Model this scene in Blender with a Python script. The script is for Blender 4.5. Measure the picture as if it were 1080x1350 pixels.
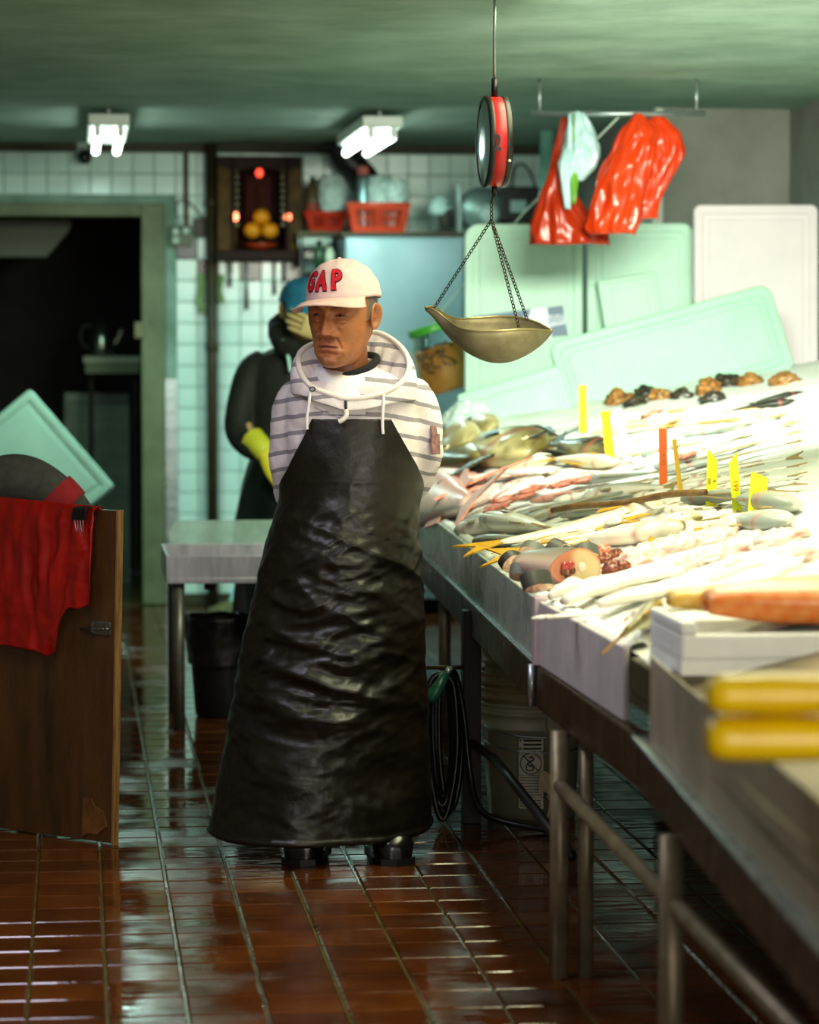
import bpy, bmesh, math, random
from mathutils import Vector, Matrix, noise as mnoise
R = math.radians
random.seed(7)
for o in list(bpy.data.objects):
    bpy.data.objects.remove(o)
scene = bpy.context.scene
COL = scene.collection

# ---------------------------------------------------------------- camera
YAW, CAMH, FPX, HOR = R(6.44), 1.42, 3900.0, 440.0
PITCH = math.atan((675 - HOR) / FPX)
cam_d = bpy.data.cameras.new('camera')
cam = bpy.data.objects.new('camera', cam_d)
COL.objects.link(cam)
cam.location = (0, 0, CAMH)
cam.rotation_euler = (math.pi / 2 - PITCH, 0, -YAW)
cam_d.sensor_fit = 'HORIZONTAL'
cam_d.sensor_width = 36.0
cam_d.lens = 36.0 * FPX / 1080.0
cam_d.clip_end = 200
cam_d.dof.use_dof = True
cam_d.dof.focus_distance = 7.95
cam_d.dof.aperture_fstop = 3.8
scene.camera = cam
scene.view_settings.view_transform = 'Standard'
scene.view_settings.look = 'None'
scene.view_settings.exposure = 0.0
scene.view_settings.gamma = 1.0
scene.view_settings.use_curve_mapping = False

FW = Vector((math.sin(YAW) * math.cos(PITCH), math.cos(YAW) * math.cos(PITCH), -math.sin(PITCH)))
RT = Vector((math.cos(YAW), -math.sin(YAW), 0))
UP = Vector((math.sin(YAW) * math.sin(PITCH), math.cos(YAW) * math.sin(PITCH), math.cos(PITCH)))
FWH = Vector((math.sin(YAW), math.cos(YAW), 0))
CAM = Vector((0, 0, CAMH))

def ray(px, py):
    return FW + RT * ((px - 540) / FPX) - UP * ((py - 675) / FPX)
def onz(px, py, z=0.0):
    r = ray(px, py); return CAM + r * ((z - CAMH) / r.z)
def ony(px, py, y):
    r = ray(px, py); return CAM + r * (y / r.y)
def onx(px, py, x):
    r = ray(px, py); return CAM + r * (x / r.x)
def at(px, py, d):
    r = ray(px, py); return CAM + r * (d / r.dot(FWH))

# ---------------------------------------------------------------- world, lights
w = bpy.data.worlds.new('world'); scene.world = w; w.use_nodes = True
bg = w.node_tree.nodes['Background']
bg.inputs[0].default_value = (0.80, 0.80, 1.0, 1)
bg.inputs[1].default_value = 0.24

def area_light(name, loc, size, size_y, power, color, rot=(0, 0, 0), spread=180):
    d = bpy.data.lights.new(name, 'AREA'); d.shape = 'RECTANGLE'
    d.size = size; d.size_y = size_y; d.energy = power; d.color = color; d.spread = R(spread)
    o = bpy.data.objects.new(name, d); COL.objects.link(o)
    o.location = loc; o.rotation_euler = rot
    return o
# bright shop lamps over the fish counter (above the picture)
area_light('counter_lamp_light', (1.48, 7.0, 2.36), 0.5, 2.6, 50, (1.0, 0.96, 0.60), (0, 0, 0), 150)
area_light('counter_lamp_light', (1.75, 4.9, 2.36), 0.5, 1.6, 14, (1.0, 0.96, 0.60), (0, 0, 0), 150)
area_light('counter_lamp_light', (1.95, 8.5, 2.34), 1.2, 0.5, 74, (0.92, 1.0, 0.80), (R(66), 0, R(-5)), 95)
# added fill light over the aisle, no fixture; brightens fascia and aisle side
area_light('aisle_fill_light', (-0.25, 6.3, 2.36), 0.4, 1.4, 20, (0.88, 0.84, 1.0), (0, R(-8), 0), 160)
# daylight from the open shop front behind the photographer
area_light('shopfront_daylight', (1.5, -0.6, 1.5), 3.0, 1.8, 88, (1.0, 0.90, 0.78), (R(88), 0, R(6)), 130)

# ---------------------------------------------------------------- materials
def lin(c):
    return c / 12.92 if c <= 0.04045 else ((c + 0.055) / 1.055) ** 2.4
def hexc(h):
    h = h.lstrip('#')
    return tuple(lin(int(h[i:i + 2], 16) / 255) for i in (0, 2, 4)) + (1,)
MATS = {}
def M(name, c1, c2=None, nscale=12, rough=0.5, metal=0.0, bump=0.0, bscale=60, rough_var=0.0, trans=0.0,
      emit=0.0, coat=0.0, spec=0.5, alpha=1.0, contrast=(0.35, 0.65), stretch=(1, 1, 1), sss=0.0, bdist=0.01, attr=None, ior=1.45):
    if name in MATS: return MATS[name]
    m = bpy.data.materials.new(name); m.use_nodes = True; MATS[name] = m
    nt = m.node_tree; N = nt.nodes; Lk = nt.links
    b = N['Principled BSDF']
    c1 = hexc(c1) if isinstance(c1, str) else c1
    b.inputs['Base Color'].default_value = c1
    b.inputs['Roughness'].default_value = rough
    b.inputs['Metallic'].default_value = metal
    b.inputs['Specular IOR Level'].default_value = spec
    b.inputs['IOR'].default_value = ior
    b.inputs['Transmission Weight'].default_value = trans
    b.inputs['Coat Weight'].default_value = coat
    b.inputs['Coat Roughness'].default_value = 0.12
    b.inputs['Alpha'].default_value = alpha
    if sss: b.inputs['Subsurface Weight'].default_value = sss; b.inputs['Subsurface Scale'].default_value = 0.01
    if emit:
        b.inputs['Emission Color'].default_value = c1; b.inputs['Emission Strength'].default_value = emit
    tc = N.new('ShaderNodeTexCoord'); mp = N.new('ShaderNodeMapping'); mp.inputs['Scale'].default_value = stretch
    Lk.new(tc.outputs['Object'], mp.inputs['Vector'])
    if c2 is not None:
        c2 = hexc(c2) if isinstance(c2, str) else c2
        n = N.new('ShaderNodeTexNoise'); n.inputs['Scale'].default_value = nscale; n.inputs['Detail'].default_value = 6
        n.inputs['Roughness'].default_value = 0.62
        Lk.new(mp.outputs[0], n.inputs['Vector'])
        r = N.new('ShaderNodeValToRGB'); r.color_ramp.elements[0].position = contrast[0]; r.color_ramp.elements[1].position = contrast[1]
        r.color_ramp.elements[0].color = c1; r.color_ramp.elements[1].color = c2
        Lk.new(n.outputs['Fac'], r.inputs['Fac']); Lk.new(r.outputs['Color'], b.inputs['Base Color'])
    if attr:
        a = N.new('ShaderNodeAttribute'); a.attribute_name = attr
        Lk.new(a.outputs['Color'], b.inputs['Base Color'])
    if rough_var:
        n2 = N.new('ShaderNodeTexNoise'); n2.inputs['Scale'].default_value = nscale * 1.7; n2.inputs['Detail'].default_value = 4
        Lk.new(mp.outputs[0], n2.inputs['Vector'])
        mr = N.new('ShaderNodeMapRange'); mr.inputs['From Min'].default_value = 0.3; mr.inputs['From Max'].default_value = 0.7
        mr.inputs['To Min'].default_value = max(0.02, rough - rough_var); mr.inputs['To Max'].default_value = min(1, rough + rough_var)
        Lk.new(n2.outputs['Fac'], mr.inputs['Value']); Lk.new(mr.outputs[0], b.inputs['Roughness'])
    if bump:
        n3 = N.new('ShaderNodeTexNoise'); n3.inputs['Scale'].default_value = bscale; n3.inputs['Detail'].default_value = 5
        Lk.new(mp.outputs[0], n3.inputs['Vector'])
        bp = N.new('ShaderNodeBump'); bp.inputs['Strength'].default_value = bump; bp.inputs['Distance'].default_value = bdist
        Lk.new(n3.outputs['Fac'], bp.inputs['Height']); Lk.new(bp.outputs['Normal'], b.inputs['Normal'])
    return m

# ---------------------------------------------------------------- mesh helpers
class MB:
    def __init__(s): s.v = []; s.f = []; s.mi = []; s.cur = 0; s.col = None
    def quad(s, *idx): s.f.append(tuple(idx)); s.mi.append(s.cur)
    def addv(s, p): s.v.append(tuple(p)); return len(s.v) - 1
    def box(s, x0, y0, z0, x1, y1, z1, mtx=None):
        b = len(s.v)
        for z in (z0, z1):
            for (x, y) in ((x0, y0), (x1, y0), (x1, y1), (x0, y1)):
                p = Vector((x, y, z)); s.v.append(tuple(mtx @ p if mtx else p))
        for q in ((0, 3, 2, 1), (4, 5, 6, 7), (0, 1, 5, 4), (1, 2, 6, 5), (2, 3, 7, 6), (3, 0, 4, 7)):
            s.quad(*[b + i for i in q])
        return s
    def obox(s, c, size, rot=(0, 0, 0)):
        from mathutils import Euler
        m = Matrix.Translation(c) @ Euler(rot).to_matrix().to_4x4()
        x, y, z = size
        return s.box(-x / 2, -y / 2, -z / 2, x / 2, y / 2, z / 2, m)
    def bar(s, a, b, wd, ht, up=(0, 0, 1)):
        a = Vector(a); b = Vector(b); d = (b - a); L = d.length; d.normalize()
        upv = Vector(up)
        if abs(d.dot(upv)) > 0.99: upv = Vector((1, 0, 0))
        sx = d.cross(upv).normalized(); sz = sx.cross(d)
        m = Matrix((sx, d, sz)).transposed().to_4x4(); m.translation = a
        return s.box(-wd / 2, 0, -ht / 2, wd / 2, L, ht / 2, m)
    def rings(s, rings, closed=True, cap0=True, cap1=True, loop=False):
        n = len(rings[0]); b = len(s.v)
        for r in rings: s.v.extend(tuple(p) for p in r)
        m = len(rings)
        for i in range(m if loop else m - 1):
            i2 = (i + 1) % m
            for j in range(n if closed else n - 1):
                k = (j + 1) % n
                s.quad(b + i * n + j, b + i * n + k, b + i2 * n + k, b + i2 * n + j)
        if closed and not loop:
            if cap0: s.f.append(tuple(b + j for j in reversed(range(n)))); s.mi.append(s.cur)
            if cap1: s.f.append(tuple(b + (m - 1) * n + j for j in range(n))); s.mi.append(s.cur)
        return s
    def tube(s, pts, rad, n=10, cap=True, flat=1.0, loop=False):
        pts = [Vector(p) for p in pts]
        if not hasattr(rad, '__len__'): rad = [rad] * len(pts)
        if len(rad) != len(pts):
            tb = [(k / (len(rad) - 1), r) for k, r in enumerate(rad)]
            rad = [interp(tb, k / (len(pts) - 1)) for k in range(len(pts))]
        rr = []; prev = None
        for i, p in enumerate(pts):
            if loop: t = pts[(i + 1) % len(pts)] - pts[i - 1]
            else: t = pts[min(i + 1, len(pts) - 1)] - pts[max(i - 1, 0)]
            if t.length < 1e-9: t = Vector((0, 0, 1))
            t.normalize()
            if prev is None:
                a = Vector((0, 0, 1)) if abs(t.z) < 0.9 else Vector((1, 0, 0))
                u = t.cross(a).normalized()
            else:
                u = prev - t * prev.dot(t)
                u = u.normalized() if u.length > 1e-6 else t.orthogonal().normalized()
            prev = u; v = t.cross(u)
            rr.append([p + (u * math.cos(2 * math.pi * j / n) + v * (math.sin(2 * math.pi * j / n) * flat)) * rad[i] for j in range(n)])
        return s.rings(rr, True, cap, cap, loop)
    def lathe(s, prof, n=24, c=(0, 0, 0), cap0=True, cap1=True):
        rr = [[(c[0] + r * math.cos(2 * math.pi * j / n), c[1] + r * math.sin(2 * math.pi * j / n), c[2] + z) for j in range(n)] for r, z in prof]
        return s.rings(rr, True, cap0, cap1)
    def prism(s, poly, y0, y1, mtx=None):
        # polygon in x,z extruded along y
        b = len(s.v); n = len(poly)
        for y in (y0, y1):
            for (x, z) in poly:
                p = Vector((x, y, z)); s.v.append(tuple(mtx @ p if mtx else p))
        s.f.append(tuple(b + i for i in range(n))); s.mi.append(s.cur)
        s.f.append(tuple(b + n + i for i in reversed(range(n)))); s.mi.append(s.cur)
        for i in range(n):
            k = (i + 1) % n; s.quad(b + i, b + n + i, b + n + k, b + k)
        return s
    def grid(s, fn, nu, nv):
        b = len(s.v)
        for i in range(nu + 1):
            for j in range(nv + 1): s.v.append(tuple(fn(i / nu, j / nv)))
        for i in range(nu):
            for j in range(nv):
                a = b + i * (nv + 1) + j
                s.quad(a, a + 1, a + nv + 2, a + nv + 1)
        return s
    def sphere(s, c, r, nu=16, nv=10, sc=(1, 1, 1)):
        rr = []
        for i in range(nv + 1):
            th = math.pi * min(max(i / nv, 0.02), 0.98)
            rr.append([(c[0] + r * sc[0] * math.sin(th) * math.cos(2 * math.pi * j / nu), c[1] + r * sc[1] * math.sin(th) * math.sin(2 * math.pi * j / nu), c[2] - r * sc[2] * math.cos(th)) for j in range(nu)])
        return s.rings(rr)
    def mesh(s, name, mats, smooth=True):
        me = bpy.data.meshes.new(name)
        me.from_pydata(s.v, [], s.f)
        if not isinstance(mats, (list, tuple)): mats = [mats]
        for m in mats: me.materials.append(m)
        if len(mats) > 1: me.polygons.foreach_set('material_index', s.mi)
        if smooth: me.polygons.foreach_set('use_smooth', [True] * len(me.polygons))
        if s.col:
            ca = me.color_attributes.new('Col', 'FLOAT_COLOR', 'POINT')
            for i, c in enumerate(s.col): ca.data[i].color = c
        me.update()
        bm = bmesh.new(); bm.from_mesh(me); bmesh.ops.recalc_face_normals(bm, faces=bm.faces); bm.to_mesh(me); bm.free()
        return me
    def build(s, name, mats, parent=None, smooth=False, bev=0.0, sub=0, loc=None, rz=None, solid=0.0, auto=None):
        me = s.mesh(name, mats, smooth)
        o = bpy.data.objects.new(name, me); COL.objects.link(o)
        if parent: o.parent = parent
        if loc is not None: o.location = loc
        if rz is not None: o.rotation_euler = (0, 0, rz)
        if solid:
            md = o.modifiers.new('solid', 'SOLIDIFY'); md.thickness = solid; md.offset = 0
        if bev:
            md = o.modifiers.new('bevel', 'BEVEL'); md.width = bev; md.segments = 2; md.limit_method = 'ANGLE'
        if sub:
            md = o.modifiers.new('sub', 'SUBSURF'); md.levels = sub; md.render_levels = sub
        return o

def tag(o, label, cat, group=None, kind=None):
    if label: o['label'] = label
    if cat: o['category'] = cat
    if group: o['group'] = group
    if kind: o['kind'] = kind
    return o
def thing(name, label, cat, loc=(0, 0, 0), rz=0.0, group=None):
    o = bpy.data.objects.new(name, None); COL.objects.link(o); o.empty_display_size = 0.05
    o.location = loc; o.rotation_euler = (0, 0, rz)
    return tag(o, label, cat, group)
def struct(o):
    o['kind'] = 'structure'; return o
def dup(root, label=None, group=None):
    r = root.copy(); COL.objects.link(r)
    for ch in list(root.children):
        c = ch.copy(); COL.objects.link(c); c.parent = r; c.matrix_parent_inverse = ch.matrix_parent_inverse.copy()
        for g in list(ch.children):
            d = g.copy(); COL.objects.link(d); d.parent = c
    if label: r['label'] = label
    if group: r['group'] = group
    return r
class Frame:
    """local frame at a ground point, x to the picture's right, y away, z up"""
    def __init__(s, o): s.o = Vector(o); s.rz = -YAW
    def p(s, px, py, y=0.0):
        r = ray(px, py); c = s.o + FWH * y
        t = (c - CAM).dot(FWH) / r.dot(FWH)
        q = CAM + r * t - s.o
        return Vector((q.dot(RT), y, q.z))
def lerp(a, b, t): return a + (b - a) * t
def smooth01(t): t = max(0, min(1, t)); return t * t * (3 - 2 * t)
def interp(tab, x):
    if x <= tab[0][0]: return tab[0][1]
    for (a, va), (b, vb) in zip(tab, tab[1:]):
        if x <= b:
            t = (x - a) / (b - a)
            return va + (vb - va) * t if not isinstance(va, tuple) else tuple(p + (q - p) * t for p, q in zip(va, vb))
    return tab[-1][1]
def chaikin(pts, n=2, closed=False):
    pts = [Vector(p) for p in pts]
    for _ in range(n):
        q = [] if closed else [pts[0]]
        for i in range(len(pts) if closed else len(pts) - 1):
            a, b = pts[i], pts[(i + 1) % len(pts)]
            q += [a * 0.75 + b * 0.25, a * 0.25 + b * 0.75]
        if not closed: q.append(pts[-1])
        pts = q
    return pts
def text_mesh(name, body, size, mat, parent, loc, rot=(0, 0, 0), extrude=0.0005, bold=0.0, align='CENTER', squash=1.0):
    cu = bpy.data.curves.new(name, 'FONT'); cu.body = body; cu.size = size; cu.extrude = extrude; cu.offset = bold
    cu.align_x = align; cu.align_y = 'CENTER'
    t = bpy.data.objects.new(name + '_tmp', cu); COL.objects.link(t)
    dg = bpy.context.evaluated_depsgraph_get()
    me = bpy.data.meshes.new_from_object(t.evaluated_get(dg)); me.materials.clear(); me.materials.append(mat)
    bpy.data.objects.remove(t)
    o = bpy.data.objects.new(name, me); COL.objects.link(o); o.parent = parent
    o.location = loc; o.rotation_euler = rot; o.scale = (squash, 1, 1)
    return o
# ================================================================= the setting
YB, CEIL = 15.57, 2.41
XL, XR = -1.4, 3.15
def wall_tile_mat():
    m = M('wall_tile', '#d2efe6', '#bfe2da', nscale=2.2, rough=0.16, rough_var=0.06, bump=0.05, bscale=9, spec=0.5)
    return m
m_tile = wall_tile_mat()
m_tile_dark = M('wall_tile_maroon', '#4a2320', '#38201c', nscale=6, rough=0.2)
m_tile_navy = M('wall_tile_navy', '#27303c', '#1c242c', nscale=6, rough=0.25)
m_grout = M('wall_grout', '#8fae9f', '#6d8a78', nscale=5, rough=0.9)
m_plaster = M('plaster_grey', '#8f9088', '#7d7e76', nscale=3, rough=0.75, bump=0.1, bscale=30)
m_ceil = M('ceiling_paint', '#9fb8a8', '#7f9b88', nscale=2.5, rough=0.85, bump=0.08, bscale=25)
m_trim = M('ceiling_trim', '#3c3a26', '#2a2a1c', nscale=6, rough=0.7)
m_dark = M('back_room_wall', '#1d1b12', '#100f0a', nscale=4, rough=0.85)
m_jamb = M('door_frame_paint', '#6f7a58', '#565f42', nscale=5, rough=0.55, bump=0.06)
m_steel = M('stainless_steel', '#b9c2c4', '#9aa6a8', nscale=5, rough=0.33, rough_var=0.1, metal=0.85, stretch=(1, 1, 6))
m_black = M('black_plastic', '#0d0d0c', None, rough=0.45)

# floor: dark slab, a tile grid on it
def floor_tile_mat(name, c1, c2):
    m = bpy.data.materials.new(name); m.use_nodes = True
    nt = m.node_tree; N = nt.nodes; Lk = nt.links; b = N['Principled BSDF']
    g = N.new('ShaderNodeNewGeometry'); oi = N.new('ShaderNodeObjectInfo')
    n = N.new('ShaderNodeTexNoise'); n.inputs['Scale'].default_value = 5; n.inputs['Detail'].default_value = 7
    Lk.new(g.outputs['Position'], n.inputs['Vector'])
    r = N.new('ShaderNodeValToRGB'); r.color_ramp.elements[0].position = 0.3; r.color_ramp.elements[1].position = 0.72
    r.color_ramp.elements[0].color = hexc(c1); r.color_ramp.elements[1].color = hexc(c2)
    Lk.new(n.outputs['Fac'], r.inputs['Fac'])
    hs = N.new('ShaderNodeHueSaturation'); mr = N.new('ShaderNodeMapRange'); mr.inputs['To Min'].default_value = 0.75; mr.inputs['To Max'].default_value = 1.3
    Lk.new(oi.outputs['Random'], mr.inputs['Value']); Lk.new(mr.outputs[0], hs.inputs['Value'])
    Lk.new(r.outputs['Color'], hs.inputs['Color']); Lk.new(hs.outputs['Color'], b.inputs['Base Color'])
    # water film: mostly mirror-like, some drier spots
    n2 = N.new('ShaderNodeTexNoise'); n2.inputs['Scale'].default_value = 2.6; n2.inputs['Detail'].default_value = 5
    Lk.new(g.outputs['Position'], n2.inputs['Vector'])
    rr = N.new('ShaderNodeValToRGB'); rr.color_ramp.elements[0].position = 0.46; rr.color_ramp.elements[1].position = 0.66
    rr.color_ramp.elements[0].color = (0.05,) * 3 + (1,); rr.color_ramp.elements[1].color = (0.34,) * 3 + (1,)
    Lk.new(n2.outputs['Fac'], rr.inputs['Fac']); Lk.new(rr.outputs['Color'], b.inputs['Roughness'])
    n3 = N.new('ShaderNodeTexNoise'); n3.inputs['Scale'].default_value = 14; n3.inputs['Detail'].default_value = 3
    mp = N.new('ShaderNodeMapping'); mp.inputs['Scale'].default_value = (0.5, 1.6, 1)
    Lk.new(g.outputs['Position'], mp.inputs['Vector']); Lk.new(mp.outputs[0], n3.inputs['Vector'])
    n4 = N.new('ShaderNodeTexNoise'); n4.inputs['Scale'].default_value = 150; n4.inputs['Detail'].default_value = 2
    Lk.new(g.outputs['Position'], n4.inputs['Vector'])
    ad = N.new('ShaderNodeMath'); ad.operation = 'MULTIPLY_ADD'; ad.inputs[1].default_value = 0.06
    Lk.new(n4.outputs['Fac'], ad.inputs[0]); Lk.new(n3.outputs['Fac'], ad.inputs[2])
    bp = N.new('ShaderNodeBump'); bp.inputs['Strength'].default_value = 0.10; bp.inputs['Distance'].default_value = 0.012
    Lk.new(ad.outputs[0], bp.inputs['Height']); Lk.new(bp.outputs['Normal'], b.inputs['Normal'])
    b.inputs['Specular IOR Level'].default_value = 0.6
    return m
m_ftile = floor_tile_mat('quarry_tile_wet', '#391908', '#572d0e')
m_fgrout = M('floor_grout_wet', '#5e5526', '#37301a', nscale=9, rough=0.2, bump=0.2, bscale=60)

floor = struct(MB().box(XL, -3, -0.1, XR, YB + 0.1, -0.006).build('floor', m_fgrout))
PX, PY, TX, TY = 0.167, 0.169, 0.225, 7.638
tm = MB()
hx, hy, bv = (PX - 0.007) / 2, (PY - 0.007) / 2, 0.004
tm.rings([[(-hx, -hy, -0.012), (hx, -hy, -0.012), (hx, hy, -0.012), (-hx, hy, -0.012)],
          [(-hx, -hy, -0.0035), (hx, -hy, -0.0035), (hx, hy, -0.0035), (-hx, hy, -0.0035)],
          [(-hx + bv, -hy + bv, 0), (hx - bv, -hy + bv, 0), (hx - bv, hy - bv, 0), (-hx + bv, hy - bv, 0)]])
tile_me = tm.mesh('floor_tile', m_ftile, False)
rest = MB(); near = []
for i in range(-10, 19):
    for j in range(-64, 47):
        cx, cy = TX + (i + .5) * PX, TY + (j + .5) * PY
        if cx < XL + .08 or cx > XR - .08 or cy > YB - .09: continue
        d = Vector((cx, cy, -CAMH)); fz = d.dot(FW)
        vis = False
        if fz > 0.5:
            px, py = 540 + FPX * d.dot(RT) / fz, 675 - FPX * d.dot(UP) / fz
            vis = -40 < px < 1120 and py < 1380 and not (px > 800 + (1168 - py) * -0.9 + 260)
        if vis: near.append((cy, cx))
        else:
            b = len(rest.v)
            for (x, y, z) in [v.co for v in tile_me.vertices]:
                rest.v.append((x + cx, y + cy, z))
            for p in tile_me.polygons: rest.f.append(tuple(b + k for k in p.vertices)); rest.mi.append(0)
near.sort()
for k, (cy, cx) in enumerate(near):
    if k < 300:
        o = bpy.data.objects.new('floor_tile', tile_me); COL.objects.link(o); o.parent = floor
        o.location = (cx, cy, random.uniform(-0.0006, 0.0006))
        o.rotation_euler = (random.gauss(0, .0022), random.gauss(0, .0022), 0)
    else:
        b = len(rest.v)
        a1, a2 = random.gauss(0, .0022), random.gauss(0, .0022)
        for v in tile_me.vertices: rest.v.append((v.co.x + cx, v.co.y + cy, v.co.z + v.co.x * a1 + v.co.y * a2))
        for p in tile_me.polygons: rest.f.append(tuple(b + q for q in p.vertices)); rest.mi.append(0)
ro = rest.build('floor_tile_field', m_ftile, floor); ro['kind'] = 'stuff'

# back wall with the doorway, tiled
DX0, DX1, DZ = -0.62, 0.345, 2.03           # clear opening
wb = MB()
wb.box(XL, YB + 0.012, -0.05, DX0 - .12, YB + 0.14, CEIL)
wb.box(DX1 + .12, YB + 0.012, -0.05, XR, YB + 0.14, CEIL)
wb.box(DX0 - .12, YB + 0.012, DZ + .02, DX1 + .12, YB + 0.14, CEIL)
wall_back = struct(wb.build('wall_back', m_grout))
P = 0.1112
tb = MB(); h = (P - 0.004) / 2; e = 0.003
tb.rings([[(-h, 0.014, -h), (h, 0.014, -h), (h, 0.014, h), (-h, 0.014, h)],
          [(-h, 0.003, -h), (h, 0.003, -h), (h, 0.003, h), (-h, 0.003, h)],
          [(-h + e, 0, -h + e), (h - e, 0, -h + e), (h - e, 0, h - e), (-h + e, 0, h - e)]])
wt = {k: tb.mesh('wall_tile', mm, False) for k, mm in (('w', m_tile), ('d', m_tile_dark), ('n', m_tile_navy))}
rest = MB(); cand = []
ZR = ony(250, 356, YB).z     # centre of the maroon checker row
for i in range(-17, 26):
    for j in range(-18, 9):
        cx, cz = 0.528 + P * (i + .5), ZR + P * j
        if cz < 0.05 or cz > CEIL - 0.03 or cx < XL + .05 or cx > XR - .05: continue
        if DX0 - .17 < cx < DX1 + .175 and cz < DZ + .09: continue
        d = Vector((cx, YB, cz - CAMH)); fz = d.dot(FW)
        px, py = 540 + FPX * d.dot(RT) / fz, 675 - FPX * d.dot(UP) / fz
        k = 'd' if j == 0 and i % 2 == 1 and cx > .5 else ('n' if j == 1 and i == 0 else 'w')
        hid = (360 < px < 590 and py > 470) or (455 < px < 612 and py > 320) or px > 715 or px < -12 or (px > 600 and py > 300)
        cand.append((hid, py, cx, cz, k))
cand.sort(key=lambda c: (c[0], c[1]))
for n_, (hid, py, cx, cz, k) in enumerate(cand):
    if (not hid and n_ < 300) or k != 'w':
        o = bpy.data.objects.new('wall_tile', wt[k]); COL.objects.link(o); o.parent = wall_back
        o.location = (cx, YB, cz); o.rotation_euler = (random.gauss(0, .004), 0, random.gauss(0, .004))
    else:
        b = len(rest.v)
        for v in wt['w'].vertices: rest.v.append((v.co.x + cx, v.co.y + YB, v.co.z + cz))
        for p in wt['w'].polygons: rest.f.append(tuple(b + q for q in p.vertices)); rest.mi.append(0)
ro = rest.build('wall_tile_field', m_tile, wall_back); ro['kind'] = 'stuff'

# door frame, and tiled reveal on its right
dj = MB()
dj.box(DX1, YB - .03, 0, DX1 + .125, YB + .16, DZ + .07)
dj.box(DX0 - .125, YB - .03, 0, DX0, YB + .16, DZ + .07)
dj.box(DX0, YB - .03, DZ, DX1, YB + .16, DZ + .07)
door1 = struct(dj.build('door_1', m_jamb, bev=.006))
# dark room beyond the doorway
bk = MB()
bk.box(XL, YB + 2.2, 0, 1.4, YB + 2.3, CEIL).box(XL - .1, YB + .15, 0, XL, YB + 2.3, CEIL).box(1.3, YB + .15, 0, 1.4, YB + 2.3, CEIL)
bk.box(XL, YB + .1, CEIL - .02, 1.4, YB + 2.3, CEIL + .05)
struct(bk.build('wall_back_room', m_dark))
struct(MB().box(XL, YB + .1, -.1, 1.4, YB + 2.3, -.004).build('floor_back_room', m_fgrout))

struct(MB().box(XL - .1, 3.0, CEIL, XR + .1, YB + .14, CEIL + .1).build('ceiling', m_ceil))
struct(MB().box(XL - .1, 2.0, -.05, XL, YB + .14, CEIL).build('wall_left', m_plaster))
struct(MB().box(XR, 2.0, -.05, XR + .1, YB + .14, CEIL).build('wall_right', m_plaster))
# dark painted beam along the top of the tiled wall
struct(MB().box(XL, YB - .05, CEIL - .045, XR, YB + .012, CEIL).build('trim_1', m_trim, bev=.004))
struct(MB().box(DX1 + .125, YB - .012, 0, XR, YB + .012, .055).build('baseboard_back', m_trim, bev=.003))
# grey partition on the right behind the counter
gx = at(880, 230, 13.0).x
struct(MB().box(gx, 12.9, 0, XR, YB, CEIL).build('wall_partition', m_plaster))
struct(MB().box(gx - .035, 12.88, 0, gx, 12.96, CEIL).build('trim_2', M('trim_white', '#d8d8cc', rough=.6), bev=.004))

# fluorescent lamps
m_tube = M('fluorescent_tube', (0.86, 1.0, 0.93, 1), emit=9.0)
m_lamp = M('lamp_enamel', '#cfd8d0', rough=0.4)
def fluoro(px, py, label, power):
    e = onz(px, py, 2.29)
    t = thing('fluorescent_lamp', label, 'lamp', (e.x, e.y, 2.33), 0, 'ceiling fluorescent lamps')
    MB().box(-.09, -1.24, .0, .09, .04, .05).build('housing', m_lamp, t, bev=.006)
    for s in (-1, 1):
        MB().tube([(s * .05, .0, -.04), (s * .05, -1.2, -.04)], .0165, 12).build('tube', m_tube, t, smooth=True)
        for y in (0, -1.2): MB().box(s * .05 - .014, y - .012, -.05, s * .05 + .014, y + .012, 0).build('lamp_holder', m_lamp, t)
    for y in (-.1, -1.1): MB().tube([(0, y, .05), (0, y, .08)], .006, 6).build('hanger', m_lamp, t)
    return t
fluoro(140, 200, 'twin-tube fluorescent ceiling lamp above the dark doorway', 60)
fluoro(470, 202, 'twin-tube fluorescent ceiling lamp above the orange baskets', 60)
area_light('fluorescent_light', (0.15, 13.8, 2.24), .16, 1.2, 27, (0.60, 1.0, 0.87))
area_light('fluorescent_light', (1.38, 13.8, 2.24), .16, 1.2, 27, (0.60, 1.0, 0.87))
# ================================================================= fish counter
LIP = [(2.4, 0.86), (4.05, 0.95), (5.55, 1.075), (5.75, 1.085), (6.82, 1.073), (10.54, 1.222), (12.75, 1.31)]
ZL = 0.80
def xlip(y): return interp(LIP, y)
def zbed(x, y):
    d = max(0.0, x - xlip(y) - 0.03)
    return ZL - 0.015 + lerp(.25, .15, smooth01((y - 8) / 4.4)) * d + .235 * smooth01((y - 8.6) / 3.0) * smooth01(d / .22)
def onbed(px, py, dz=0.0):
    r = ray(px, py); lo, hi = 3.0, 13.5
    prev = None
    t = lo
    while t < hi:
        p = CAM + r * t
        if p.z < zbed(p.x, p.y) + dz and p.x > xlip(p.y) - 0.4: break
        t += 0.02
    a, b = t - 0.02, t
    for _ in range(20):
        m = (a + b) / 2; p = CAM + r * m
        if p.z < zbed(p.x, p.y) + dz: b = m
        else: a = m
    return CAM + r * b
def bed_normal(p):
    e = .05; z = zbed(p.x, p.y)
    return Vector((-(zbed(p.x + e, p.y) - zbed(p.x - e, p.y)) / (2 * e), -(zbed(p.x, p.y + e) - zbed(p.x, p.y - e)) / (2 * e), 1)).normalized()
m_foam = M('styrofoam', '#f2f4ee', '#e4e8e0', nscale=8, rough=0.75, bump=0.12, bscale=220, bdist=.004)
m_foamg = M('foam_box_wet', '#ccf2de', '#bce6d0', nscale=3, rough=0.5, bump=0.08, bscale=90, bdist=.004)
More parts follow.
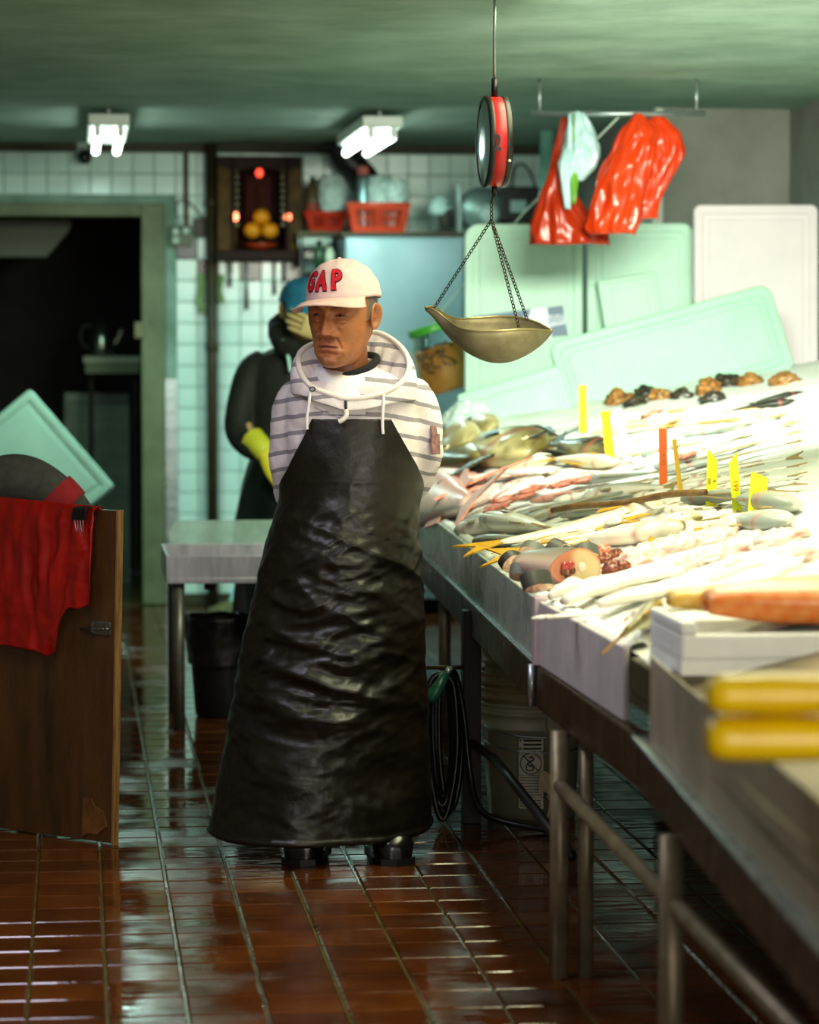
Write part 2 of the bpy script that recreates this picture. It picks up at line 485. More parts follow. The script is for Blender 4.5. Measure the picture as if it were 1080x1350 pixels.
m_plexi = M('scratched_acrylic_panel', '#b2bcae', '#9ca698', nscale=6, rough=0.3, rough_var=.12)
m_fasc = M('foam_fascia_grey', '#cbc4c2', '#b4aeac', nscale=5, rough=0.6, bump=0.08, bscale=60)
m_rail = M('rusty_brown_rail', '#4a3418', '#2e2110', nscale=9, rough=0.42, rough_var=.15, metal=.3, bump=.1, bscale=60)
m_pipe = M('galvanised_pipe', '#8f8468', '#6f654c', nscale=14, rough=0.42, metal=.5, bump=.05)
m_wood_dark = M('wet_dark_timber', '#2a1a0c', '#170f07', nscale=9, rough=.6, stretch=(4, 4, .6))
st = thing('fish_counter', 'long sloping fish counter with white foam lip and brown metal rail', 'counter', (1.07, 6.82, 0))
inv = Vector((1.07, 6.82, 0))
def L(v): return Vector(v) - inv
def seg_panel(name, y0, y1, z0, z1, th, mat, dx=0.0, bev=.004, n=1):
    mb = MB(); a = Vector((xlip(y0) + dx, y0, 0)); b = Vector((xlip(y1) + dx, y1, 0))
    nrm = Vector(((b - a).y, -(b - a).x, 0)).normalized()
    v = []
    for z in (z0, z1):
        for q in (a, b, b + nrm * th, a + nrm * th): v.append(L((q.x, q.y, z)))
    k = len(mb.v); mb.v += [tuple(p) for p in v]
    for q in ((0, 3, 2, 1), (4, 5, 6, 7), (0, 1, 5, 4), (1, 2, 6, 5), (2, 3, 7, 6), (3, 0, 4, 7)): mb.quad(*[k + i for i in q])
    return mb.build(name, mat, st, bev=bev)
# acrylic / foam fascias
seg_panel('fascia_panel', 8.52, 12.7, .645, ZL - .004, .012, m_plexi)
seg_panel('fascia_panel', 6.84, 8.50, .645, ZL - .004, .012, m_plexi)
seg_panel('fascia_panel', 5.80, 6.80, .645, ZL - .004, .014, m_fasc)
seg_panel('fascia_sheet', 2.5, 5.42, .645, ZL + .02, .006, M('worn_steel_sheet', '#c8bea2', '#a89e84', nscale=4, rough=.42, rough_var=.1, metal=.3))
for a, b in ((8.53, 12.7), (6.86, 8.51), (5.80, 6.80)):
    # foam lip, lumpy
    def lipf(u, v, a=a, b=b):
        y = lerp(a, b, u); ang = v * math.pi
        wv = 0.006 * mnoise.noise((y * 9, v * 3, 1)) + 0.004 * mnoise.noise((y * 31, v * 5, 4))
        x = xlip(y) + .014 + .042 * (1 - math.cos(ang)) / 2 - .002
        z = ZL - .012 + (.016 + wv) * math.sin(ang) ** .7
        return L((x, y, z))
    seg = MB().grid(lipf, 60, 8)
    seg.build('foam_lip', m_foam, st, smooth=True)
seg_panel('corner_gusset', 6.80, 6.84, .645, ZL + .006, .05, M('corner_tape', '#cbb8bd', '#b59fa0', rough=.4), dx=-.012)
# rails
for a, b in ((6.83, 12.7), (5.56, 6.81), (2.5, 5.55)):
    seg_panel('rail', a, b, .545, .645, .035, m_rail, dx=-.006, bev=.006)
seg_panel('rail_cap', 2.5, 5.55, .645, .653, .06, m_steel, dx=-.022, bev=.002)
seg_panel('rail_cap', 6.84, 12.7, .645, .649, .03, m_steel, dx=-.010, bev=.001)
hb = MB().tube([L((xlip(6.82) - .016, 6.815, .548)), L((xlip(6.82) - .016, 6.815, .648))], .009, 10)
hb.build('hinge_pin', m_steel, st, smooth=True)
# bed (board with a white liner) and end board
bed = MB()
ys = [5.43, 5.75, 6.3, 6.82] + [7.3 + k * .45 for k in range(13)]
tops = [[L((xlip(y) + .02 + (XR - .03 - xlip(y) - .02) * k / 24, y, zbed(xlip(y) + .02 + (XR - .05 - xlip(y)) * k / 24, y))) for k in range(25)] for y in ys]
bed.rings(tops, closed=False)
bots = [[p - Vector((0, 0, .1)) for p in r] for r in tops]
bed.rings([list(reversed(r)) for r in bots], closed=False)
bed.build('bed_board', m_foam, st, smooth=True)
tray = MB()
tops = [[L((xlip(y) + .01 + (XR - .03 - xlip(y)) * k / 8, y, zbed(xlip(y) + .02 + (XR - .05 - xlip(y)) * k / 8, y) - .03)) for k in range(9)] for y in (2.5, 3.3, 4.05, 4.8, 5.42)]
tray.rings(tops, closed=False); tray.rings([[p - Vector((0, 0, .04)) for p in reversed(r)] for r in tops], closed=False)
tray.build('steel_tray', M('stained_steel', '#7a6a48', '#5a4c30', nscale=5, rough=.4, metal=.6), st, smooth=True)
for y in (2.5, 12.7):
    MB().box(xlip(y) + .02 - inv.x, y - inv.y - .01, .55, XR - .04 - inv.x, y - inv.y + .01, .8).build('end_board', m_rail, st)
# legs
def leg_at(px, py, ztop, r, mat, y=None, square=False, name='leg', dx=0.06):
    p = onz(px, py, 0.55)
    x = p.x; yy = p.y
    mb = MB()
    if square: mb.box(x - r - inv.x, yy - r - inv.y, 0, x + r - inv.x, yy + r - inv.y, ztop)
    else: mb.tube([L((x, yy, 0)), L((x, yy, ztop))], r, 14)
    mb.build(name, mat, st, smooth=not square, bev=.003 if square else 0); return Vector((x, yy, 0))
wl = onz(621, 1084, 0)
MB().box(wl.x - inv.x - .026, wl.y - inv.y - .03, 0, wl.x - inv.x + .026, wl.y - inv.y + .03, .62).build('leg', m_wood_dark, st, bev=.003)
l1 = leg_at(738, 962, .548, .021, m_pipe)
l2 = leg_at(773, 962, .548, .017, m_pipe)
l3 = leg_at(886, 1100, .548, .022, m_pipe)
l4 = Vector((1.0, 3.0, 0)); MB().tube([L(l4), L(l4 + Vector((0, 0, .6)))], .022, 14).build('leg', m_pipe, st, smooth=True)
l5 = Vector((1.3, 10.4, 0)); MB().tube([L(l5), L(l5 + Vector((0, 0, .6)))], .022, 14).build('leg', m_pipe, st, smooth=True)
for y in (4.0, 6.5, 9, 12): MB().tube([L((2.9, y, 0)), L((2.9, y, 1.1))], .022, 10).build('leg', m_pipe, st, smooth=True)
zr = onz(745, 1040, 0); r0 = at(742, 1035, (l1 - CAM).dot(FWH))
MB().tube([L((l1.x, l1.y, r0.z)), L((l4.x, l4.y, r0.z))], .016, 12).build('brace', m_pipe, st, smooth=True)
b0 = at(632, 978, (wl - CAM).dot(FWH))
MB().tube([L((wl.x, wl.y, b0.z)), L((wl.x + .02, wl.y - .35, b0.z)), L((l1.x + .03, l1.y + .02, b0.z + .03))], .013, 10).build('brace', m_black, st, smooth=True)

# crushed ice over the bed
def icef(u, v):
    y = lerp(5.46, 12.6, u); x = lerp(xlip(y) + .03, XR - .06, v ** 1.2)
    n = mnoise.noise((x * 7, y * 7, 3)) * .014 + abs(mnoise.noise((x * 40, y * 40, 9))) * .009
    e = smooth01(v * 12)
    return (x, y, zbed(x, y) + .002 + (.014 + n) * e)
m_ice = M('crushed_ice', '#f4f6ee', '#e2ebe2', nscale=60, rough=.35, bump=.5, bscale=260, bdist=.01, sss=.2)
ice = MB().grid(icef, 320, 90).build('crushed_ice', m_ice, None, smooth=True)
tag(ice, 'bed of white crushed ice under the fish', 'ice', kind='stuff')

# ------------------------------------------------------------ price tags stuck in the fish
def tagstick(top, bot, wpx, mat, label, ink=None, inkmat=None, lean=0.0, turn=0.0, tsize=.4, lines=1):
    b = onbed(*bot); d = (b - CAM).dot(FWH)
    t_ = at(top[0], top[1], d)
    Lh = (t_ - b).length + .03
    wm = wpx / FPX * d
    t = thing('price_tag', label, 'price tag', b - (t_ - b).normalized() * .03)
    ax = (t_ - b).normalized()
    side = (RT - ax * RT.dot(ax)).normalized(); nrm = side.cross(ax)
    side = (Matrix.Rotation(R(turn), 3, ax) @ side); nrm = side.cross(ax)
    t.rotation_euler = Matrix((side, ax.cross(side), ax)).transposed().to_euler()
    wm = wm / max(.25, abs(math.cos(R(turn))))
    MB().prism([(-wm / 2, 0), (wm / 2, 0), (wm / 2, Lh - lean * wm), (-wm / 2, Lh)] if lean >= 0 else
               [(-wm / 2, 0), (wm / 2, 0), (wm / 2, Lh), (-wm / 2, Lh + lean * wm)], -.0012, .0012).build('card', mat, t)
    if ink:
        k = len(ink)
        for i, tx in enumerate(ink):
            xx = 0 if k == 1 else lerp(-wm * .24, wm * .24, i / (k - 1))
            o = text_mesh('writing', tx, wm * tsize * 2 / max(1, k * .8), inkmat, t, (xx, -.0016, Lh * .58), (0, 0, 0), .0002)
            o.rotation_euler = (R(90), R(90), 0)
    return t
m_ty = M('tag_yellow', '#e8e000', rough=.4); m_tl = M('tag_lime', '#dcf000', rough=.4); m_ta = M('tag_amber', '#eab400', rough=.4)
m_to = M('tag_orange', '#f06a10', rough=.4); m_tw = M('tag_white', '#d9d3e2', rough=.4)
m_ink = M('marker_ink', '#2a2a06', rough=.6); m_inko = M('orange_ink', '#c86a00', rough=.6)
tagstick((768, 508), (770, 578), 10, m_ty, 'slim yellow price tag among the dark fish near the ice bag', ['1.75 lb'], m_ink, tsize=.42)
tagstick((798, 542), (806, 614), 12, m_ta, 'amber price tag standing beside the white tag', ['2.50'], m_inko, tsize=.42)
tagstick((813, 540), (829, 610), 11, m_tw, 'tilted white price tag between amber and orange tags', ['3.75'], m_ink, tsize=.42)
tagstick((874, 565), (875, 648), 11, m_to, 'orange price tag standing upright in the fish', ['4.50'], m_inko, tsize=.42)
tagstick((889, 579), (899, 660), 6, m_ta, 'thin amber tag turned edge-on beside the orange tag', None, None, turn=60)
tagstick((940, 592), (937, 678), 14, m_ty, 'yellow tag with black handwriting and slanted top', ['250', 'lb'], m_ink, lean=1.1, tsize=.3)
tagstick((966, 596), (973, 686), 12, m_tl, 'lime yellow tag with pointed top between two yellow tags', ['199'], m_inko, lean=-1.2, tsize=.42)
tagstick((1002, 622), (996, 692), 23, m_ty, 'wide yellow tag with orange numbers, broadest of the tags', ['489', '45m'], m_inko, lean=.3, tsize=.34)

# ------------------------------------------------------------ foam lids and boxes at the far end
def rrect(w, h, r, n=6):
    pts = []
    for (cx, cy, a0) in ((w / 2 - r, h / 2 - r, 0), (-w / 2 + r, h / 2 - r, 90), (-w / 2 + r, -h / 2 + r, 180), (w / 2 - r, -h / 2 + r, 270)):
        for k in range(n + 1):
            a = R(a0 + 90 * k / n); pts.append((cx + r * math.cos(a), cy + r * math.sin(a)))
    return pts
def foam_lid(c, w, h, th, label, mat, roll=0, tilt=12, yaw=0, r=.06, rim=.035, group=None, inset=.007):
    mb = MB()
    def ring(dw, y, rr): return [(x, y, z) for x, z in rrect(w - dw, h - dw, max(.004, rr))]
    mb.rings([ring(0, th, r), ring(0, .006, r), ring(.012, 0, r - .006), ring(rim * 2, 0, r - rim * .6), ring(rim * 2 + .012, inset, r - rim * .7),
              ring(rim * 2 + .05, inset, r - rim * .8), ring(rim * 2 + .06, inset - .004, r - rim * .8)])
    o = mb.build('foam_board', mat, None, bev=0)
    for p in o.data.polygons: p.use_smooth = False
    tag(o, label, 'foam board', group)
    o.rotation_euler = (Matrix.Rotation(-YAW + R(yaw), 3, 'Z') @ Matrix.Rotation(R(-tilt), 3, 'X') @ Matrix.Rotation(R(roll), 3, 'Y')).to_euler()
    o.location = c
    return o
def rect_at(x0, y0, x1, y1, d):
    a = at(x0, y0, d); b = at(x1, y1, d)
    return (a + b) / 2, abs((b - a).dot(RT)), abs(a.z - b.z)
c, w_, h_ = rect_at(613, 294, 768, 572, 12.45)
lidA = foam_lid(c, w_, h_, .03, 'upright white foam lid with a blue printed sticker behind the hanging pan', m_foamg, tilt=5)
sp = (c + Vector((0, 0, 0)))
m_blue = M('sticker_blue', '#1c5f86', '#174c6e', nscale=30, rough=.4); m_sw = M('sticker_white', '#dfe6f2', rough=.4)
def sticker():
    # printed strip on the lid, children of the lid: flat print
    k = w_ / 155.0
    def q(px, py): return ((px - 690.5) * k, -((py - 433) * k))
    def strip(name, pts, mat, y): 
        mb = MB(); mb.prism([q(*p) for p in pts], y, y + .001); return mb.build(name, mat, lidA)
    strip('sticker', [(624, 417), (742, 402), (749, 442), (628, 455)], m_sw, .0016)
    strip('sticker_band', [(624, 417), (700, 407), (697, 418), (626, 427)], m_blue, .0004)
    strip('sticker_band', [(721, 405), (742, 402), (744, 414), (723, 416)], m_blue, .0004)
    strip('sticker_band', [(725, 430), (746, 426), (749, 442), (727, 444)], m_blue, .0004)
    for j in range(3):
        mb = MB(); pp = [(722 + t * 2.5, 419 + j * 3.4 + 1.0 * math.sin(t * 1.5) - t * .35) for t in range(10)]
        mb.tube([(q(*a)[0], .0006, q(*a)[1]) for a in pp], .0022, 5); mb.build('wave_mark', m_blue, lidA)
sticker()
c, w_, h_ = rect_at(775, 293, 915, 560, 12.45)
foam_lid(c, w_, h_, .03, 'upright white foam lid under the large orange bag', m_foamg, tilt=5, r=.05)
c, w_, h_ = rect_at(916, 269, 1078, 540, 12.3)
foam_lid(c, w_, h_, .03, 'tallest upright foam lid, leaning below the grey wall', M('foam_pinkish', '#ecdfe4', '#e2d6dc', nscale=3, rough=.55, bump=.06, bscale=90, bdist=.004), tilt=4, r=.03)
c, w_, h_ = rect_at(798, 362, 876, 500, 12.36)
foam_lid(c, w_, h_, .02, 'small foam sheet resting against the lid under the orange bag', m_foamg, tilt=5, roll=-9, r=.012, rim=.02, inset=.003)
c, w_, h_ = rect_at(728, 405, 1032, 540, 11.75)
foam_lid(at(886, 470, 11.75), w_ * 1.0, .37, .03, 'wide foam lid lying tilted in front of the upright lids', M('foam_box_dimmed', '#a6d8bc', '#98ccb0', nscale=3, rough=.5, bump=.08, bscale=90, bdist=.004), tilt=14, roll=-15.5, r=.05)  # foam colour darkened to offset the strong light falling on this lid
foam_lid(at(688, 556, 11.5), .42, .36, .025, 'plain foam sheet tilted beside the dark fish and ice bag', M('foam_box_dimmed', '#a6d8bc'), tilt=18, roll=-17, r=.015, rim=.02, inset=.002)

# ------------------------------------------------------------ near foam box, crate and yellow roll
bA = onz(899, 881, ZL + .0); bB = onz(846, 850, ZL + .0)
def open_box(name, label, cat, x0, y0, z0, x1, y1, z1, th, mat, bev=.006):
    t = thing(name, label, cat, (x0, y0, z0)); X, Y, Z = x1 - x0, y1 - y0, z1 - z0
    MB().box(0, 0, 0, X, Y, th).build('base', mat, t)
    MB().box(0, 0, th, X, th, Z).build('side', mat, t, bev=bev); MB().box(0, Y - th, th, X, Y, Z).build('side', mat, t, bev=bev)
    MB().box(0, th, th, th, Y - th, Z).build('end', mat, t, bev=bev); MB().box(X - th, th, th, X, Y - th, Z).build('end', mat, t, bev=bev)
    return t
cx0 = bA.x; cy0 = bA.y
crate = open_box('brown_crate', 'dark brown crate under the white foam box of salmon', 'crate', cx0 - .035, cy0 - .012, .695, cx0 + .62, cy0 + .33, .785, .02, M('brown_crate_plastic', '#4b4226', '#3a331c', nscale=6, rough=.5))
fbox = open_box('foam_box', 'white foam box holding orange salmon at the counter front', 'foam box', cx0, cy0, .786, cx0 + .6, cy0 + .31, .862, .028, m_foam)
# raised end block of the foam box
MB().box(-.001, .0, .076, .03, .31, .10).build('end_lip', m_foam, fbox, bev=.006)
def yellow_roll():
    p = at(985, 945, 3.95)
    t = thing('rubber_gloves', 'folded yellow rubber gloves stacked in two rolls over the steel panel', 'gloves', p, -YAW)
    m = M('yellow_rubber', '#e6c400', '#d8b000', nscale=9, rough=.28, bump=.08, bscale=40)
    sx = 3.95 / FPX
    for k, (y0, y1) in enumerate(((887, 942), (944, 1005))):
        hz = (y1 - y0) * sx / 2; zc = -((y0 + y1) / 2 - 945) * sx
        rr = []
        for i in range(25):
            x = lerp(-53, 150, i / 24) * sx
            e = 1 - .25 * (1 - smooth01(i / 2.0)) if i < 3 else 1.0
            n = mnoise.noise((x * 14, k * 3, 0)) * .002
            rr.append([(x, math.cos(a) * (.045 + n) * e + .004 * k, zc + (abs(math.sin(a)) ** .75) * math.copysign(1, math.sin(a)) * (hz + n) * e) for a in [2 * math.pi * j / 28 for j in range(28)]])
        MB().rings(rr).build('glove', m, t, smooth=True)
yellow_roll()
# ================================================================= the fish
def fm(name, rough=.36, coat=.12, bump=.12, bscale=90):
    return M(name, '#ffffff', rough=rough, coat=coat, bump=bump, bscale=bscale, attr='Col', bdist=.004, spec=.5)
m_fish = fm('wet_fish_skin'); m_flesh = fm('wet_flesh', rough=.38, coat=.15, bump=.35, bscale=45)
m_fin = M('fish_fin', '#b9a06a', '#8b7a4c', nscale=30, rough=.35); m_finy = M('fish_fin_yellow', '#d9a832', '#b98818', nscale=30, rough=.35)
m_find = M('fish_fin_dark', '#3a3524', '#22201a', nscale=30, rough=.35); m_finp = M('fish_fin_pink', '#e39a80', '#d0785c', nscale=30, rough=.35)
m_eye = M('fish_eye_dark', '#0c0c0a', rough=.1); m_eyer = M('fish_eye_ring', '#c9bf94', rough=.2); m_gut = M('fish_gut_red', '#9a2a20', '#c04a38', nscale=18, rough=.2, coat=.5)
def mixc(a, b, t): t = max(0, min(1, t)); return tuple(x + (y - x) * t for x, y in zip(a, b))
KINDS = {
 # height, thickness, back, side, belly, spots(amount,colour), fin material, nose blunt, tail length
 'silver':  dict(h=.20, w=.115, back='#8d9690', side='#d9d8cc', belly='#f3efe4', sp=(.25, '#a9aea4'), fin=m_fin, nose=.55, tail=.17),
 'pale':    dict(h=.19, w=.12, back='#d8cba6', side='#f1ead4', belly='#f7f2e6', sp=(.15, '#e2d4b0'), fin=m_finy, nose=.75, tail=.13),
 'dark':    dict(h=.26, w=.14, back='#1b1a14', side='#3b3828', belly='#8a8058', sp=(.5, '#15140e'), fin=m_find, nose=.7, tail=.16),
 'olive':   dict(h=.28, w=.14, back='#5a4f24', side='#8c7f4a', belly='#c9bd88', sp=(.75, '#3a341a'), fin=m_find, nose=.7, tail=.15),
 'pink':    dict(h=.27, w=.13, back='#cf9a8c', side='#ecc8ba', belly='#f6e6da', sp=(.35, '#c9685a'), fin=m_finp, nose=.65, tail=.16),
 'ribbon':  dict(h=.075, w=.04, back='#9aa09a', side='#dfe0d8', belly='#f2f0e8', sp=(.1, '#b4b8b0'), fin=m_fin, nose=.35, tail=.10),
 'yellow':  dict(h=.125, w=.08, back='#6d6430', side='#e9dfbe', belly='#f6f0e0', sp=(.2, '#d8c68c'), fin=m_finy, nose=.5, tail=.2),
}
def hprof(t, nose):
    # body half-height profile, t from snout to tail root
    return max(.02, (math.sin(math.pi * min(1, t ** nose * .98 + .02)) ** .8) * (1 - .12 * t) + .17 * smooth01((t - .7) / .3))
def fish_proto(kind, seed, cut=None, mouth=True):
    K = KINDS[kind]; rnd = random.Random(seed)
    t0, t1 = cut if cut else (0, 1)
    bl = 1 - K['tail']
    n, m = 26, 18
    mb = MB(); mb.col = []
    back, side, belly, spc = [hexc(K[k]) for k in ('back', 'side', 'belly')] + [hexc(K['sp'][1])]
    curve = rnd.uniform(-.05, .05)
    rr = []
    def cen(t): return curve * math.sin(math.pi * t)
    flesh = hexc('#e8b8a0')
    for i in range(n + 1):
        t = lerp(t0, t1, i / n); hp = hprof(t, K['nose']) * K['h'] / 2; wp = hp / K['h'] * K['w'] * (1.0 if t > .2 else .85 + .75 * t)
        gill = .012 * math.exp(-((t - .235) / .012) ** 2)
        ring = []
        for j in range(m):
            a = 2 * math.pi * j / m
            y = math.cos(a) * hp; z = math.copysign(abs(math.sin(a)) ** .85, math.sin(a)) * (wp - gill * abs(math.sin(a)))
            ring.append((t * bl, y + cen(t), z))
            q = math.cos(a)
            c = mixc(side, back, (q - .15) / .5) if q > 0 else mixc(side, belly, -q * 1.5)
            nz = mnoise.noise((t * 9 + seed, y * 60, z * 60)) + .5 * mnoise.noise((t * 40, y * 160 + seed, z * 160))
            c = mixc(c, spc, max(0, nz) * K['sp'][0] * 1.6)
            if t < .1: c = mixc(c, back, .35)
            if abs(t - .235) < .012: c = mixc(c, hexc('#b4574a'), .6)
            if kind in ('silver', 'ribbon') and abs(q - .1) < .09: c = mixc(c, back, .45)
            mb.col.append(c)
        rr.append(ring)
    mb.rings(rr)
    root = thing('fish', 'fish', 'fish')
    mb.build('body', m_fish, root, smooth=True)
    if not cut or cut[1] == 1:
        # forked tail fin
        y0 = cen(1); hh = hprof(1, K['nose']) * K['h'] / 2; th = K['h'] * (.62 if kind != 'yellow' else .5)
        f = MB(); pts = [(bl - .03, y0 + hh * .8), (bl + K['tail'] * .5, y0 + th * .62), (1.0, y0 + th), (bl + K['tail'] * .55, y0 + th * .1), (1.0, y0 - th * .95), (bl + K['tail'] * .5, y0 - th * .55), (bl - .03, y0 - hh * .8)]
        mt = Matrix(((1, 0, 0, 0), (0, 0, 1, 0), (0, 1, 0, 0), (0, 0, 0, 1)))
        f.prism(pts, -.0035, .0035, mt); f.build('tail_fin', K['fin'], root)
        f = MB(); d = [(bl * t, cen(t) + hprof(t, K['nose']) * K['h'] / 2 * .93) for t in (.38, .5, .62, .74)]
        up = [(x + .03, y + K['h'] * (.16 + .05 * math.sin(k * 2.1))) for k, (x, y) in enumerate(d)]
        f.prism(d + up[::-1], -.003, .003, mt); f.build('dorsal_fin', K['fin'], root)
        f = MB(); d = [(bl * t, cen(t) - hprof(t, K['nose']) * K['h'] / 2 * .93) for t in (.6, .68, .76)]
        up = [(x + .035, y - K['h'] * .15) for x, y in d]
        f.prism((d + up[::-1])[::-1], -.003, .003, mt); f.build('anal_fin', K['fin'], root)
    if not cut or cut[0] == 0:
        for s in (1, -1):
            hp = hprof(.1, K['nose']); wz = hp * K['w'] / 2 * .9
            e = MB().sphere((.1 * bl, K['h'] * .07, s * wz * .93), K['h'] * .062, 12, 8, (1, 1, .5)).build('eye', m_eyer, root, smooth=True)
            MB().sphere((.1 * bl, K['h'] * .07, s * (wz * .93 + K['h'] * .02)), K['h'] * .036, 10, 6, (1, 1, .5)).build('pupil', m_eye, e, smooth=True)
            f = MB(); px = .27 * bl
            zz = s * (hprof(.3, K['nose']) * K['w'] / 2 + .004)
            f.prism([(px, -.01), (px + .10, K['h'] * .06), (px + .13, -K['h'] * .12), (px + .05, -K['h'] * .16)], -.002, .002, Matrix.Translation((0, -.01, zz)) @ Matrix(((1, 0, 0, 0), (0, 0, 1, 0), (0, 1, 0, 0), (0, 0, 0, 1))))
            f.build('pectoral_fin', K['fin'], root)
    return root
PROTO = {}
def put(o, a, b, fat=1.0, lift=0.0, spin=0.0, hfrac=.07):
    d = (b - a); Ls = d.length; d.normalize(); BN = bed_normal((a + b) / 2)
    n = (BN - d * BN.dot(d)).normalized(); y = n.cross(d)
    m3 = Matrix((d, y, n)).transposed()
    o.rotation_euler = (m3 @ Matrix.Rotation(R(spin), 3, 'X')).to_euler()
    o.scale = (Ls, Ls * fat, Ls * fat)
    o.location = a + BN * (hfrac * Ls * fat + lift)
def fish(kind, hx, hy, tx, ty, label, group, fat=1.0, spin=0, lift=0.0, cut=None, var=0):
    key = (kind, cut, var)
    if key not in PROTO: r = PROTO[key] = fish_proto(kind, 11 + var * 7 + len(PROTO), cut)
    else: r = dup(PROTO[key])
    a, b = onbed(hx, hy, .035), onbed(tx, ty, .035)
    a.z -= .02; b.z -= .02
    put(r, a, b, fat, lift, spin, KINDS[kind]['w'] * .32)
    r['label'] = label; r['group'] = group
    return r
T = {
 'dk': ('dark whole fish', 'dark fish at the far end', 'dark'),
 'ol': ('olive speckled whole fish', 'olive fish at the far end', 'olive'),
 'pk': ('pink whole fish with reddish fins', 'pink fish beside the man', 'pink'),
 'pl': ('pale cream whole fish', 'pale fish on the counter', 'pale'),
 'sv': ('silvery grey whole fish', 'silver fish among the tags', 'silver'),
 'rb': ('long thin silver ribbon fish', 'ribbon fish behind the tags', 'ribbon'),
 'yl': ('long fish with olive back and yellow forked tail', 'yellow-tailed fish over the lip', 'yellow'),
}
MARKS = [((768, 545), 'by the slim yellow tag'), ((806, 590), 'by the amber and white tags'), ((874, 610), 'by the orange tag'), ((938, 635), 'by the handwritten yellow tag'),
 ((968, 640), 'by the lime tag'), ((1000, 660), 'by the wide yellow tag'), ((730, 672), 'by the thick stick end'), ((925, 650), 'by the thin stick end'), ((760, 758), 'behind the large cut fish'),
 ((675, 740), 'behind the dark slices'), ((590, 590), 'against the man\'s elbow'), ((625, 555), 'under the clear ice bag'), ((700, 545), 'below the plain foam sheet'), ((640, 690), 'beside the foam lip'),
 ((900, 520), 'under the tilted foam board'), ((870, 730), 'behind the pink offcuts'), ((1060, 600), 'far back on the slope'), ((850, 570), 'beyond the white tag'), ((680, 640), 'in the pink fish heap'), ((720, 590), 'in the dark fish heap')]
def near_mark(px, py): return min(MARKS, key=lambda m: (m[0][0] - px) ** 2 + 2 * (m[0][1] - py) ** 2)[1]
LIST = [
 ('ol', 650, 573, 584, 590, 1.25), ('ol', 704, 606, 600, 592, 1.0), ('ol', 578, 611, 668, 612, 1.05), ('ol', 628, 600, 580, 598, 1.2),
 ('dk', 655, 588, 752, 592, 1.0), ('dk', 806, 592, 728, 584, 1.1), ('dk', 712, 600, 772, 604, 1.1), ('dk', 690, 573, 745, 582, 1.2), ('dk', 640, 578, 700, 573, 1.1),
 ('pl', 735, 604, 606, 630, 1.0), ('pl', 812, 612, 722, 606, 1.0), ('ol', 800, 605, 745, 612, 1.1),
 ('pk', 556, 652, 650, 636, 1.0), ('pk', 588, 674, 668, 650, .9), ('pk', 640, 668, 716, 646, .9), ('pk', 560, 662, 640, 672, .8), ('pk', 660, 640, 742, 618, .9),
 ('pk', 806, 622, 694, 640, .9), ('pk', 700, 660, 800, 640, .8), ('pk', 610, 640, 690, 628, .8), ('pk', 760, 612, 840, 604, .8), ('sv', 640, 632, 735, 622, .9),
 ('sv', 650, 690, 800, 650, .75), ('sv', 690, 688, 860, 640, .7), ('sv', 606, 694, 700, 690, .9), ('sv', 648, 690, 738, 700, .85), ('sv', 730, 660, 860, 630, .8),
 ('sv', 760, 636, 880, 622, .8), ('sv', 845, 596, 965, 572, .8), ('sv', 870, 640, 980, 620, .8), ('sv', 770, 655, 900, 640, .8), ('sv', 905, 662, 1040, 648, .8),
 ('sv', 880, 670, 960, 664, .9), ('sv', 1040, 688, 950, 680, .9), ('sv', 1050, 668, 960, 660, .9), ('sv', 800, 690, 900, 660, .8), ('sv', 836, 650, 930, 636, .8),
 ('yl', 880, 664, 606, 728, 1.1), ('yl', 930, 684, 640, 738, 1.15), ('yl', 905, 700, 700, 722, 1.1), ('pl', 800, 700, 660, 722, .8), ('pl', 960, 700, 850, 712, .9),
 ('pl', 760, 560, 905, 540, .8), ('pl', 780, 572, 900, 556, .8), ('pl', 1040, 540, 870, 560, .8), ('pl', 930, 548, 800, 552, .7), ('sv', 900, 572, 1040, 545, .7), ('dk', 1050, 528, 950, 545, .8), ('dk', 1060, 512, 985, 528, .8),
 ('rb', 850, 604, 1055, 552, 1.3), ('rb', 862, 614, 1060, 566, 1.3), ('rb', 872, 622, 1060, 580, 1.3), ('rb', 880, 632, 1060, 594, 1.3), ('rb', 895, 640, 1060, 608, 1.4), ('rb', 910, 648, 1060, 622, 1.4), ('rb', 930, 655, 1060, 636, 1.4),
 ('sv', 760, 590, 850, 575, .8), ('sv', 830, 612, 930, 596, .8), ('pl', 870, 590, 800, 600, .7), ('sv', 740, 680, 830, 668, .8), ('sv', 630, 712, 730, 706, .8), ('pl', 700, 714, 800, 690, .7),
]
for k, (t_, hx, hy, tx, ty, fat) in enumerate(LIST):
    lab, grp, kind = T[t_]
    fish(kind, hx, hy, tx, ty, lab + ' lying ' + near_mark((hx + tx) / 2, (hy + ty) / 2), grp, fat, spin=random.choice((0, 0, 180, 20, -25, 160)), lift=.004 * (k % 4), var=k % 2)

# ---- brown stick lying over the fish
a, b = onbed(729, 673, .07), onbed(930, 648, .07)
rr = [0.0095 + .0012 * mnoise.noise((k * .9, 2, 0)) for k in range(21)]
tag(MB().tube([a.lerp(b, k / 20) + Vector((0, 0, .004 * math.sin(k * .5))) for k in range(21)], rr, 10).build('wooden_stick', M('stick_wood', '#8a6a3e', '#5f4526', nscale=20, rough=.55, bump=.2, bscale=50), None, smooth=True), 'brown wooden stick lying across the fish below the tags', 'stick')

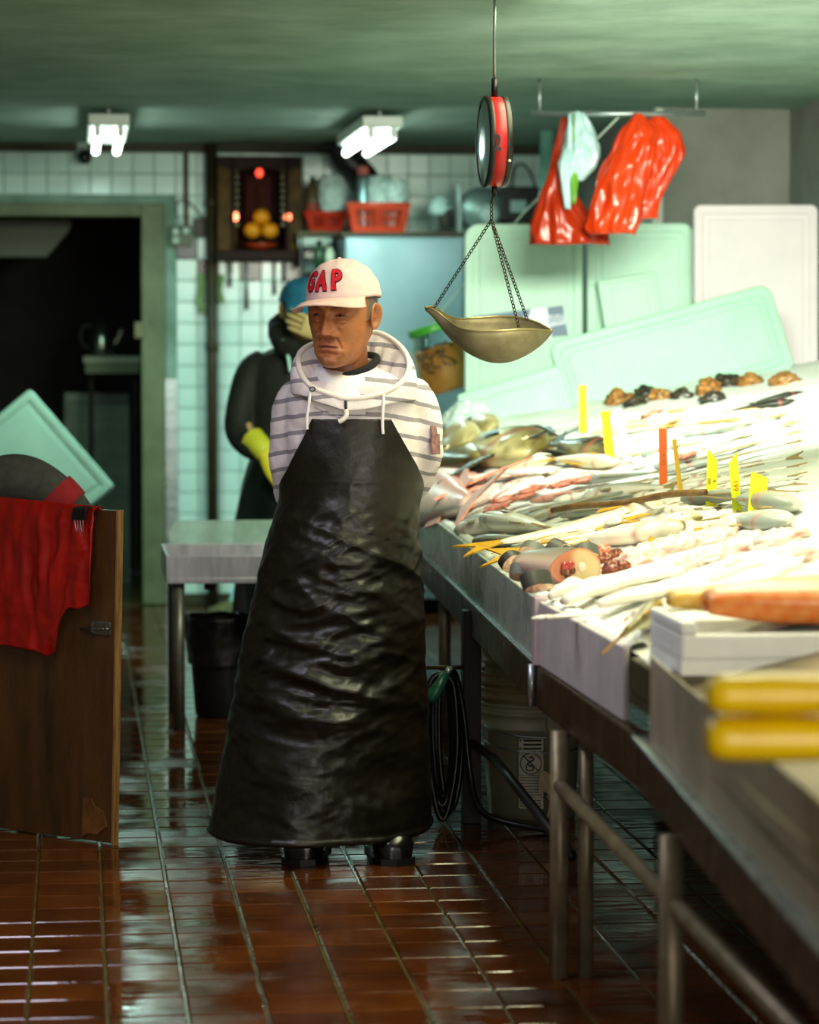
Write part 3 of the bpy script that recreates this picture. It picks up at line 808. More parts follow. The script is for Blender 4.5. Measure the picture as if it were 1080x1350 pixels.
# ---- cut pieces
OFFM = [((830, 740), 'beside the offal'), ((870, 718), 'below the yellow-tailed fish'), ((945, 700), 'under the lime tag'), ((1000, 702), 'under the wide yellow tag'), ((940, 746), 'touching the white fillets'), ((1040, 730), 'high on the slope'),
 ((820, 530), 'near the slim yellow tag'), ((880, 524), 'under the middle of the tilted board'), ((980, 506), 'under the high end of the tilted board'), ((780, 790), 'next to the large cut fish'), ((860, 790), 'between the cut fish and the foam box'), ((950, 775), 'behind the salmon')]
def off_mark(px, py): return min(OFFM, key=lambda m: (m[0][0] - px) ** 2 + 2 * (m[0][1] - py) ** 2)[1]
def blobby(n, m, fx):
    rr = []
    for i in range(n + 1):
        th = math.pi * min(max(i / n, .015), .985)
        rr.append([fx(th, 2 * math.pi * j / m) for j in range(m)])
    return rr
def lump(name, px, py, sx, sy, sz, cols, label, cat, group, seed, mat=m_flesh, amp=.25, freq=2.2, rz=0, dz=.02, yaw=None, part=None):
    p = onbed(px, py, dz); mb = MB(); mb.col = []
    cc = [hexc(c) for c in cols]
    def fx(th, ph):
        d = Vector((math.sin(th) * math.cos(ph), math.sin(th) * math.sin(ph), -math.cos(th)))
        q = d * freq + Vector((seed * 3.7, seed, 0))
        k = 1 + amp * mnoise.noise(q) + amp * .5 * mnoise.noise(q * 2.3)
        v = mnoise.noise(q * 1.6 + Vector((5, 5, 5))) + .6 * mnoise.noise(q * 5)
        v = (v + .7) / 1.4 * (len(cc) - 1); i = max(0, min(len(cc) - 2, int(v)))
        mb.col.append(mixc(cc[i], cc[i + 1], v - i))
        return (d.x * sx * k, d.y * sy * k, d.z * sz * k)
    mb.rings(blobby(18, 24, fx))
    o = mb.build(name, mat, None, smooth=True); o.location = p; o.rotation_euler = (0, R(-14), rz)
    return tag(o, label, cat, group)
def steak(px, py, r, th, label, group, face_rz, tilt, skin='#2a2822', flesh='#d99a78', seed=0):
    p = onbed(px, py, .055)
    t = thing('fish_steak', label, 'fish piece', p, 0, group)
    t.rotation_euler = (R(tilt), 0, face_rz)
    prof = [(math.cos(a) * r * (1 + .12 * math.cos(a)), math.sin(a) * r * .72 * (1 - .1 * math.sin(2 * a + seed))) for a in [2 * math.pi * k / 22 for k in range(22)]]
    sk = MB(); sk.rings([[(x, -th / 2, z) for x, z in prof], [(x * 1.03, -th / 4, z * 1.03) for x, z in prof], [(x * 1.03, th / 4, z * 1.03) for x, z in prof], [(x, th / 2, z) for x, z in prof]], cap0=False, cap1=False)
    sk.build('skin', M('skin_' + skin[1:], skin, rough=.5), t, smooth=True)
    for s in (-1, 1):
        f = MB(); f.col = []; rr = []
        for q in (1.0, .8, .55, .3, .05):
            rr.append([(x * q, s * (th / 2 - .0005 + .004 * (1 - q)), z * q) for x, z in prof])
            for k, (x, z) in enumerate(prof): f.col.append(mixc(hexc(flesh), hexc('#f2d6bd'), .5 + .5 * math.sin(k * 1.7 + q * 9)))
        f.rings(rr, cap0=False); f.build('cut_face', m_flesh, t, smooth=True)
        MB().sphere((r * .15, s * (th / 2 + .003), 0), r * .13, 10, 6, (1, .4, 1)).build('backbone', M('bone_pink', '#f0c8b4', rough=.3), t, smooth=True)
    return t
gl = 'small dark-skinned fish slice heaped by the foam lip'
for k, (px, py, r, rz, ti) in enumerate([(674, 740, .040, .6, 35), (700, 728, .036, -.5, 30), (734, 727, .038, .9, 20), (712, 742, .042, .2, 50), (690, 754, .038, -.4, 60), (706, 766, .040, .5, 62), (728, 750, .034, 1.2, 40), (772, 728, .032, .2, 55), (746, 736, .034, -.9, 30)]):
    steak(px, py, r, .022 + .008 * (k % 3), gl, 'dark fish slices by the lip', rz, ti, skin=('#2e2d26', '#5a6058', '#3c3d36')[k % 3], flesh=('#e0a07a', '#e8b08c', '#d88c68')[k % 3], seed=k)
# large fish cut across, face towards the aisle
def cut_fish():
    p = onbed(762, 778, .0)
    t = thing('cut_fish', 'large fish cut across, showing its round flesh face and backbone', 'cut fish', p + Vector((0, 0, .052)), -YAW + R(24))
    n = 28
    def prof(k, s=1.0):
        a = 2 * math.pi * k / n
        x = math.cos(a) * (.062 if math.cos(a) > 0 else .075); z = math.sin(a) * (.05 - .012 * (math.cos(a) < 0) * abs(math.cos(a)))
        return x * s, z * s
    mb = MB(); mb.col = []
    rr = []
    for i in range(9):
        y = lerp(0, .2, i / 8); s = 1 - .35 * (i / 8) ** 1.6
        rr.append([(prof(k, s)[0] - .03 * (i / 8), y, prof(k, s)[1]) for k in range(n)])
        for k in range(n):
            z = math.sin(2 * math.pi * k / n)
            mb.col.append(mixc(hexc('#e2c2b2'), hexc('#6b6a5c'), (z + .1) * .9 + .3 * mnoise.noise((k, i, 0))))
    mb.rings(rr, cap0=False); mb.build('skin', m_fish, t, smooth=True)
    f = MB(); f.col = []; rr = []
    for q in (1.0, .85, .65, .45, .25, .04):
        rr.append([(prof(k, q)[0], -.002 - .006 * (1 - q), prof(k, q)[1]) for k in range(n)])
        for k in range(n):
            x = prof(k, q)[0]
            f.col.append(mixc(hexc('#c9b184'), hexc('#b56a4c'), smooth01((-x - .0) / .03) * .9) if q < .97 else hexc('#d0785a'))
    f.rings(rr, cap0=False); f.build('cut_face', m_flesh, t, smooth=True)
    MB().sphere((.006, -.009, .004), .011, 12, 8, (1, .5, 1)).build('backbone', M('bone_pink', '#f0c8b4', rough=.3), t, smooth=True)
    for k in range(5):
        MB().sphere((-.03 + .012 * math.cos(k * 2.4), -.007, -.004 + .016 * math.sin(k * 2.4)), .009 + .002 * (k % 2), 10, 7, (1, .6, 1)).build('innards', m_gut if k % 2 else M('innards_brown', '#6b3a22', '#4a2818', nscale=30, rough=.25), t, smooth=True)
    fl = MB(); fl.col = []
    rr = []
    for i in range(9):
        x = lerp(-.075, .03, i / 8); 
        rr.append([(x, -.012 - .03 * math.sin(math.pi * i / 8), -.043 + .004 * math.sin(i)), (x, -.02 - .03 * math.sin(math.pi * i / 8), -.05), (x, .01, -.052), (x, .012, -.044)])
        for _ in range(4): fl.col.append(mixc(hexc('#f0b494'), hexc('#d8693f'), i / 8 * .8))
    fl.rings(rr); fl.build('belly_flap', m_flesh, t, smooth=True)
cut_fish()
for k, (px, py, s) in enumerate([(800, 742, .026), (812, 734, .022), (806, 752, .024), (822, 748, .018), (795, 728, .022)]):
    lump('fish_offal', px, py, s * 1.1, s, s * .9, ['#3a1a10', '#7a3a24', '#a85a3c'] if k != 4 else ['#e6a08a', '#d45a3a', '#f0c0a8'], 'brown-red fish offal heaped beside the cut fish', 'offal', 'offal beside the cut fish', k + 3, amp=.35, rz=k)
for k, (px, py, s) in enumerate([(612, 650, .03), (628, 645, .022), (700, 646, .022), (664, 658, .02), (655, 670, .02), (742, 638, .024), (770, 632, .02), (586, 668, .018), (690, 655, .018), (860, 545, .02), (905, 600, .016)]):
    lump('fish_offal', px, py, s * (1.3 if k == 0 else 2.3), s, s * (.6 if k == 0 else .4), (['#6a1210', '#8a221c', '#b04a3c'] if k == 0 else ['#b8463a', '#d87860', '#eeb8a0']), 'dark red opened fish gut lying ' + near_mark(px, py), 'offal', 'red guts among the fish', k + 90, amp=.45, freq=3.0, rz=.3, dz=.05)
# skinned heads and frames
for k, (px, py, sx, sy, sz, rz) in enumerate([(858, 735, .075, .06, .035, .5), (895, 725, .07, .06, .036, .2), (838, 742, .04, .05, .03, .9), (945, 712, .06, .06, .03, .1), (985, 722, .07, .06, .03, .4), (1030, 715, .07, .06, .03, 0), (940, 738, .07, .05, .028, .3), (1000, 745, .08, .05, .026, .1), (915, 745, .05, .04, .025, .6), (1045, 742, .07, .06, .03, 0), (905, 705, .05, .05, .03, 0), (965, 698, .05, .06, .035, .5)]):
    lump('fish_offcut', px, py, sx, sy, sz, ['#d77a66', '#f0cfc6', '#f4ead8', '#e2a596', '#f6f0e0'], 'pale pink cut fish head ' + off_mark(px, py), 'fish head', 'pink heads behind the fillets', k + 20, amp=.34, freq=2.8, rz=rz)
# dark brown heads along the back edge
for k, (px, py, sx, sy, sz) in enumerate([(815, 530, .055, .05, .045), (838, 534, .05, .04, .03), (872, 526, .05, .05, .04), (900, 525, .05, .04, .035), (935, 516, .05, .05, .05), (962, 508, .06, .05, .045), (990, 506, .055, .05, .04), (940, 528, .05, .05, .03), (1035, 505, .06, .05, .04), (850, 522, .045, .05, .04)]):
    lump('fish_offcut', px, py, sx, sy, sz, (['#0f0f0c', '#26241c', '#3c3a30', '#5a4a2c'] if k % 2 else ['#5a3c18', '#b87c3a', '#2a2418', '#d0a468']), ('black' if k % 2 else 'orange-brown') + ' cut fish head ' + off_mark(px, py), 'fish head', 'dark heads along the back', k + 50, mat=m_fish, amp=.35, freq=2.4, rz=k * .7)
# fillets
def fillet(a, b, wd, th, cols, label, group, seed, name='fish_fillet', lift=.012, bow=.02):
    A, B = onbed(*a, .02), onbed(*b, .02); d = B - A; Lh = d.length
    mb = MB(); mb.col = []; cc = [hexc(c) for c in cols]
    rr = []
    for i in range(31):
        t = i / 30; wv = wd / 2 * (math.sin(math.pi * min(1, .06 + t * .94)) ** .55) * (1 - .35 * t); ring = []
        for j in range(16):
            a_ = 2 * math.pi * j / 16
            y = math.cos(a_) * wv; z = math.sin(a_) * th / 2 * (math.sin(math.pi * (.05 + .9 * t)) ** .4)
            z += .006 * mnoise.noise((t * 5, y * 30, seed)) + bow * math.sin(t * 5 + seed) * .4
            ring.append((t * Lh, y + bow * math.sin(math.pi * t), z))
            v = (mnoise.noise((t * 14 + seed, y * 40, 0)) + .5); v = max(0, min(.999, v)) * (len(cc) - 1); k = int(v)
            mb.col.append(mixc(cc[k], cc[k + 1], v - k))
        rr.append(ring)
    mb.rings(rr)
    o = mb.build(name, m_flesh, None, smooth=True); put(o, A, B, 1, lift, 0, 0); o.scale = (1, 1, 1)
    return tag(o, label, 'fish fillet', group)
WF = ['#f7f0e2', '#f2e2d0', '#faf6ea', '#eddcd0']
lab = 'long white fish fillet laid near the front of the counter'
for k, (a, b, wd) in enumerate([((745, 800), (905, 752), .11), ((790, 808), (985, 757), .12), ((838, 822), (1040, 762), .12), ((775, 790), (880, 758), .1), ((890, 800), (1060, 756), .12), ((930, 770), (1060, 748), .1), ((725, 792), (800, 775), .08)]):
    fillet(a, b, wd, .035, WF, 'long white fish fillet ' + off_mark((a[0] + b[0]) / 2, (a[1] + b[1]) / 2), 'white fillets at the front', k)
fish('silver', 700, 806, 800, 800, 'small grey fish lying against the foam lip by the fillets', 'grey fish by the fillets', .7)
fish('yellow', 858, 812, 812, 842, 'short yellow-bellied fish over the lip by the foam box', None, 2.1, spin=40)
# salmon in the foam box
def salmon():
    for k, (x0, x1, y, z, r, lab) in enumerate([(.07, .55, .12, .125, .085, 'thick orange salmon side curled in the foam box'), (.02, .42, .23, .12, .055, 'golden salmon belly strip behind the curled salmon')]):
        mb = MB(); mb.col = []; rr = []
        for i in range(29):
            t = i / 28; e = math.sin(math.pi * (.07 + .93 * t * .8)) ** .5
            ring = []
            for j in range(26):
                a = R(-50) + R(280) * j / 25      # open roll: outer then inner wall
                rad = r * e * (1 + .06 * mnoise.noise((t * 4, j * .3, k)))
                ring.append((lerp(x0, x1, t), y + math.cos(a) * rad * 1.1, z + math.sin(a) * rad * .62))
            inner = [(p[0], y + (p[1] - y) * .62, z + (p[2] - z) * .55 - .004) for p in reversed(ring)]
            full = ring + inner; rr.append(full)
            for j, p in enumerate(full):
                s = math.sin(t * 60 + j * .8)
                c = mixc(hexc('#e8782a'), hexc('#f29a50'), .5 + .5 * s) if k == 0 else mixc(hexc('#d9a436'), hexc('#e8c468'), .5 + .5 * s)
                if j < 26 and k == 0 and 8 < j < 18: c = mixc(c, hexc('#f2c8a8'), .5)
                mb.col.append(c)
        mb.rings(rr)
        o = mb.build('salmon_side', m_flesh, None, smooth=True); o.location = fbox.location
        tag(o, lab, 'salmon')
salmon()
# ================================================================= people
def cat_tab(tab, x):
    """smooth table lookup (Catmull-Rom over uneven keys)"""
    n = len(tab)
    if x <= tab[0][0]: return tab[0][1]
    if x >= tab[-1][0]: return tab[-1][1]
    for i in range(n - 1):
        if x <= tab[i + 1][0]: break
    x0, x1 = tab[i][0], tab[i + 1][0]; h = x1 - x0; t = (x - x0) / h
    def tan(k, c):
        a, b = max(0, k - 1), min(n - 1, k + 1)
        return (tab[b][1][c] - tab[a][1][c]) / (tab[b][0] - tab[a][0])
    out = []
    for c in range(len(tab[0][1])):
        p0, p1 = tab[i][1][c], tab[i + 1][1][c]; m0, m1 = tan(i, c) * h, tan(i + 1, c) * h
        out.append((2 * t ** 3 - 3 * t ** 2 + 1) * p0 + (t ** 3 - 2 * t ** 2 + t) * m0 + (-2 * t ** 3 + 3 * t ** 2) * p1 + (t ** 3 - t ** 2) * m1)
    return tuple(out)
HEAD = [(-.120, (.016, -.070, -.035)), (-.116, (.030, -.084, -.022)), (-.106, (.043, -.092, -.002)), (-.09, (.052, -.094, .022)), (-.07, (.060, -.091, .042)), (-.045, (.066, -.088, .062)), (-.015, (.071, -.087, .080)),
        (.015, (.075, -.088, .092)), (.045, (.077, -.089, .099)), (.072, (.073, -.082, .097)), (.095, (.062, -.064, .083)), (.110, (.044, -.043, .060)), (.119, (.018, -.016, .026))]
def g2(x, z, cx, cz, sx, sz): return math.exp(-((x - cx) / sx) ** 2 - ((z - cz) / sz) ** 2)
def face_dy(x, z, age):
    ax = abs(x); d = 0.0
    d -= .006 * g2(ax, z, .028, .036, .017, .008)                    # brow
    d += .011 * g2(ax, z, .030, .018, .016, .0115)                   # socket
    d -= .0075 * g2(ax, z, .030, .014, .0115, .0065)                 # lid bulge
    d += .0034 * g2(ax, z, .030, .0225, .015, .0018)                 # lid crease
    nz = interp([(-.06, 0), (-.043, 0), (-.037, .55), (-.031, 1.0), (-.022, .93), (-.005, .62), (.012, .34), (.028, .12), (.04, 0)], z)
    nw = interp([(-.04, .0185), (-.03, .0165), (-.018, .0135), (.0, .0105), (.015, .0095), (.03, .011)], z)
    d -= .0285 * nz * math.exp(-(ax / nw) ** 2)                      # nose ridge and tip
    d -= .0150 * g2(ax, z, .0195, -.0335, .0068, .0072)               # wings
    d += .004 * g2(ax, z, .0085, -.0415, .004, .0025)                # nostrils
    ml = -.0635 - 5.5 * ax * ax                                      # mouth line, turned down
    e = math.exp(-(ax / .024) ** 4)
    d -= .0052 * e * math.exp(-((z - ml - .006) / .0052) ** 2)
    d -= .0062 * e * math.exp(-((z - ml + .0065) / .0058) ** 2)
    d += .0060 * e * math.exp(-((z - ml) / .0016) ** 2)
    d += .004 * g2(x, z, 0, -.082, .022, .005)
    d -= .0065 * g2(x, z, 0, -.1, .02, .011)                         # chin
    d -= .006 * g2(ax, z, .041, -.014, .019, .017)                   # cheekbone
    d += .004 * g2(ax, z, .046, -.055, .014, .02) * age              # hollow cheek
    fx = .0165 + (-.03 - z) * .42                                    # nasolabial fold
    if -.078 < z < -.026: d += .0038 * age * math.exp(-((ax - fx) / .0028) ** 2) * smooth01((z + .078) / .015) * smooth01((-.024 - z) / .012)
    d -= .0046 * age * g2(ax, z, .031, .001, .014, .005)            # bags
    d += .0034 * age * g2(ax, z, .031, -.0065, .015, .0022)
    d -= .0055 * age * g2(ax, z, .038, -.078, .014, .014)
    for fz in (.055, .063, .071): d += .0011 * age * math.exp(-((z - fz - .02 * ax) / .0016) ** 2) * (ax < .05)
    d += .0012 * age * mnoise.noise((x * 90, z * 90, 2)) + .0007 * age * mnoise.noise((x * 220, z * 220, 5))
    return d
def head_geo(mb, mtx, skin, age=1.0, hair='#2a2724', stubble=.5, res=1.0, lips='#9a5548'):
    sk, hr, lp = hexc(skin), hexc(hair), hexc(lips)
    nl, na = int(150 * res), int(180 * res); rr = []
    for i in range(nl + 1):
        z = lerp(-.120, .119, i / nl); a, yf, yb = cat_tab(HEAD, z); ring = []
        for j in range(na):
            u = j / na * 2 - 1                      # 0 = face centre
            th = math.copysign(abs(u) ** 1.35, u) * math.pi
            cx, cy = math.sin(th), -math.cos(th)
            ex = 2 / 2.25
            x = math.copysign(abs(cx) ** ex, cx) * a
            y = math.copysign(abs(cy) ** ex, cy) * (abs(yf) if cy < 0 else max(.003, yb))
            if z < -.05 and cy > 0: y = yb * abs(cy) ** ex if yb > 0 else yb * abs(cy) ** ex
            w_ = smooth01((-y - .015) / .045)
            dy = face_dy(x, z, age) * w_
            c = sk
            n1 = mnoise.noise((x * 45 + 3, z * 45, y * 45)); n2 = mnoise.noise((x * 130, z * 130, y * 130 + 2))
            c = mixc(c, tuple(v * .55 for v in sk), max(0, n1) * .45 * age + max(0, n2 - .25) * .9 * age)
            c = mixc(c, tuple(min(1, v * 1.25) for v in sk), max(0, -n1) * .3)
            ax = abs(x)
            if w_ > 0:
                ml = -.0635 - 5.5 * ax * ax; e = math.exp(-(ax / .023) ** 6)
                c = mixc(c, lp, e * math.exp(-((z - ml) / .0085) ** 4) * .85 * w_)
                c = mixc(c, hexc('#3a1f18'), e * math.exp(-((z - ml) / .0016) ** 2) * .9 * w_)
                st_ = stubble * (g2(ax, z, .012, -.05, .022, .007) + .8 * g2(ax, z, .0, -.1, .035, .018) + .5 * g2(ax, z, .04, -.085, .02, .02))
                c = mixc(c, hexc('#4a3626'), min(.8, st_) * (.55 + .45 * n2) * w_)
                c = mixc(c, hexc('#33271e'), .75 * math.exp(-((ax - .03) / .016) ** 4 - ((z - .036 + .25 * (ax - .03) ** 2 / .02) / .0042) ** 2) * w_)
                c = mixc(c, hexc('#1a0f0a'), .95 * math.exp(-((ax - .030) / .0135) ** 4 - ((z - .0142 + 12 * (ax - .03) ** 2) / .0028) ** 2) * w_)
                c = mixc(c, hexc('#b4644c'), .5 * g2(ax, z, .006, -.03, .014, .012) * w_)
            hz = (y > -.03 and z > -.005 + .0 * y) or (y > .03 and z > -.06)
            if hz:
                k = smooth01((y + .03) / .015) * (smooth01((z + .012) / .01) if y < .03 else 1)
                c = mixc(c, mixc(hr, hexc('#77706a'), .5 + .5 * mnoise.noise((x * 300, z * 60, y * 300))), k)
                x *= 1 + .05 * k; 
            sk_ = 1 - .13 * smooth01((z - .048) / .03)
            ring.append(mtx @ Vector((x * sk_, (y + dy) * sk_, z)))
            mb.col.append(c)
        rr.append(ring)
    mb.rings(rr)
    # ears
    for s in (-1, 1):
        rr = []
        for i in range(17):
            th = math.pi * min(max(i / 16, .03), .97); ring = []
            for j in range(24):
                ph = 2 * math.pi * j / 24
                p = Vector((math.sin(th) * math.cos(ph), math.sin(th) * math.sin(ph), -math.cos(th)))
                ex = p.x * .0085 * s; ey = p.y * .020 * (1 + .18 * p.z); ez = p.z * .034
                rim = math.sqrt(p.y ** 2 + p.z ** 2)
                if p.x > 0: ex -= s * .013 * math.exp(-((rim - .38) / .28) ** 2)
                ring.append(mtx @ Vector((s * .080 + ex + s * .011 * (p.y > 0) * p.y, .008 + ey + .006 * p.z, .004 + ez)))
                mb.col.append(mixc(sk, tuple(v * .55 for v in sk), math.exp(-((rim - .4) / .25) ** 2) * (p.x > 0) * .8))  # shade of the ear hollow put into the skin colour
            rr.append(ring)
        mb.rings(rr)
def neck_geo(mb, pts, rad, skin):
    b = len(mb.v); mb.tube(pts, rad, 28); sk = hexc(skin)
    for v in mb.v[b:]: mb.col.append(mixc(sk, tuple(q * .6 for q in sk), .5 + .6 * mnoise.noise((v[0] * 70, v[1] * 70, v[2] * 110))))
def limb_geo(mb, pts, rad, skin, n=14):
    b = len(mb.v); mb.tube(chaikin(pts, 2), [interp([(k / (len(rad) - 1), r) for k, r in enumerate(rad)], t / (len(chaikin(pts, 2)) - 1)) for t in range(len(chaikin(pts, 2)))], n)
    mb.col += [hexc(skin)] * (len(mb.v) - b)
def hand_geo(mb, wrist, fwd, up, side, skin, size=1.0, curl=25, thumb=1, spread=.018):
    """palm + four fingers + thumb. fwd: towards finger tips, up: back of hand, side: towards the little finger"""
    wrist, fwd, up, side = [Vector(v) for v in (wrist, fwd, up, side)]; fwd.normalize(); up.normalize(); side.normalize()
    def W(f, s, u): return wrist + (fwd * f + side * s + up * u) * size
    c = hexc(skin); b = len(mb.v); rr = []
    for f, hw, th in ((-.03, .024, .019), (0, .026, .018), (.025, .034, .017), (.055, .040, .015), (.085, .041, .013), (.097, .038, .010)):
        rr.append([W(f, math.copysign(abs(math.cos(a)) ** .7, math.cos(a)) * hw, math.sin(a) * th) for a in [2 * math.pi * k / 18 for k in range(18)]])
    mb.rings(rr)
    for k, (s, ln) in enumerate(((-.030, .074), (-.010, .082), (.011, .077), (.030, .060))):
        p = W(.082, s, 0); pts = [p]; ang = 0; d0 = (fwd + side * (s * spread / .02)).normalized()
        for q, fr in enumerate((.22, .42, .28, .2)):
            ang += R(curl) * (.5 if q == 0 else 1)
            pts.append(pts[-1] + (d0 * math.cos(ang) - up * math.sin(ang)) * ln * fr * size)
        mb.tube(pts, [.0098 * size, .0096 * size, .0088 * size, .008 * size, .0052 * size], 10)
    p = W(.022, -.026, -.002); d0 = (fwd * .62 - side * .72 - up * .25).normalized(); pts = [p]
    for q, ln in enumerate((.03, .032, .026)):
        d1 = (d0 + (fwd * .5 - up * .3) * q * .5).normalized(); pts.append(pts[-1] + d1 * ln * size)
    mb.tube(pts, [.0135 * size, .012 * size, .0105 * size, .0065 * size], 10)
    mb.col += [c] * (len(mb.v) - b)
def make_cap(parent, mtx, mat, brim_mat, letters=None, mats=None, name='cap', scale=1.0, brim_len=.068, edge_mat=None):
    A, Ff, Bk, H, Z0 = .0895, .108, .112, .098, .036
    def D(az, t, off=0.0):
        T = t * math.pi / 2; c = math.cos(T) ** .78; s = math.sin(T) ** .95
        yy = -math.cos(az); rad = Ff if yy < 0 else Bk
        p = Vector((math.sin(az) * (A + off) * c, yy * (rad + off) * c, Z0 - .012 * (yy > 0) * yy + (H + off) * s - .0))
        return p
    mb = MB(); rr = []
    for i in range(25):
        t = i / 24 * .985; ring = []
        for j in range(72):
            az = 2 * math.pi * j / 72
            seam = -.0012 * math.exp(-((((az / (math.pi / 3)) % 1) - .0) / .04) ** 2) - .0012 * math.exp(-((((az / (math.pi / 3)) % 1) - 1.0) / .04) ** 2)
            wr = .0022 * mnoise.noise((az * 3, t * 7, 1)) + .0012 * mnoise.noise((az * 9, t * 16, 4))
            if t < .16: wr -= .0014 * math.exp(-((t - .13) / .012) ** 2)
            ring.append(mtx @ D(az, t, seam + wr))
        rr.append(ring)
    inner = [[mtx @ (D(2 * math.pi * j / 72, max(0, i / 24 - .02), -.004)) for j in range(72)] for i in range(0, 22, 3)]
    mb.rings(list(reversed(inner)) + rr, cap0=True)
    cap = mb.build(name, mat, parent, smooth=True)
    # brim
    br = MB()
    def B(u, v, dz=0):
        az = lerp(R(-66), R(66), u); base = D(az, .0, .001)
        out = brim_len * (math.cos(az * 1.28) ** .65 if abs(az * 1.28) < math.pi / 2 else 0)
        q = base + Vector((math.sin(az) * out * .55 * v, -out * v, 0))
        q.z += .007 - .010 * v * v - .20 * (q.x ** 2) / .09 * (.35 + .65 * v) + dz
        return mtx @ q
    br.grid(lambda u, v: B(u, v, .0018), 40, 10); br.grid(lambda u, v: B(1 - u, v, -.0018), 40, 10)
    br.tube([B(k / 40, 1.0) for k in range(41)], .0026, 8)
    br.build('brim', brim_mat, cap, smooth=True)
    MB().sphere(tuple(mtx @ D(0, 1.0, .001)), .0062, 12, 8, (1, 1, .6)).build('button', mat, cap, smooth=True)
    if letters:
        LS = 1.42
        def stroke(mbx, pts, wd, off, u0):
            # flat ribbon on the dome; letter plane in metres
            pts = [Vector((p[0], p[1])) for p in pts]; dense = []
            for a, b in zip(pts, pts[1:]):
                n = max(2, int((b - a).length / .003))
                dense += [a.lerp(b, k / n) for k in range(n)]
            dense.append(pts[-1]); rows = []
            for k, p in enumerate(dense):
                t = dense[min(k + 1, len(dense) - 1)] - dense[max(k - 1, 0)]; t.normalize(); nn = Vector((-t.y, t.x))
                row = []
                for s, o_ in ((-1, off - .0012), (-1, off), (1, off), (1, off - .0012)):
                    q = p + nn * s * wd / 2
                    row.append(mtx @ D((q.x * LS * .95 + u0) / .106, (q.y * LS + .030) / .15, o_))
                rows.append(row)
            mbx.rings(rows)
        G = [[(.011, .024), (.008, .029), (.0, .031), (-.008, .028), (-.011, .02), (-.011, .011), (-.008, .003), (.0, 0), (.007, .001), (.0095, .005), (.0095, .013)], [(.002, .013), (.013, .013)], [(.011, .031), (.011, .022)]]
        Aa = [[(-.010, 0), (.0, .031)], [(.0, .031), (.010, 0)], [(-.006, .010), (.006, .010)], [(-.015, 0), (-.005, 0)], [(.005, 0), (.015, 0)], [(-.006, .031), (.002, .031)]]
        Pp = [[(-.006, 0), (-.006, .031)], [(-.011, .031), (.003, .031), (.009, .028), (.0105, .0225), (.009, .017), (.003, .014), (-.006, .014)], [(-.012, 0), (.0, 0)]]
        for nm, ch, u0 in (('letter_g', G, -.052), ('letter_a', Aa, -.006), ('letter_p', Pp, .043)):
            for wd, off, mm, part in ((.0118, .0016, mats[1], 'outline'), (.0074, .0030, mats[0], 'face')):
                x = MB()
                for s in ch: stroke(x, s, wd, off, u0)
                x.build('letter_' + part, mm, cap)
    return cap

# ---------------------------------------------------------------- the man in the apron
def ridged(p, oct=3):
    v = 0; a = 1; q = Vector(p)
    for _ in range(oct):
        v += a * (1 - 2 * abs(mnoise.noise(q))); a *= .5; q = q * 2.1 + Vector((3.1, 1.7, 5.3))
    return v
def torus_path(F, pts, n=2): return chaikin([F.p(a, b, y) for a, b, y in pts], n, True)
def apply_remesh(o, vox, smooth_it=3):
    md = o.modifiers.new('remesh', 'REMESH'); md.mode = 'VOXEL'; md.voxel_size = vox; md.use_smooth_shade = True
    if smooth_it:
        sm = o.modifiers.new('smooth', 'SMOOTH'); sm.iterations = smooth_it; sm.factor = .5
def cloth_mat(name, base, stripe=None, period=.045, width=.22, rough=.85):
    m = bpy.data.materials.new(name); m.use_nodes = True; nt = m.node_tree; N = nt.nodes; K = nt.links; b = N['Principled BSDF']
    b.inputs['Roughness'].default_value = rough; b.inputs['Base Color'].default_value = hexc(base); b.inputs['Sheen Weight'].default_value = .2
    tc = N.new('ShaderNodeTexCoord')
    n = N.new('ShaderNodeTexNoise'); n.inputs['Scale'].default_value = 420; K.new(tc.outputs['Object'], n.inputs['Vector'])
    n2 = N.new('ShaderNodeTexNoise'); n2.inputs['Scale'].default_value = 16; n2.inputs['Detail'].default_value = 3; K.new(tc.outputs['Object'], n2.inputs['Vector'])
    add = N.new('ShaderNodeMath'); add.operation = 'MULTIPLY_ADD'; add.inputs[1].default_value = .06; K.new(n.outputs['Fac'], add.inputs[0]); K.new(n2.outputs['Fac'], add.inputs[2])
    bp = N.new('ShaderNodeBump'); bp.inputs['Strength'].default_value = .55; bp.inputs['Distance'].default_value = .02
    K.new(add.outputs[0], bp.inputs['Height']); K.new(bp.outputs['Normal'], b.inputs['Normal'])
    if stripe:
        sp = N.new('ShaderNodeSeparateXYZ'); K.new(tc.outputs['Object'], sp.inputs[0])
        def math_(op, a, bb, c=None):
            x = N.new('ShaderNodeMath'); x.operation = op
            for k, v in enumerate((a, bb, c)):
                if v is None: continue
                if isinstance(v, (int, float)): x.inputs[k].default_value = v
                else: K.new(v, x.inputs[k])
            return x.outputs[0]
        xx = math_('MULTIPLY', sp.outputs['X'], sp.outputs['X'])
        zz = math_('MULTIPLY_ADD', xx, .55, sp.outputs['Z'])
        zz = math_('MULTIPLY_ADD', n2.outputs['Fac'], .012, zz)
        fr = math_('FRACT', math_('DIVIDE', zz, period), 0)
        lt = math_('LESS_THAN', fr, width)
        mx = N.new('ShaderNodeMix'); mx.data_type = 'RGBA'; K.new(lt, mx.inputs['Factor'])
        mx.inputs['A'].default_value = hexc(base); mx.inputs['B'].default_value = hexc(stripe); K.new(mx.outputs['Result'], b.inputs['Base Color'])
    return m
SKIN = '#a8683f'
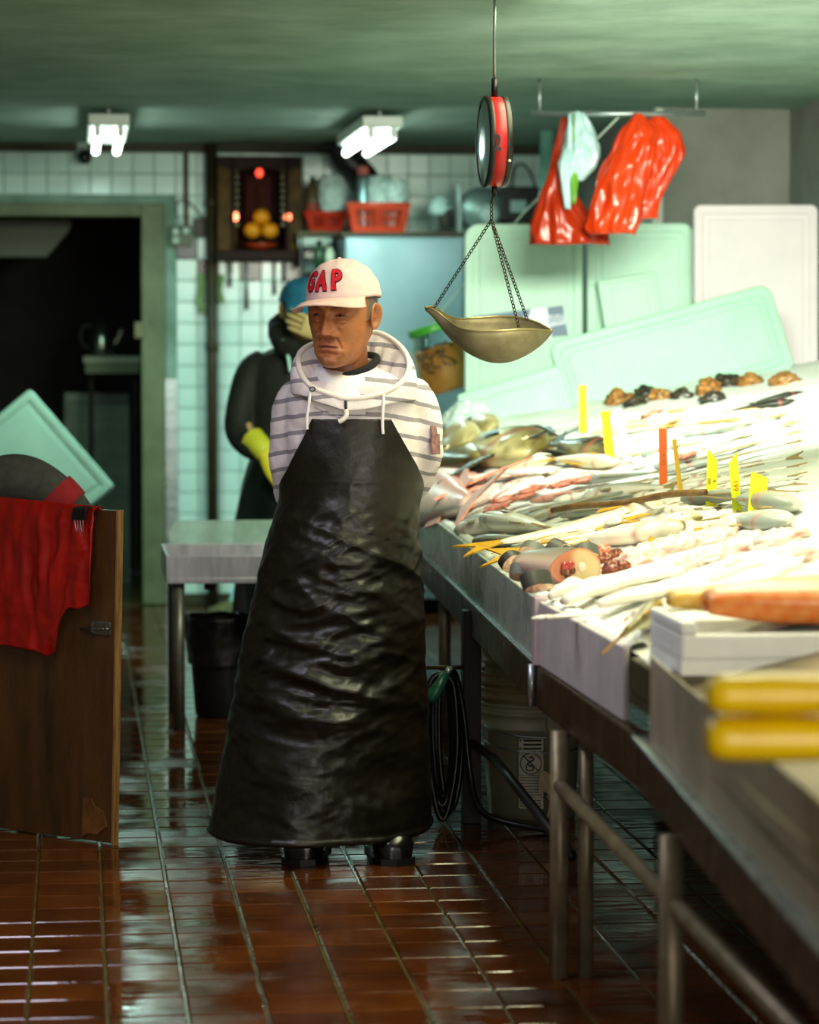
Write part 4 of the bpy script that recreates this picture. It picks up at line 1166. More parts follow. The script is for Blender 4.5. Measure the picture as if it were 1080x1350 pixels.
def man():
    G = onz(455, 1128, 0); F = Frame(G); p = F.p
    t = thing('person', 'person in striped hoodie, pink cap and long black apron, arms behind back', 'person', G, -YAW)
    # ---- body: head, neck, arms, hands, legs
    hc = p(451, 418, -.075)
    HM = Matrix.Translation(hc) @ Matrix.Rotation(R(-23), 4, 'Z') @ Matrix.Rotation(R(2), 4, 'Y') @ Matrix.Rotation(R(7), 4, 'X') @ Matrix.Diagonal((1.13, 1.10, 1.06, 1))
    mb = MB(); mb.col = []
    head_geo(mb, HM, SKIN)
    neck_geo(mb, [HM @ Vector((0, .02, -.02)), HM @ Vector((0, .025, -.08)), p(455, 492, -.02), p(456, 530, 0), p(458, 600, .0)], [.05, .055, .062, .09, .1], '#8a5230')
    limb_geo(mb, [p(458, 560, 0), p(460, 700, .02), p(460, 790, .02)], [.11, .12, .13], SKIN)
    for s, sh, el, wr in ((-1, (388, 525, .02), (378, 640, .08), (452, 705, .19)), (1, (552, 525, .02), (560, 612, .08), (470, 700, .21))):
        limb_geo(mb, [p(*sh), p(*el), p(*wr)], [.042, .036, .026], SKIN)
        wv = p(*wr)
        hand_geo(mb, wv, (-s * .95, .1, -.25), (0, 1, 0.1), (0, .1, -1), SKIN, 1.0, curl=38 if s < 0 else 30)
        limb_geo(mb, [p(460 + s * 40, 790, .02), p(458 + s * 44, 960, .0), p(458 + s * 49, 1100, 0)], [.085, .06, .045], SKIN)
    body = mb.build('body', M('aged_skin', '#a8683f', rough=.4, attr='Col', bump=.22, bscale=170, bdist=.002, sss=.06, spec=.45), t, smooth=True)
    for s in (-1, 1):
        MB().sphere(tuple(HM @ Vector((s * .0305, -.0790, .0140))), .0044, 10, 8).build('iris', M('eye_iris', '#140c08', rough=.1), t, smooth=True)
    # ---- cap
    m_cap = M('washed_pink_cotton', '#e9c9c6', '#dcb9b8', nscale=35, rough=.85, bump=.3, bscale=330, bdist=.002)
    m_brim = M('brim_cotton', '#e2bfb6', '#d2aaa0', nscale=35, rough=.85, bump=.2, bscale=330, bdist=.002)
    CM = Matrix.Translation(hc) @ Matrix.Rotation(R(-27), 4, 'Z') @ Matrix.Rotation(R(-4), 4, 'Y') @ Matrix.Rotation(R(5), 4, 'X') @ Matrix.Scale(1.08, 4) @ Matrix.Translation((.007, .006, .009))
    make_cap(t, CM, m_cap, m_brim, True, (M('red_felt', '#d4142c', '#b80f26', nscale=80, rough=.9), M('dark_felt', '#3a0f1c', rough=.9)), brim_len=.064)
    # ---- hoodie: torso and sleeves merged
    m_hood = cloth_mat('striped_jersey', '#e9dfe2', '#948d98', .0465, .25)
    m_plain = cloth_mat('cream_jersey', '#eee2dc')
    hb = MB()
    rows = [(486, 418, 500, .075, .0), (496, 402, 528, .095, .0), (506, 384, 556, .112, .0), (520, 374, 562, .122, .005), (545, 372, 560, .128, .01), (580, 376, 556, .132, .01), (620, 378, 552, .138, .01), (660, 378, 548, .142, .015), (700, 374, 548, .15, .02), (745, 370, 550, .155, .02)]
    rr = []
    for py, xl, xr, b, y0 in rows:
        a, c = p(xl, py, 0), p(xr, py, 0); hx = (c.x - a.x) / 2; xc = (a.x + c.x) / 2
        rr.append([(xc + hx * math.copysign(abs(math.sin(q)) ** .85, math.sin(q)), y0 - b * math.copysign(abs(math.cos(q)) ** .85, math.cos(q)), a.z) for q in [2 * math.pi * k / 40 for k in range(40)]])
    hb.rings(rr)
    def sleeve(pts, rad):
        c = chaikin([p(*q) for q in pts], 3); n = len(c)
        hb.tube(c, [interp([(k / (len(rad) - 1), r) for k, r in enumerate(rad)], i / (n - 1)) + .003 * mnoise.noise((i * .55, len(pts), 2)) for i in range(n)], 26)
    sleeve([(408, 520, .0), (386, 528, .01), (379, 575, .02), (379, 632, .06), (395, 678, .15), (440, 700, .19)], [.05, .056, .05, .048, .046, .04])
    sleeve([(530, 520, .0), (552, 530, .01), (558, 575, .015), (559, 607, .05), (540, 648, .13), (482, 692, .21)], [.05, .058, .055, .05, .047, .042])
    h = hb.build('hoodie', m_hood, t, smooth=True); apply_remesh(h, .0075, 4)
    dm = h.modifiers.new('folds', 'DISPLACE'); tx = bpy.data.textures.new('cloth_folds', 'CLOUDS'); tx.noise_scale = .055; tx.noise_depth = 1; dm.texture = tx; dm.strength = .013; dm.mid_level = .5
    # hood roll round the neck
    rim = [(457, 528, -.138), (436, 520, -.136), (413, 513, -.125), (398, 498, -.105), (391, 472, -.06), (401, 458, 0), (430, 448, .06), (465, 440, .09), (497, 437, .07), (520, 449, .02), (537, 467, -.03), (541, 486, -.07), (530, 507, -.105), (500, 522, -.13)]
    C = chaikin([p(*q) for q in rim], 3, True); n = len(C); Nc = p(456, 490, -.02)
    rr = []
    for i, c in enumerate(C):
        ph = i / n; v = c - Nc; vh = Vector((v.x, v.y, 0)); r = vh.length; vd = vh.normalized()
        front = smooth01((-c.y - .06) / .07)
        fold = ridged((math.cos(ph * 6.283) * 2.6, math.sin(ph * 6.283) * 2.6, 4), 2)
        fold2 = mnoise.noise((math.cos(ph * 6.283) * 5, math.sin(ph * 6.283) * 5, 9))
        w = 1 - .75 * front
        O = c + vd * (.012 * w + .006) + Vector((0, 0, -.075 * w - .012)); O1 = c + vd * (.022 * w) + Vector((0, 0, -.034 * w - .004)); O2 = c + vd * (.014 * w) + Vector((0, 0, -.008 * w))
        I1 = c - vd * (.012 + .004 * fold) + Vector((0, 0, -.006 - .004 * w)); I2 = c - vd * (.026 + .010 * fold * w) + Vector((0, 0, -.026 * w - .012 + .008 * fold2)); I3 = c - vd * (.034 + .012 * fold * w) + Vector((0, 0, -.055 * w - .022)); I4 = c - vd * (.04 - .008 * fold) * (1 - .5 * front) + Vector((0, 0, -.1 * w - .03))
        rr.append([O, O1, O2, c, I1, I2, I3, I4])
    hd = MB().rings(rr, closed=False, loop=True)
    hd = hd.build('hood', m_hood, t, smooth=True, solid=.004, sub=1)
    MB().tube([c + Vector((0, -.002, .001)) for c in C], .0075, 12, loop=True).build('hood_rim', m_plain, t, smooth=True)
    # white t-shirt in the opening
    rr = []
    for z_, px, hw, b, y0 in ((483, 457, 37, .070, -.022), (489, 457, 41, .082, -.022), (500, 457, 46, .098, -.015), (520, 458, 52, .112, -.01), (545, 459, 60, .116, -.01)):
        q0 = p(px, z_, 0)
        rr.append([(q0.x + hw / 484 * math.sin(q), y0 - b * math.cos(q), q0.z + (.03 if math.cos(q) < 0 else 0) * -math.cos(q) - .018 * max(0, math.cos(q)) ** 3 * (z_ < 490)) for q in [2 * math.pi * k / 36 for k in range(36)]])
    MB().rings(rr, cap0=False, cap1=False).build('t_shirt', M('white_cotton', '#eeeaf0', rough=.85, bump=.2, bscale=40), t, smooth=True, solid=.003)
    # dark undershirt collar glimpse
    Nk = p(461, 476, -.012)
    MB().tube([Nk + Vector((math.cos(q) * .074, math.sin(q) * .078, .022 * math.sin(q) + .02 * math.cos(q) - .014)) for q in [2 * math.pi * k / 40 for k in range(40)]], .010, 10, loop=True).build('undershirt_collar', M('black_cotton', '#141318', rough=.9), t, smooth=True)
    # zipper, toggle, cords, eyelet
    MB().tube([p(456, 528, -.147), p(456, 546, -.145)], .004, 8).build('zipper', M('zip_dark', '#2c2a28', rough=.4, metal=.6), t, smooth=True)
    MB().tube(chaikin([p(456, 540, -.152), p(457, 548, -.155), p(453, 553, -.155), p(447, 556, -.153)], 2), .0065, 10).build('zip_toggle', m_plain, t, smooth=True)
    for pts in ([(409, 516, -.135), (407, 535, -.14), (404, 552, -.138), (405, 566, -.135)], [(506, 520, -.13), (505, 540, -.138), (504, 560, -.138), (505, 572, -.135)]):
        MB().tube(chaikin([p(*q) for q in pts], 2), .0042, 8).build('drawstring', M('white_cord', '#ece6ea', rough=.8), t, smooth=True)
    e = p(412, 513, -.137); MB().tube([e + Vector((math.cos(a) * .007, -.003, math.sin(a) * .006)) for a in [2 * math.pi * k / 14 for k in range(14)]], .0018, 6, loop=True).build('eyelet', M('zip_dark', '#2c2a28'), t, smooth=True)
    q = p(574, 580, -.030); MB().obox(q, (.006, .036, .078), (0, R(-2), R(-38))).build('sleeve_patch', M('patch_brown', '#6e4a4a', '#a07878', nscale=60, rough=.8), t, bev=.002)
    # ---- apron
    edge = [(551, (413, 516)), (575, (402, 529)), (600, (389, 543)), (618, (380, 552)), (640, (373, 554)), (660, (368, 553)), (680, (362, 551)), (700, (357, 551)), (740, (347, 553)), (780, (338, 555)), (830, (327, 557)), (880, (317, 559)), (930, (307, 561)), (980, (297, 563)), (1030, (287, 565)), (1070, (279, 566)), (1090, (275, 566)), (1103, (273, 566))]
    dep = [(551, (.153,)), (600, (.168,)), (660, (.176,)), (720, (.185,)), (800, (.192,)), (900, (.2,)), (1000, (.215,)), (1103, (.23,))]
    nr, nc = 230, 150
    def apron(u, v):
        py = lerp(551, 1098, u); xl, xr = cat_tab(edge, py); b = cat_tab(dep, py)[0]
        a, c = p(xl, py, 0), p(xr, py, 0)
        xc0 = p(464, 600, 0).x; at_ = .214
        k = smooth01((py - 600) / 70)
        half = (c.x - a.x) / 2; xm = (a.x + c.x) / 2
        A = lerp(at_, half, k); X = lerp(xc0, xm, k)
        thl = math.asin(max(-1, min(1, (a.x - X) / A))) if k < 1 else -math.pi / 2
        thr = math.asin(max(-1, min(1, (c.x - X) / A))) if k < 1 else math.pi / 2
        ext = R(28) * smooth01((py - 615) / 60)
        th = lerp(thl - ext, thr + ext, v)
        wv = v
        s_ = (v - .5) * 2
        # folds, in metres along the cloth
        sx, sz = A * th, a.z
        hip = smooth01((py - 640) / 90) * (1 - .75 * smooth01((py - 900) / 120))
        low = smooth01((py - 880) / 150)
        d = .016 * hip * (ridged((sx * 3.4 + sz * 2.5, sz * 10 + sx * 2.0, 3), 2) - .3)
        d += .010 * hip * ridged((sx * 6 - sz * 3, sz * 13 - sx * 3.0, 8), 2)
        d += .0035 * ridged((sx * 11, sz * 11, 18), 2)
        d += low * (.018 * math.cos(s_ * 5.6 + .6 + .5 * math.sin(sz * 5)) + .016 * mnoise.noise((sx * 5, sz * 1.6, 1)))
        d += low * .008 * ridged((sx * 3 + 2, sz * 5 + 2.6 * sx, 31), 2)
        d *= .3 + .7 * max(0, math.cos(th)) ** 1.5
        d += .0022 * math.exp(-((py - 632) / 2.5) ** 2)                   # heat-seam line
        d *= smooth01((py - 548) / 25) * (.25 + .75 * smooth01((py - 600) / 70))
        # hem roll
        if u > .985: d += .006 * math.sin((u - .985) / .015 * math.pi)
        x = X + (A + d * k) * math.sin(th); y = .02 - (b + d) * math.cos(th)
        z = a.z + .004 * mnoise.noise((s_ * 4, 0, 5)) * (u > .95) - .016 * max(0, s_) ** 2 * 0
        z += .030 * smooth01((u - .8) / .2) * smooth01((s_ - .3) / .7)
        if u < .001: z += .0015 * mnoise.noise((s_ * 9, 2, 2))
        return (x, y, z)
    m_ap = M('black_vinyl', '#1a130a', '#110d07', nscale=7, rough=.38, rough_var=.08, bump=.2, bscale=17, bdist=.02, spec=.45)
    ap = MB().grid(apron, nr, nc).build('apron', m_ap, t, smooth=True, solid=.0022)
    # ---- trousers and boots
    m_tr = M('dark_trousers', '#16130f', rough=.85); m_bt = M('black_rubber_boot', '#0d0b09', '#14110d', nscale=20, rough=.22, spec=.55)
    tr = MB()
    tr.tube([p(460, 740, .02), p(460, 800, .02), p(459, 850, .02)], [.14, .145, .12], 24)
    for s in (-1, 1): tr.tube([p(460 + s * 36, 800, .02), p(458 + s * 44, 950, .01), p(458 + s * 49, 1060, .01)], [.095, .075, .065], 20)
    o = tr.build('trousers', m_tr, t, smooth=True); apply_remesh(o, .012, 3)
    for px, turn in ((409, -6), (508, 9)):
        q = p(px, 1100, 0); x = q.x
        mt = Matrix.Translation((x, .03, 0)) @ Matrix.Rotation(R(turn), 4, 'Z')
        b = MB(); rr = []
        # foot sections from heel to toe (y, half width, top z)
        for y, hw, tz in ((.095, .030, .10), (.085, .040, .115), (.05, .046, .13), (.0, .048, .128), (-.05, .05, .108), (-.10, .055, .094), (-.14, .056, .088), (-.172, .048, .08), (-.19, .034, .066), (-.197, .018, .05)):
            rr.append([mt @ Vector((math.copysign(abs(math.cos(a)) ** .7, math.cos(a)) * hw, y, max(0.004, tz / 2 + math.copysign(abs(math.sin(a)) ** .7, math.sin(a)) * tz / 2))) for a in [2 * math.pi * k / 24 for k in range(24)]])
        b.rings(rr)
        b.tube([mt @ Vector((0, .045, .06)), mt @ Vector((0, .04, .14)), mt @ Vector((0, .03, .24)), mt @ Vector((0, .03, .36))], [.05, .052, .058, .066], 22)
        o = b.build('boot', m_bt, t, smooth=True); apply_remesh(o, .006, 4)
        so = MB(); so.prism([(hw_, y_) for hw_, y_ in [(.034, .1), (.05, .06), (.048, -.02), (.059, -.1), (.058, -.15), (.04, -.19), (.0, -.203), (-.04, -.19), (-.058, -.15), (-.059, -.1), (-.048, -.02), (-.05, .06), (-.034, .1)]], 0, .018, mt @ Matrix(((1, 0, 0, 0), (0, 0, 1, 0), (0, 1, 0, 0), (0, 0, 0, 1))))
        so.build('sole', M('boot_sole', '#0b0a08', rough=.5), o)
    return t
man()
# ================================================================= left side: plywood door, red bag, sink table
def crumple(rings_px, depth, F, mat, name, parent, seed, yc=0.0, n=40, amp=.28, fold=7, sharp=2.2, extra=None):
    """closed bag-like form from picture rows (py, x0, x1); folds run down it"""
    rr = []
    m = 34
    for i in range(m + 1):
        t = i / m; py = lerp(rings_px[0][0], rings_px[-1][0], t)
        x0, x1 = interp([(r[0], (r[1], r[2])) for r in rings_px], py)
        a, b = F.p(x0, py, yc), F.p(x1, py, yc); hx = (b.x - a.x) / 2; xc = (a.x + b.x) / 2; ring = []
        for j in range(n):
            q = 2 * math.pi * j / n
            f = ridged((math.cos(q) * fold / 3, math.sin(q) * fold / 3, t * sharp + seed), 2) * amp * .5 + mnoise.noise((math.cos(q) * 2 + seed, math.sin(q) * 2, t * 5)) * amp * .6
            k = 1 + f * (.4 + .6 * abs(math.sin(q)))
            ring.append((xc + hx * math.cos(q) * (1 + f * .25), yc + depth * hx * math.sin(q) * k, a.z + .012 * mnoise.noise((q * 2, t * 9, seed)) ))
        rr.append(ring)
    return MB().rings(rr).build(name, mat, parent, smooth=True)

m_ply = M('stained_plywood', '#5a3a1a', '#2c1a0b', nscale=3.2, rough=.45, rough_var=.12, bump=.1, bscale=30, stretch=(3.5, 3.5, .7), contrast=(.3, .75))
m_plye = M('plywood_edge', '#9a7440', '#6a4a24', nscale=14, rough=.6, stretch=(8, 8, .6))
m_redpl = M('red_plastic', '#b01208', '#8e0c05', nscale=5, rough=.3, bump=.15, bscale=25, spec=.5)
m_orpl = M('orange_plastic', '#e23f10', '#c83208', nscale=5, rough=.24, bump=.12, bscale=25, spec=.55)
def plywood():
    br = onz(148, 1115, 0); v = onz(10, 1096, 0) - br
    rz = math.atan2(-v.y, -v.x)
    t = thing('plywood_door', 'half-height stained plywood door standing on the wet tiles', 'door', br, rz)
    H, LN, ln = .935, .80, .026
    def sh(x, z): return x + ln * z / H
    mb = MB(); b = len(mb.v)
    for (y) in (0.002, .022):
        for x, z in ((-LN, 0.006), (-.003, 0.006), (-.003, H - .002), (-LN, H + .006)): mb.v.append((sh(x, z), y, z))
    for q in ((0, 1, 2, 3), (7, 6, 5, 4), (0, 4, 5, 1), (1, 5, 6, 2), (2, 6, 7, 3), (3, 7, 4, 0)): mb.quad(*q)
    mb.build('panel', m_ply, t)
    mb = MB()
    for y in (0, .024):
        for x, z in ((-.004, 0.0), (0.002, 0.0), (.002, H), (-.004, H)): mb.v.append((sh(x, z), y, z))
    for q in ((0, 1, 2, 3), (7, 6, 5, 4), (0, 4, 5, 1), (1, 5, 6, 2), (2, 6, 7, 3), (3, 7, 4, 0)): mb.quad(*q)
    mb.build('edge_strip', m_plye, t)
    F = Frame(br)
    mi = Matrix.Rotation(-rz, 4, 'Z') @ Matrix.Rotation(-YAW, 4, 'Z')
    def loc(px, py, y=0.0):          # a picture point on the door's front face
        r = ray(px, py); n = Vector((math.sin(rz), -math.cos(rz), 0)); o = br + n * (-y)
        k = (o - CAM).dot(n) / r.dot(n); w_ = CAM + r * k - br
        return Matrix.Rotation(-rz, 3, 'Z') @ w_
    # bolt latch
    m_lat = M('tarnished_steel', '#8a8478', '#5a564c', nscale=30, rough=.35, metal=.8)
    a, b = loc(122, 818), loc(147, 838)
    lt = MB().box(a.x, -.004, b.z, b.x, .0, a.z).build('latch_plate', m_lat, t, bev=.0015)
    c0, c1 = loc(109, 829), loc(146, 829)
    MB().tube([(c0.x, -.008, c0.z), (c1.x, -.008, c1.z)], .0042, 10).build('bolt', m_lat, lt, smooth=True)
    MB().box(a.x + .004, -.013, b.z + .006, a.x + .012, -.003, a.z - .006).build('keeper', m_lat, lt, bev=.001)
    MB().box(b.x - .016, -.013, b.z + .006, b.x - .008, -.003, a.z - .006).build('keeper', m_lat, lt, bev=.001)
    for x in (a.x + .006, b.x - .006):
        for z in (a.z - .005, b.z + .005): MB().sphere((x, -.0045, z), .003, 8, 6, (1, .5, 1)).build('screw', m_lat, lt, smooth=True)
    # torn veneer patch at the foot
    q = [loc(*k) for k in ((110, 1052), (121, 1052), (124, 1062), (136, 1070), (141, 1090), (128, 1100), (118, 1098), (108, 1102))]
    MB().prism([(k.x, k.z) for k in q], -.0022, .004).build('bare_patch', M('raw_ply', '#7a4e24', '#4a2c12', nscale=12, rough=.6), t)
    # red bag over the top
    bag = thing('plastic_bag', 'red plastic bag clipped over the top of the plywood door', 'bag', br, rz)
    m0 = MB(); bot = [(-30, 845), (20, 850), (54, 856), (70, 864), (84, 858), (90, 815), (100, 800), (112, 802), (128, 795), (133, 700), (134, 690)]
    def bagf(u, v):
        px = lerp(-30, 133, u); top = 660 + (px - 54) * .094; pb = interp(bot, px)
        xo = 2.5 * mnoise.noise((v * 3, u * 4, 2)); q = loc(px + xo, lerp(top, pb, max(0, (v - .1) / .9)))
        f = .007 + .010 * ridged((u * 7, v * 1.6 + u * .6, 2), 2) * smooth01(v * 4) + .006 * ridged((u * 4, v * 5, 11), 2) * smooth01(v * 3) + .012 * smooth01(v * 2)
        f = max(.004, f)
        if v < .1: return (q.x, lerp(.034, -f, v / .1), q.z + .006 * math.sin(math.pi * v / .1) + .002 - (.12 * (1 - v / .1) ** 1.5))
        return (q.x, -f, q.z)
    m0.grid(bagf, 70, 80).build('sheet', m_redpl, bag, smooth=True, solid=.0015)
    q = loc(150, 1000)
    # binder clip
    cl = thing('binder_clip', 'black binder clip holding the red bag to the door top', 'clip', br, rz)
    a, b = loc(107, 667), loc(125, 685)
    MB().prism([(0.01, a.z + .006), (-.036, a.z - .004), (-.040, b.z), (-.035, b.z - .001), (-.030, a.z - .008), (0.01, a.z + .001), (.045, b.z - .002), (.05, b.z), (.046, a.z - .004)], a.x, b.x, Matrix(((0, 1, 0, 0), (1, 0, 0, 0), (0, 0, 1, 0), (0, 0, 0, 1)))).build('jaw', m_black, cl, bev=.001)
    for k, px in enumerate((110.5, 117.5)):
        a1, b1 = loc(px, 683, -.0), loc(px + 1.5, 699, 0)
        MB().tube(chaikin([(a1.x, -.038, a1.z), (b1.x, -.036, b1.z), (b1.x + .007, -.036, b1.z - .003), (a1.x + .012, -.038, a1.z)], 1), .0012, 6).build('wire_handle', m_steel, cl, smooth=True)
plywood()

# ---- person bent down behind the plywood door: only the sleeve shows
def bent_person():
    G = onz(40, 1060, 0); F = Frame(G); p = F.p
    t = thing('person', 'person bent down behind the plywood door, grey sleeve with red band', 'person', G, -YAW)
    mb = MB(); mb.col = []
    hm = Matrix.Translation(p(-95, 640, .05)) @ Matrix.Rotation(R(60), 4, 'Z') @ Matrix.Rotation(R(40), 4, 'X')
    head_geo(mb, hm, '#9a6a48', .3, res=.4)
    neck_geo(mb, [p(-92, 650, .05), p(-70, 660, .07), p(-40, 680, .08)], [.052, .058, .08], '#9a6a48')
    limb_geo(mb, [p(-40, 690, .08), p(0, 760, .1), p(10, 820, .12)], [.1, .12, .13], '#9a6a48')
    limb_geo(mb, [p(20, 640, .0), p(105, 690, .0), p(60, 780, -.02)], [.045, .04, .028], '#9a6a48')
    hand_geo(mb, p(60, 780, -.02), (-.3, 0, -1), (0, 1, 0), (1, 0, 0), '#9a6a48', 1, 25)
    limb_geo(mb, [p(-70, 690, .15), p(-110, 780, .1), p(-60, 850, .05)], [.045, .04, .028], '#9a6a48')
    hand_geo(mb, p(-60, 850, .05), (.3, 0, -1), (0, 1, 0), (-1, 0, 0), '#9a6a48', 1, 25)
    for s in (-1, 1): limb_geo(mb, [p(10 + s * 35, 830, .1), p(0 + s * 40, 950, .03), p(10 + s * 40, 1045, .08)], [.085, .06, .045], '#9a6a48')
    mb.build('body', M('skin_second', '#9a6a48', rough=.5, attr='Col', bump=.1, bscale=120, bdist=.002), t, smooth=True)
    jk = MB()
    rr = []
    for px, py, y, hw, hd in ((-75, 640, .06, .10, .09), (-50, 640, .07, .16, .12), (-20, 650, .08, .185, .14), (5, 700, .1, .19, .145), (12, 780, .12, .18, .14), (14, 840, .12, .17, .14)):
        c = p(px, py, y); rr.append([c + Vector((math.cos(q) * hw * .8, math.sin(q) * hd, math.cos(q) * hw * .45)) for q in [2 * math.pi * k / 28 for k in range(28)]])
    jk.rings(rr)
    jk.tube(chaikin([p(-20, 650, .04), p(20, 628, .0), p(64, 646, -.0), p(108, 694, 0), p(100, 745, -.01), p(66, 775, -.02)], 3), [.085, .082, .074, .066, .06, .05], 24)
    o = jk.build('jacket', M('dark_grey_fleece', '#4a4a44', '#3a3b36', nscale=30, rough=.95, bump=.2, bscale=200, bdist=.003), t, smooth=True); apply_remesh(o, .009, 3)
    a, b = p(86, 652, 0), p(74, 700, 0)
    c0, c1 = p(58, 642, 0), p(98, 680, 0)
    MB().tube([c0.lerp(c1, k) for k in (.25, .4, .65, .8)], [.0775, .0785, .076, .074], 30, cap=False).build('sleeve_band', M('red_fleece', '#a0262a', '#8a1c20', nscale=30, rough=.95), t, smooth=True)
    jt = MB()
    jt.tube([p(12, 800, .12), p(12, 850, .12)], [.165, .15], 22)
    for s in (-1, 1): jt.tube([p(10 + s * 33, 820, .11), p(0 + s * 40, 950, .03), p(10 + s * 40, 1035, .08)], [.1, .075, .06], 20)
    o = jt.build('trousers', M('dark_trousers', '#16130f', rough=.85), t, smooth=True); apply_remesh(o, .012, 2)
    for s in (-1, 1):
        q = p(10 + s * 40, 1050, .05)
        b = MB(); b.rings([[(q.x + math.cos(a) * w_, y_ + .03, max(.003, hz / 2 + math.sin(a) * hz / 2)) for a in [2 * math.pi * k / 18 for k in range(18)]] for y_, w_, hz in ((.11, .03, .08), (.08, .042, .1), (0, .045, .1), (-.08, .05, .075), (-.14, .045, .06), (-.16, .02, .04))])
        b.build('boot', M('black_rubber_boot', '#0d0b09'), t, smooth=True)
bent_person()

# ---- stainless sink table
def sink_table():
    leg = onz(240, 962, 0)
    x0 = onz(219, 738, .70).x if False else leg.x - .055
    d0 = leg.y
    zt = at(222, 733, (leg - CAM).dot(FWH) - .03).z
    zb = at(222, 768, (leg - CAM).dot(FWH) - .03).z
    X1 = x0 + .86; Yf = d0 - .035; Yk = Yf + .62
    t = thing('sink_table', 'stainless steel sink table standing behind the man on a tubular leg', 'table', (x0, Yf, 0))
    W_, D_ = X1 - x0, Yk - Yf; rim = .012
    m = M('steel_table', '#a29fa6', '#8b8a90', nscale=6, rough=.38, rough_var=.1, metal=.75, stretch=(6, 1, 1))
    MB().box(0, 0, zb, W_, rim, zt).build('front_apron', m, t, bev=.002)
    MB().box(0, D_ - rim, zb, W_, D_, zt).build('back_apron', m, t, bev=.002)
    MB().box(0, rim, zb, rim, D_ - rim, zt).build('side_apron', m, t, bev=.002)
    MB().box(W_ - rim, rim, zb, W_, D_ - rim, zt).build('side_apron', m, t, bev=.002)
    MB().box(rim, rim, zb + .02, W_ - rim, D_ - rim, zb + .026).build('basin_floor', m, t)
    MB().box(.006, -.004, zb - .004, W_ - .006, .02, zb + .016).build('lower_trim', m, t, bev=.002)
    ml = M('steel_leg', '#6e6a60', '#55524a', nscale=8, rough=.4, metal=.6)
    for x in (.045, W_ - .045):
        for y in (.04, D_ - .04):
            l = MB().tube([(x, y, 0.0), (x, y, zb + .02)], .022, 16).build('leg', ml, t, smooth=True)
    MB().tube([(.17, .35, zb - .055), (.17, .35, zb + .03)], .02, 12).build('drain', M('drain_dark', '#2a2018', rough=.5), t, smooth=True)
    # splash panel at the back, a clouded sheet with bent end
    p0, p1 = ony(229, 716, Yk), ony(235, 686, Yk)
    mb = MB(); hz = p1.z
    pts = [(.035, zt - .002), (W_ - .0, zt - .002), (W_, hz), (.05, hz), (.028, lerp(zt, hz, .45))]
    mb.prism(pts, D_ - .008, D_ - .002)
    mb.build('splash_panel', M('clouded_acrylic', '#a8c4b4', '#8aa898', nscale=9, rough=.25, alpha=.55), t)
sink_table()
# bin with black liner under the table
def waste_bin():
    c = onz(290, 950, 0) + FWH * .13; F = Frame(c)
    t = thing('waste_bin', 'black bin with black bag liner under the sink table', 'bin', c, -YAW)
    MB().lathe([(.09, 0), (.1, .01), (.125, .33), (.128, .345), (.121, .345), (.1, .03)], 28, cap1=True).build('bucket', M('bin_black', '#0c0b0a', rough=.5), t, smooth=True)
    rr = []
    for i in range(22):
        s = i / 21; z = lerp(.20, .385, min(1, s / .7)) if s < .7 else lerp(.385, .25, (s - .7) / .3)
        r = lerp(.122, .138, min(1, s / .7)) if s < .7 else lerp(.135, .105, (s - .7) / .3)
        rr.append([((r + .010 * ridged((math.cos(q) * 3, math.sin(q) * 3, s * 2), 2) * (.3 + s)) * math.cos(q), (r + .010 * ridged((math.cos(q) * 3, math.sin(q) * 3, s * 2), 2)) * math.sin(q), z + .02 * mnoise.noise((math.cos(q) * 2, math.sin(q) * 2, 4)) * s) for q in [2 * math.pi * k / 44 for k in range(44)]])
    MB().rings(rr, cap0=False).build('liner', M('bin_liner', '#0e0c0a', rough=.32, bump=.2, bscale=40), t, smooth=True)
    a = F.p(285, 855, -.02); b = F.p(303, 831, .0)
    o = MB().tube([a, b], .006, 8).build('plastic_rod', M('clear_rod', '#a8c8bc', rough=.2), None, smooth=True); o.location = c; o.rotation_euler = (0, 0, -YAW)
    tag(o, 'pale plastic rod sticking out of the black bin', 'rod')
waste_bin()
# heap of rags on the floor behind the table
def rag_heap():
    c = onz(300, 822, 0); F = Frame(c)
    o = MB(); rr = []
    for i in range(12):
        th = math.pi / 2 * i / 11
        rr.append([(math.cos(th) * (.13 + .03 * mnoise.noise((math.cos(q) * 2, math.sin(q) * 2, i * .4))) * math.cos(q), math.cos(th) * .12 * math.sin(q), math.sin(th) * .10 * (1 + .3 * mnoise.noise((math.cos(q) * 3, math.sin(q) * 3, 7)))) for q in [2 * math.pi * k / 30 for k in range(30)]])
    ob = o.rings(rr).build('rag_heap', M('dirty_rag', '#5a5a34', '#3a3820', nscale=14, rough=.9, bump=.4, bscale=40), None, smooth=True); ob.location = c; ob.rotation_euler = (0, 0, -YAW)
    tag(ob, 'heap of dirty olive rags on the floor behind the sink table', 'rags')
    w = crumple([(776, 306, 311), (790, 303, 318), (806, 299, 321)], .9, F, M('pale_blue_plastic', '#a8dce4', '#88c4cc', nscale=9, rough=.3), 'plastic_bag', None, 3, yc=.02)
    w.location = c; w.rotation_euler = (0, 0, -YAW); tag(w, 'small pale blue plastic bag lying on the rag heap', 'bag')
rag_heap()

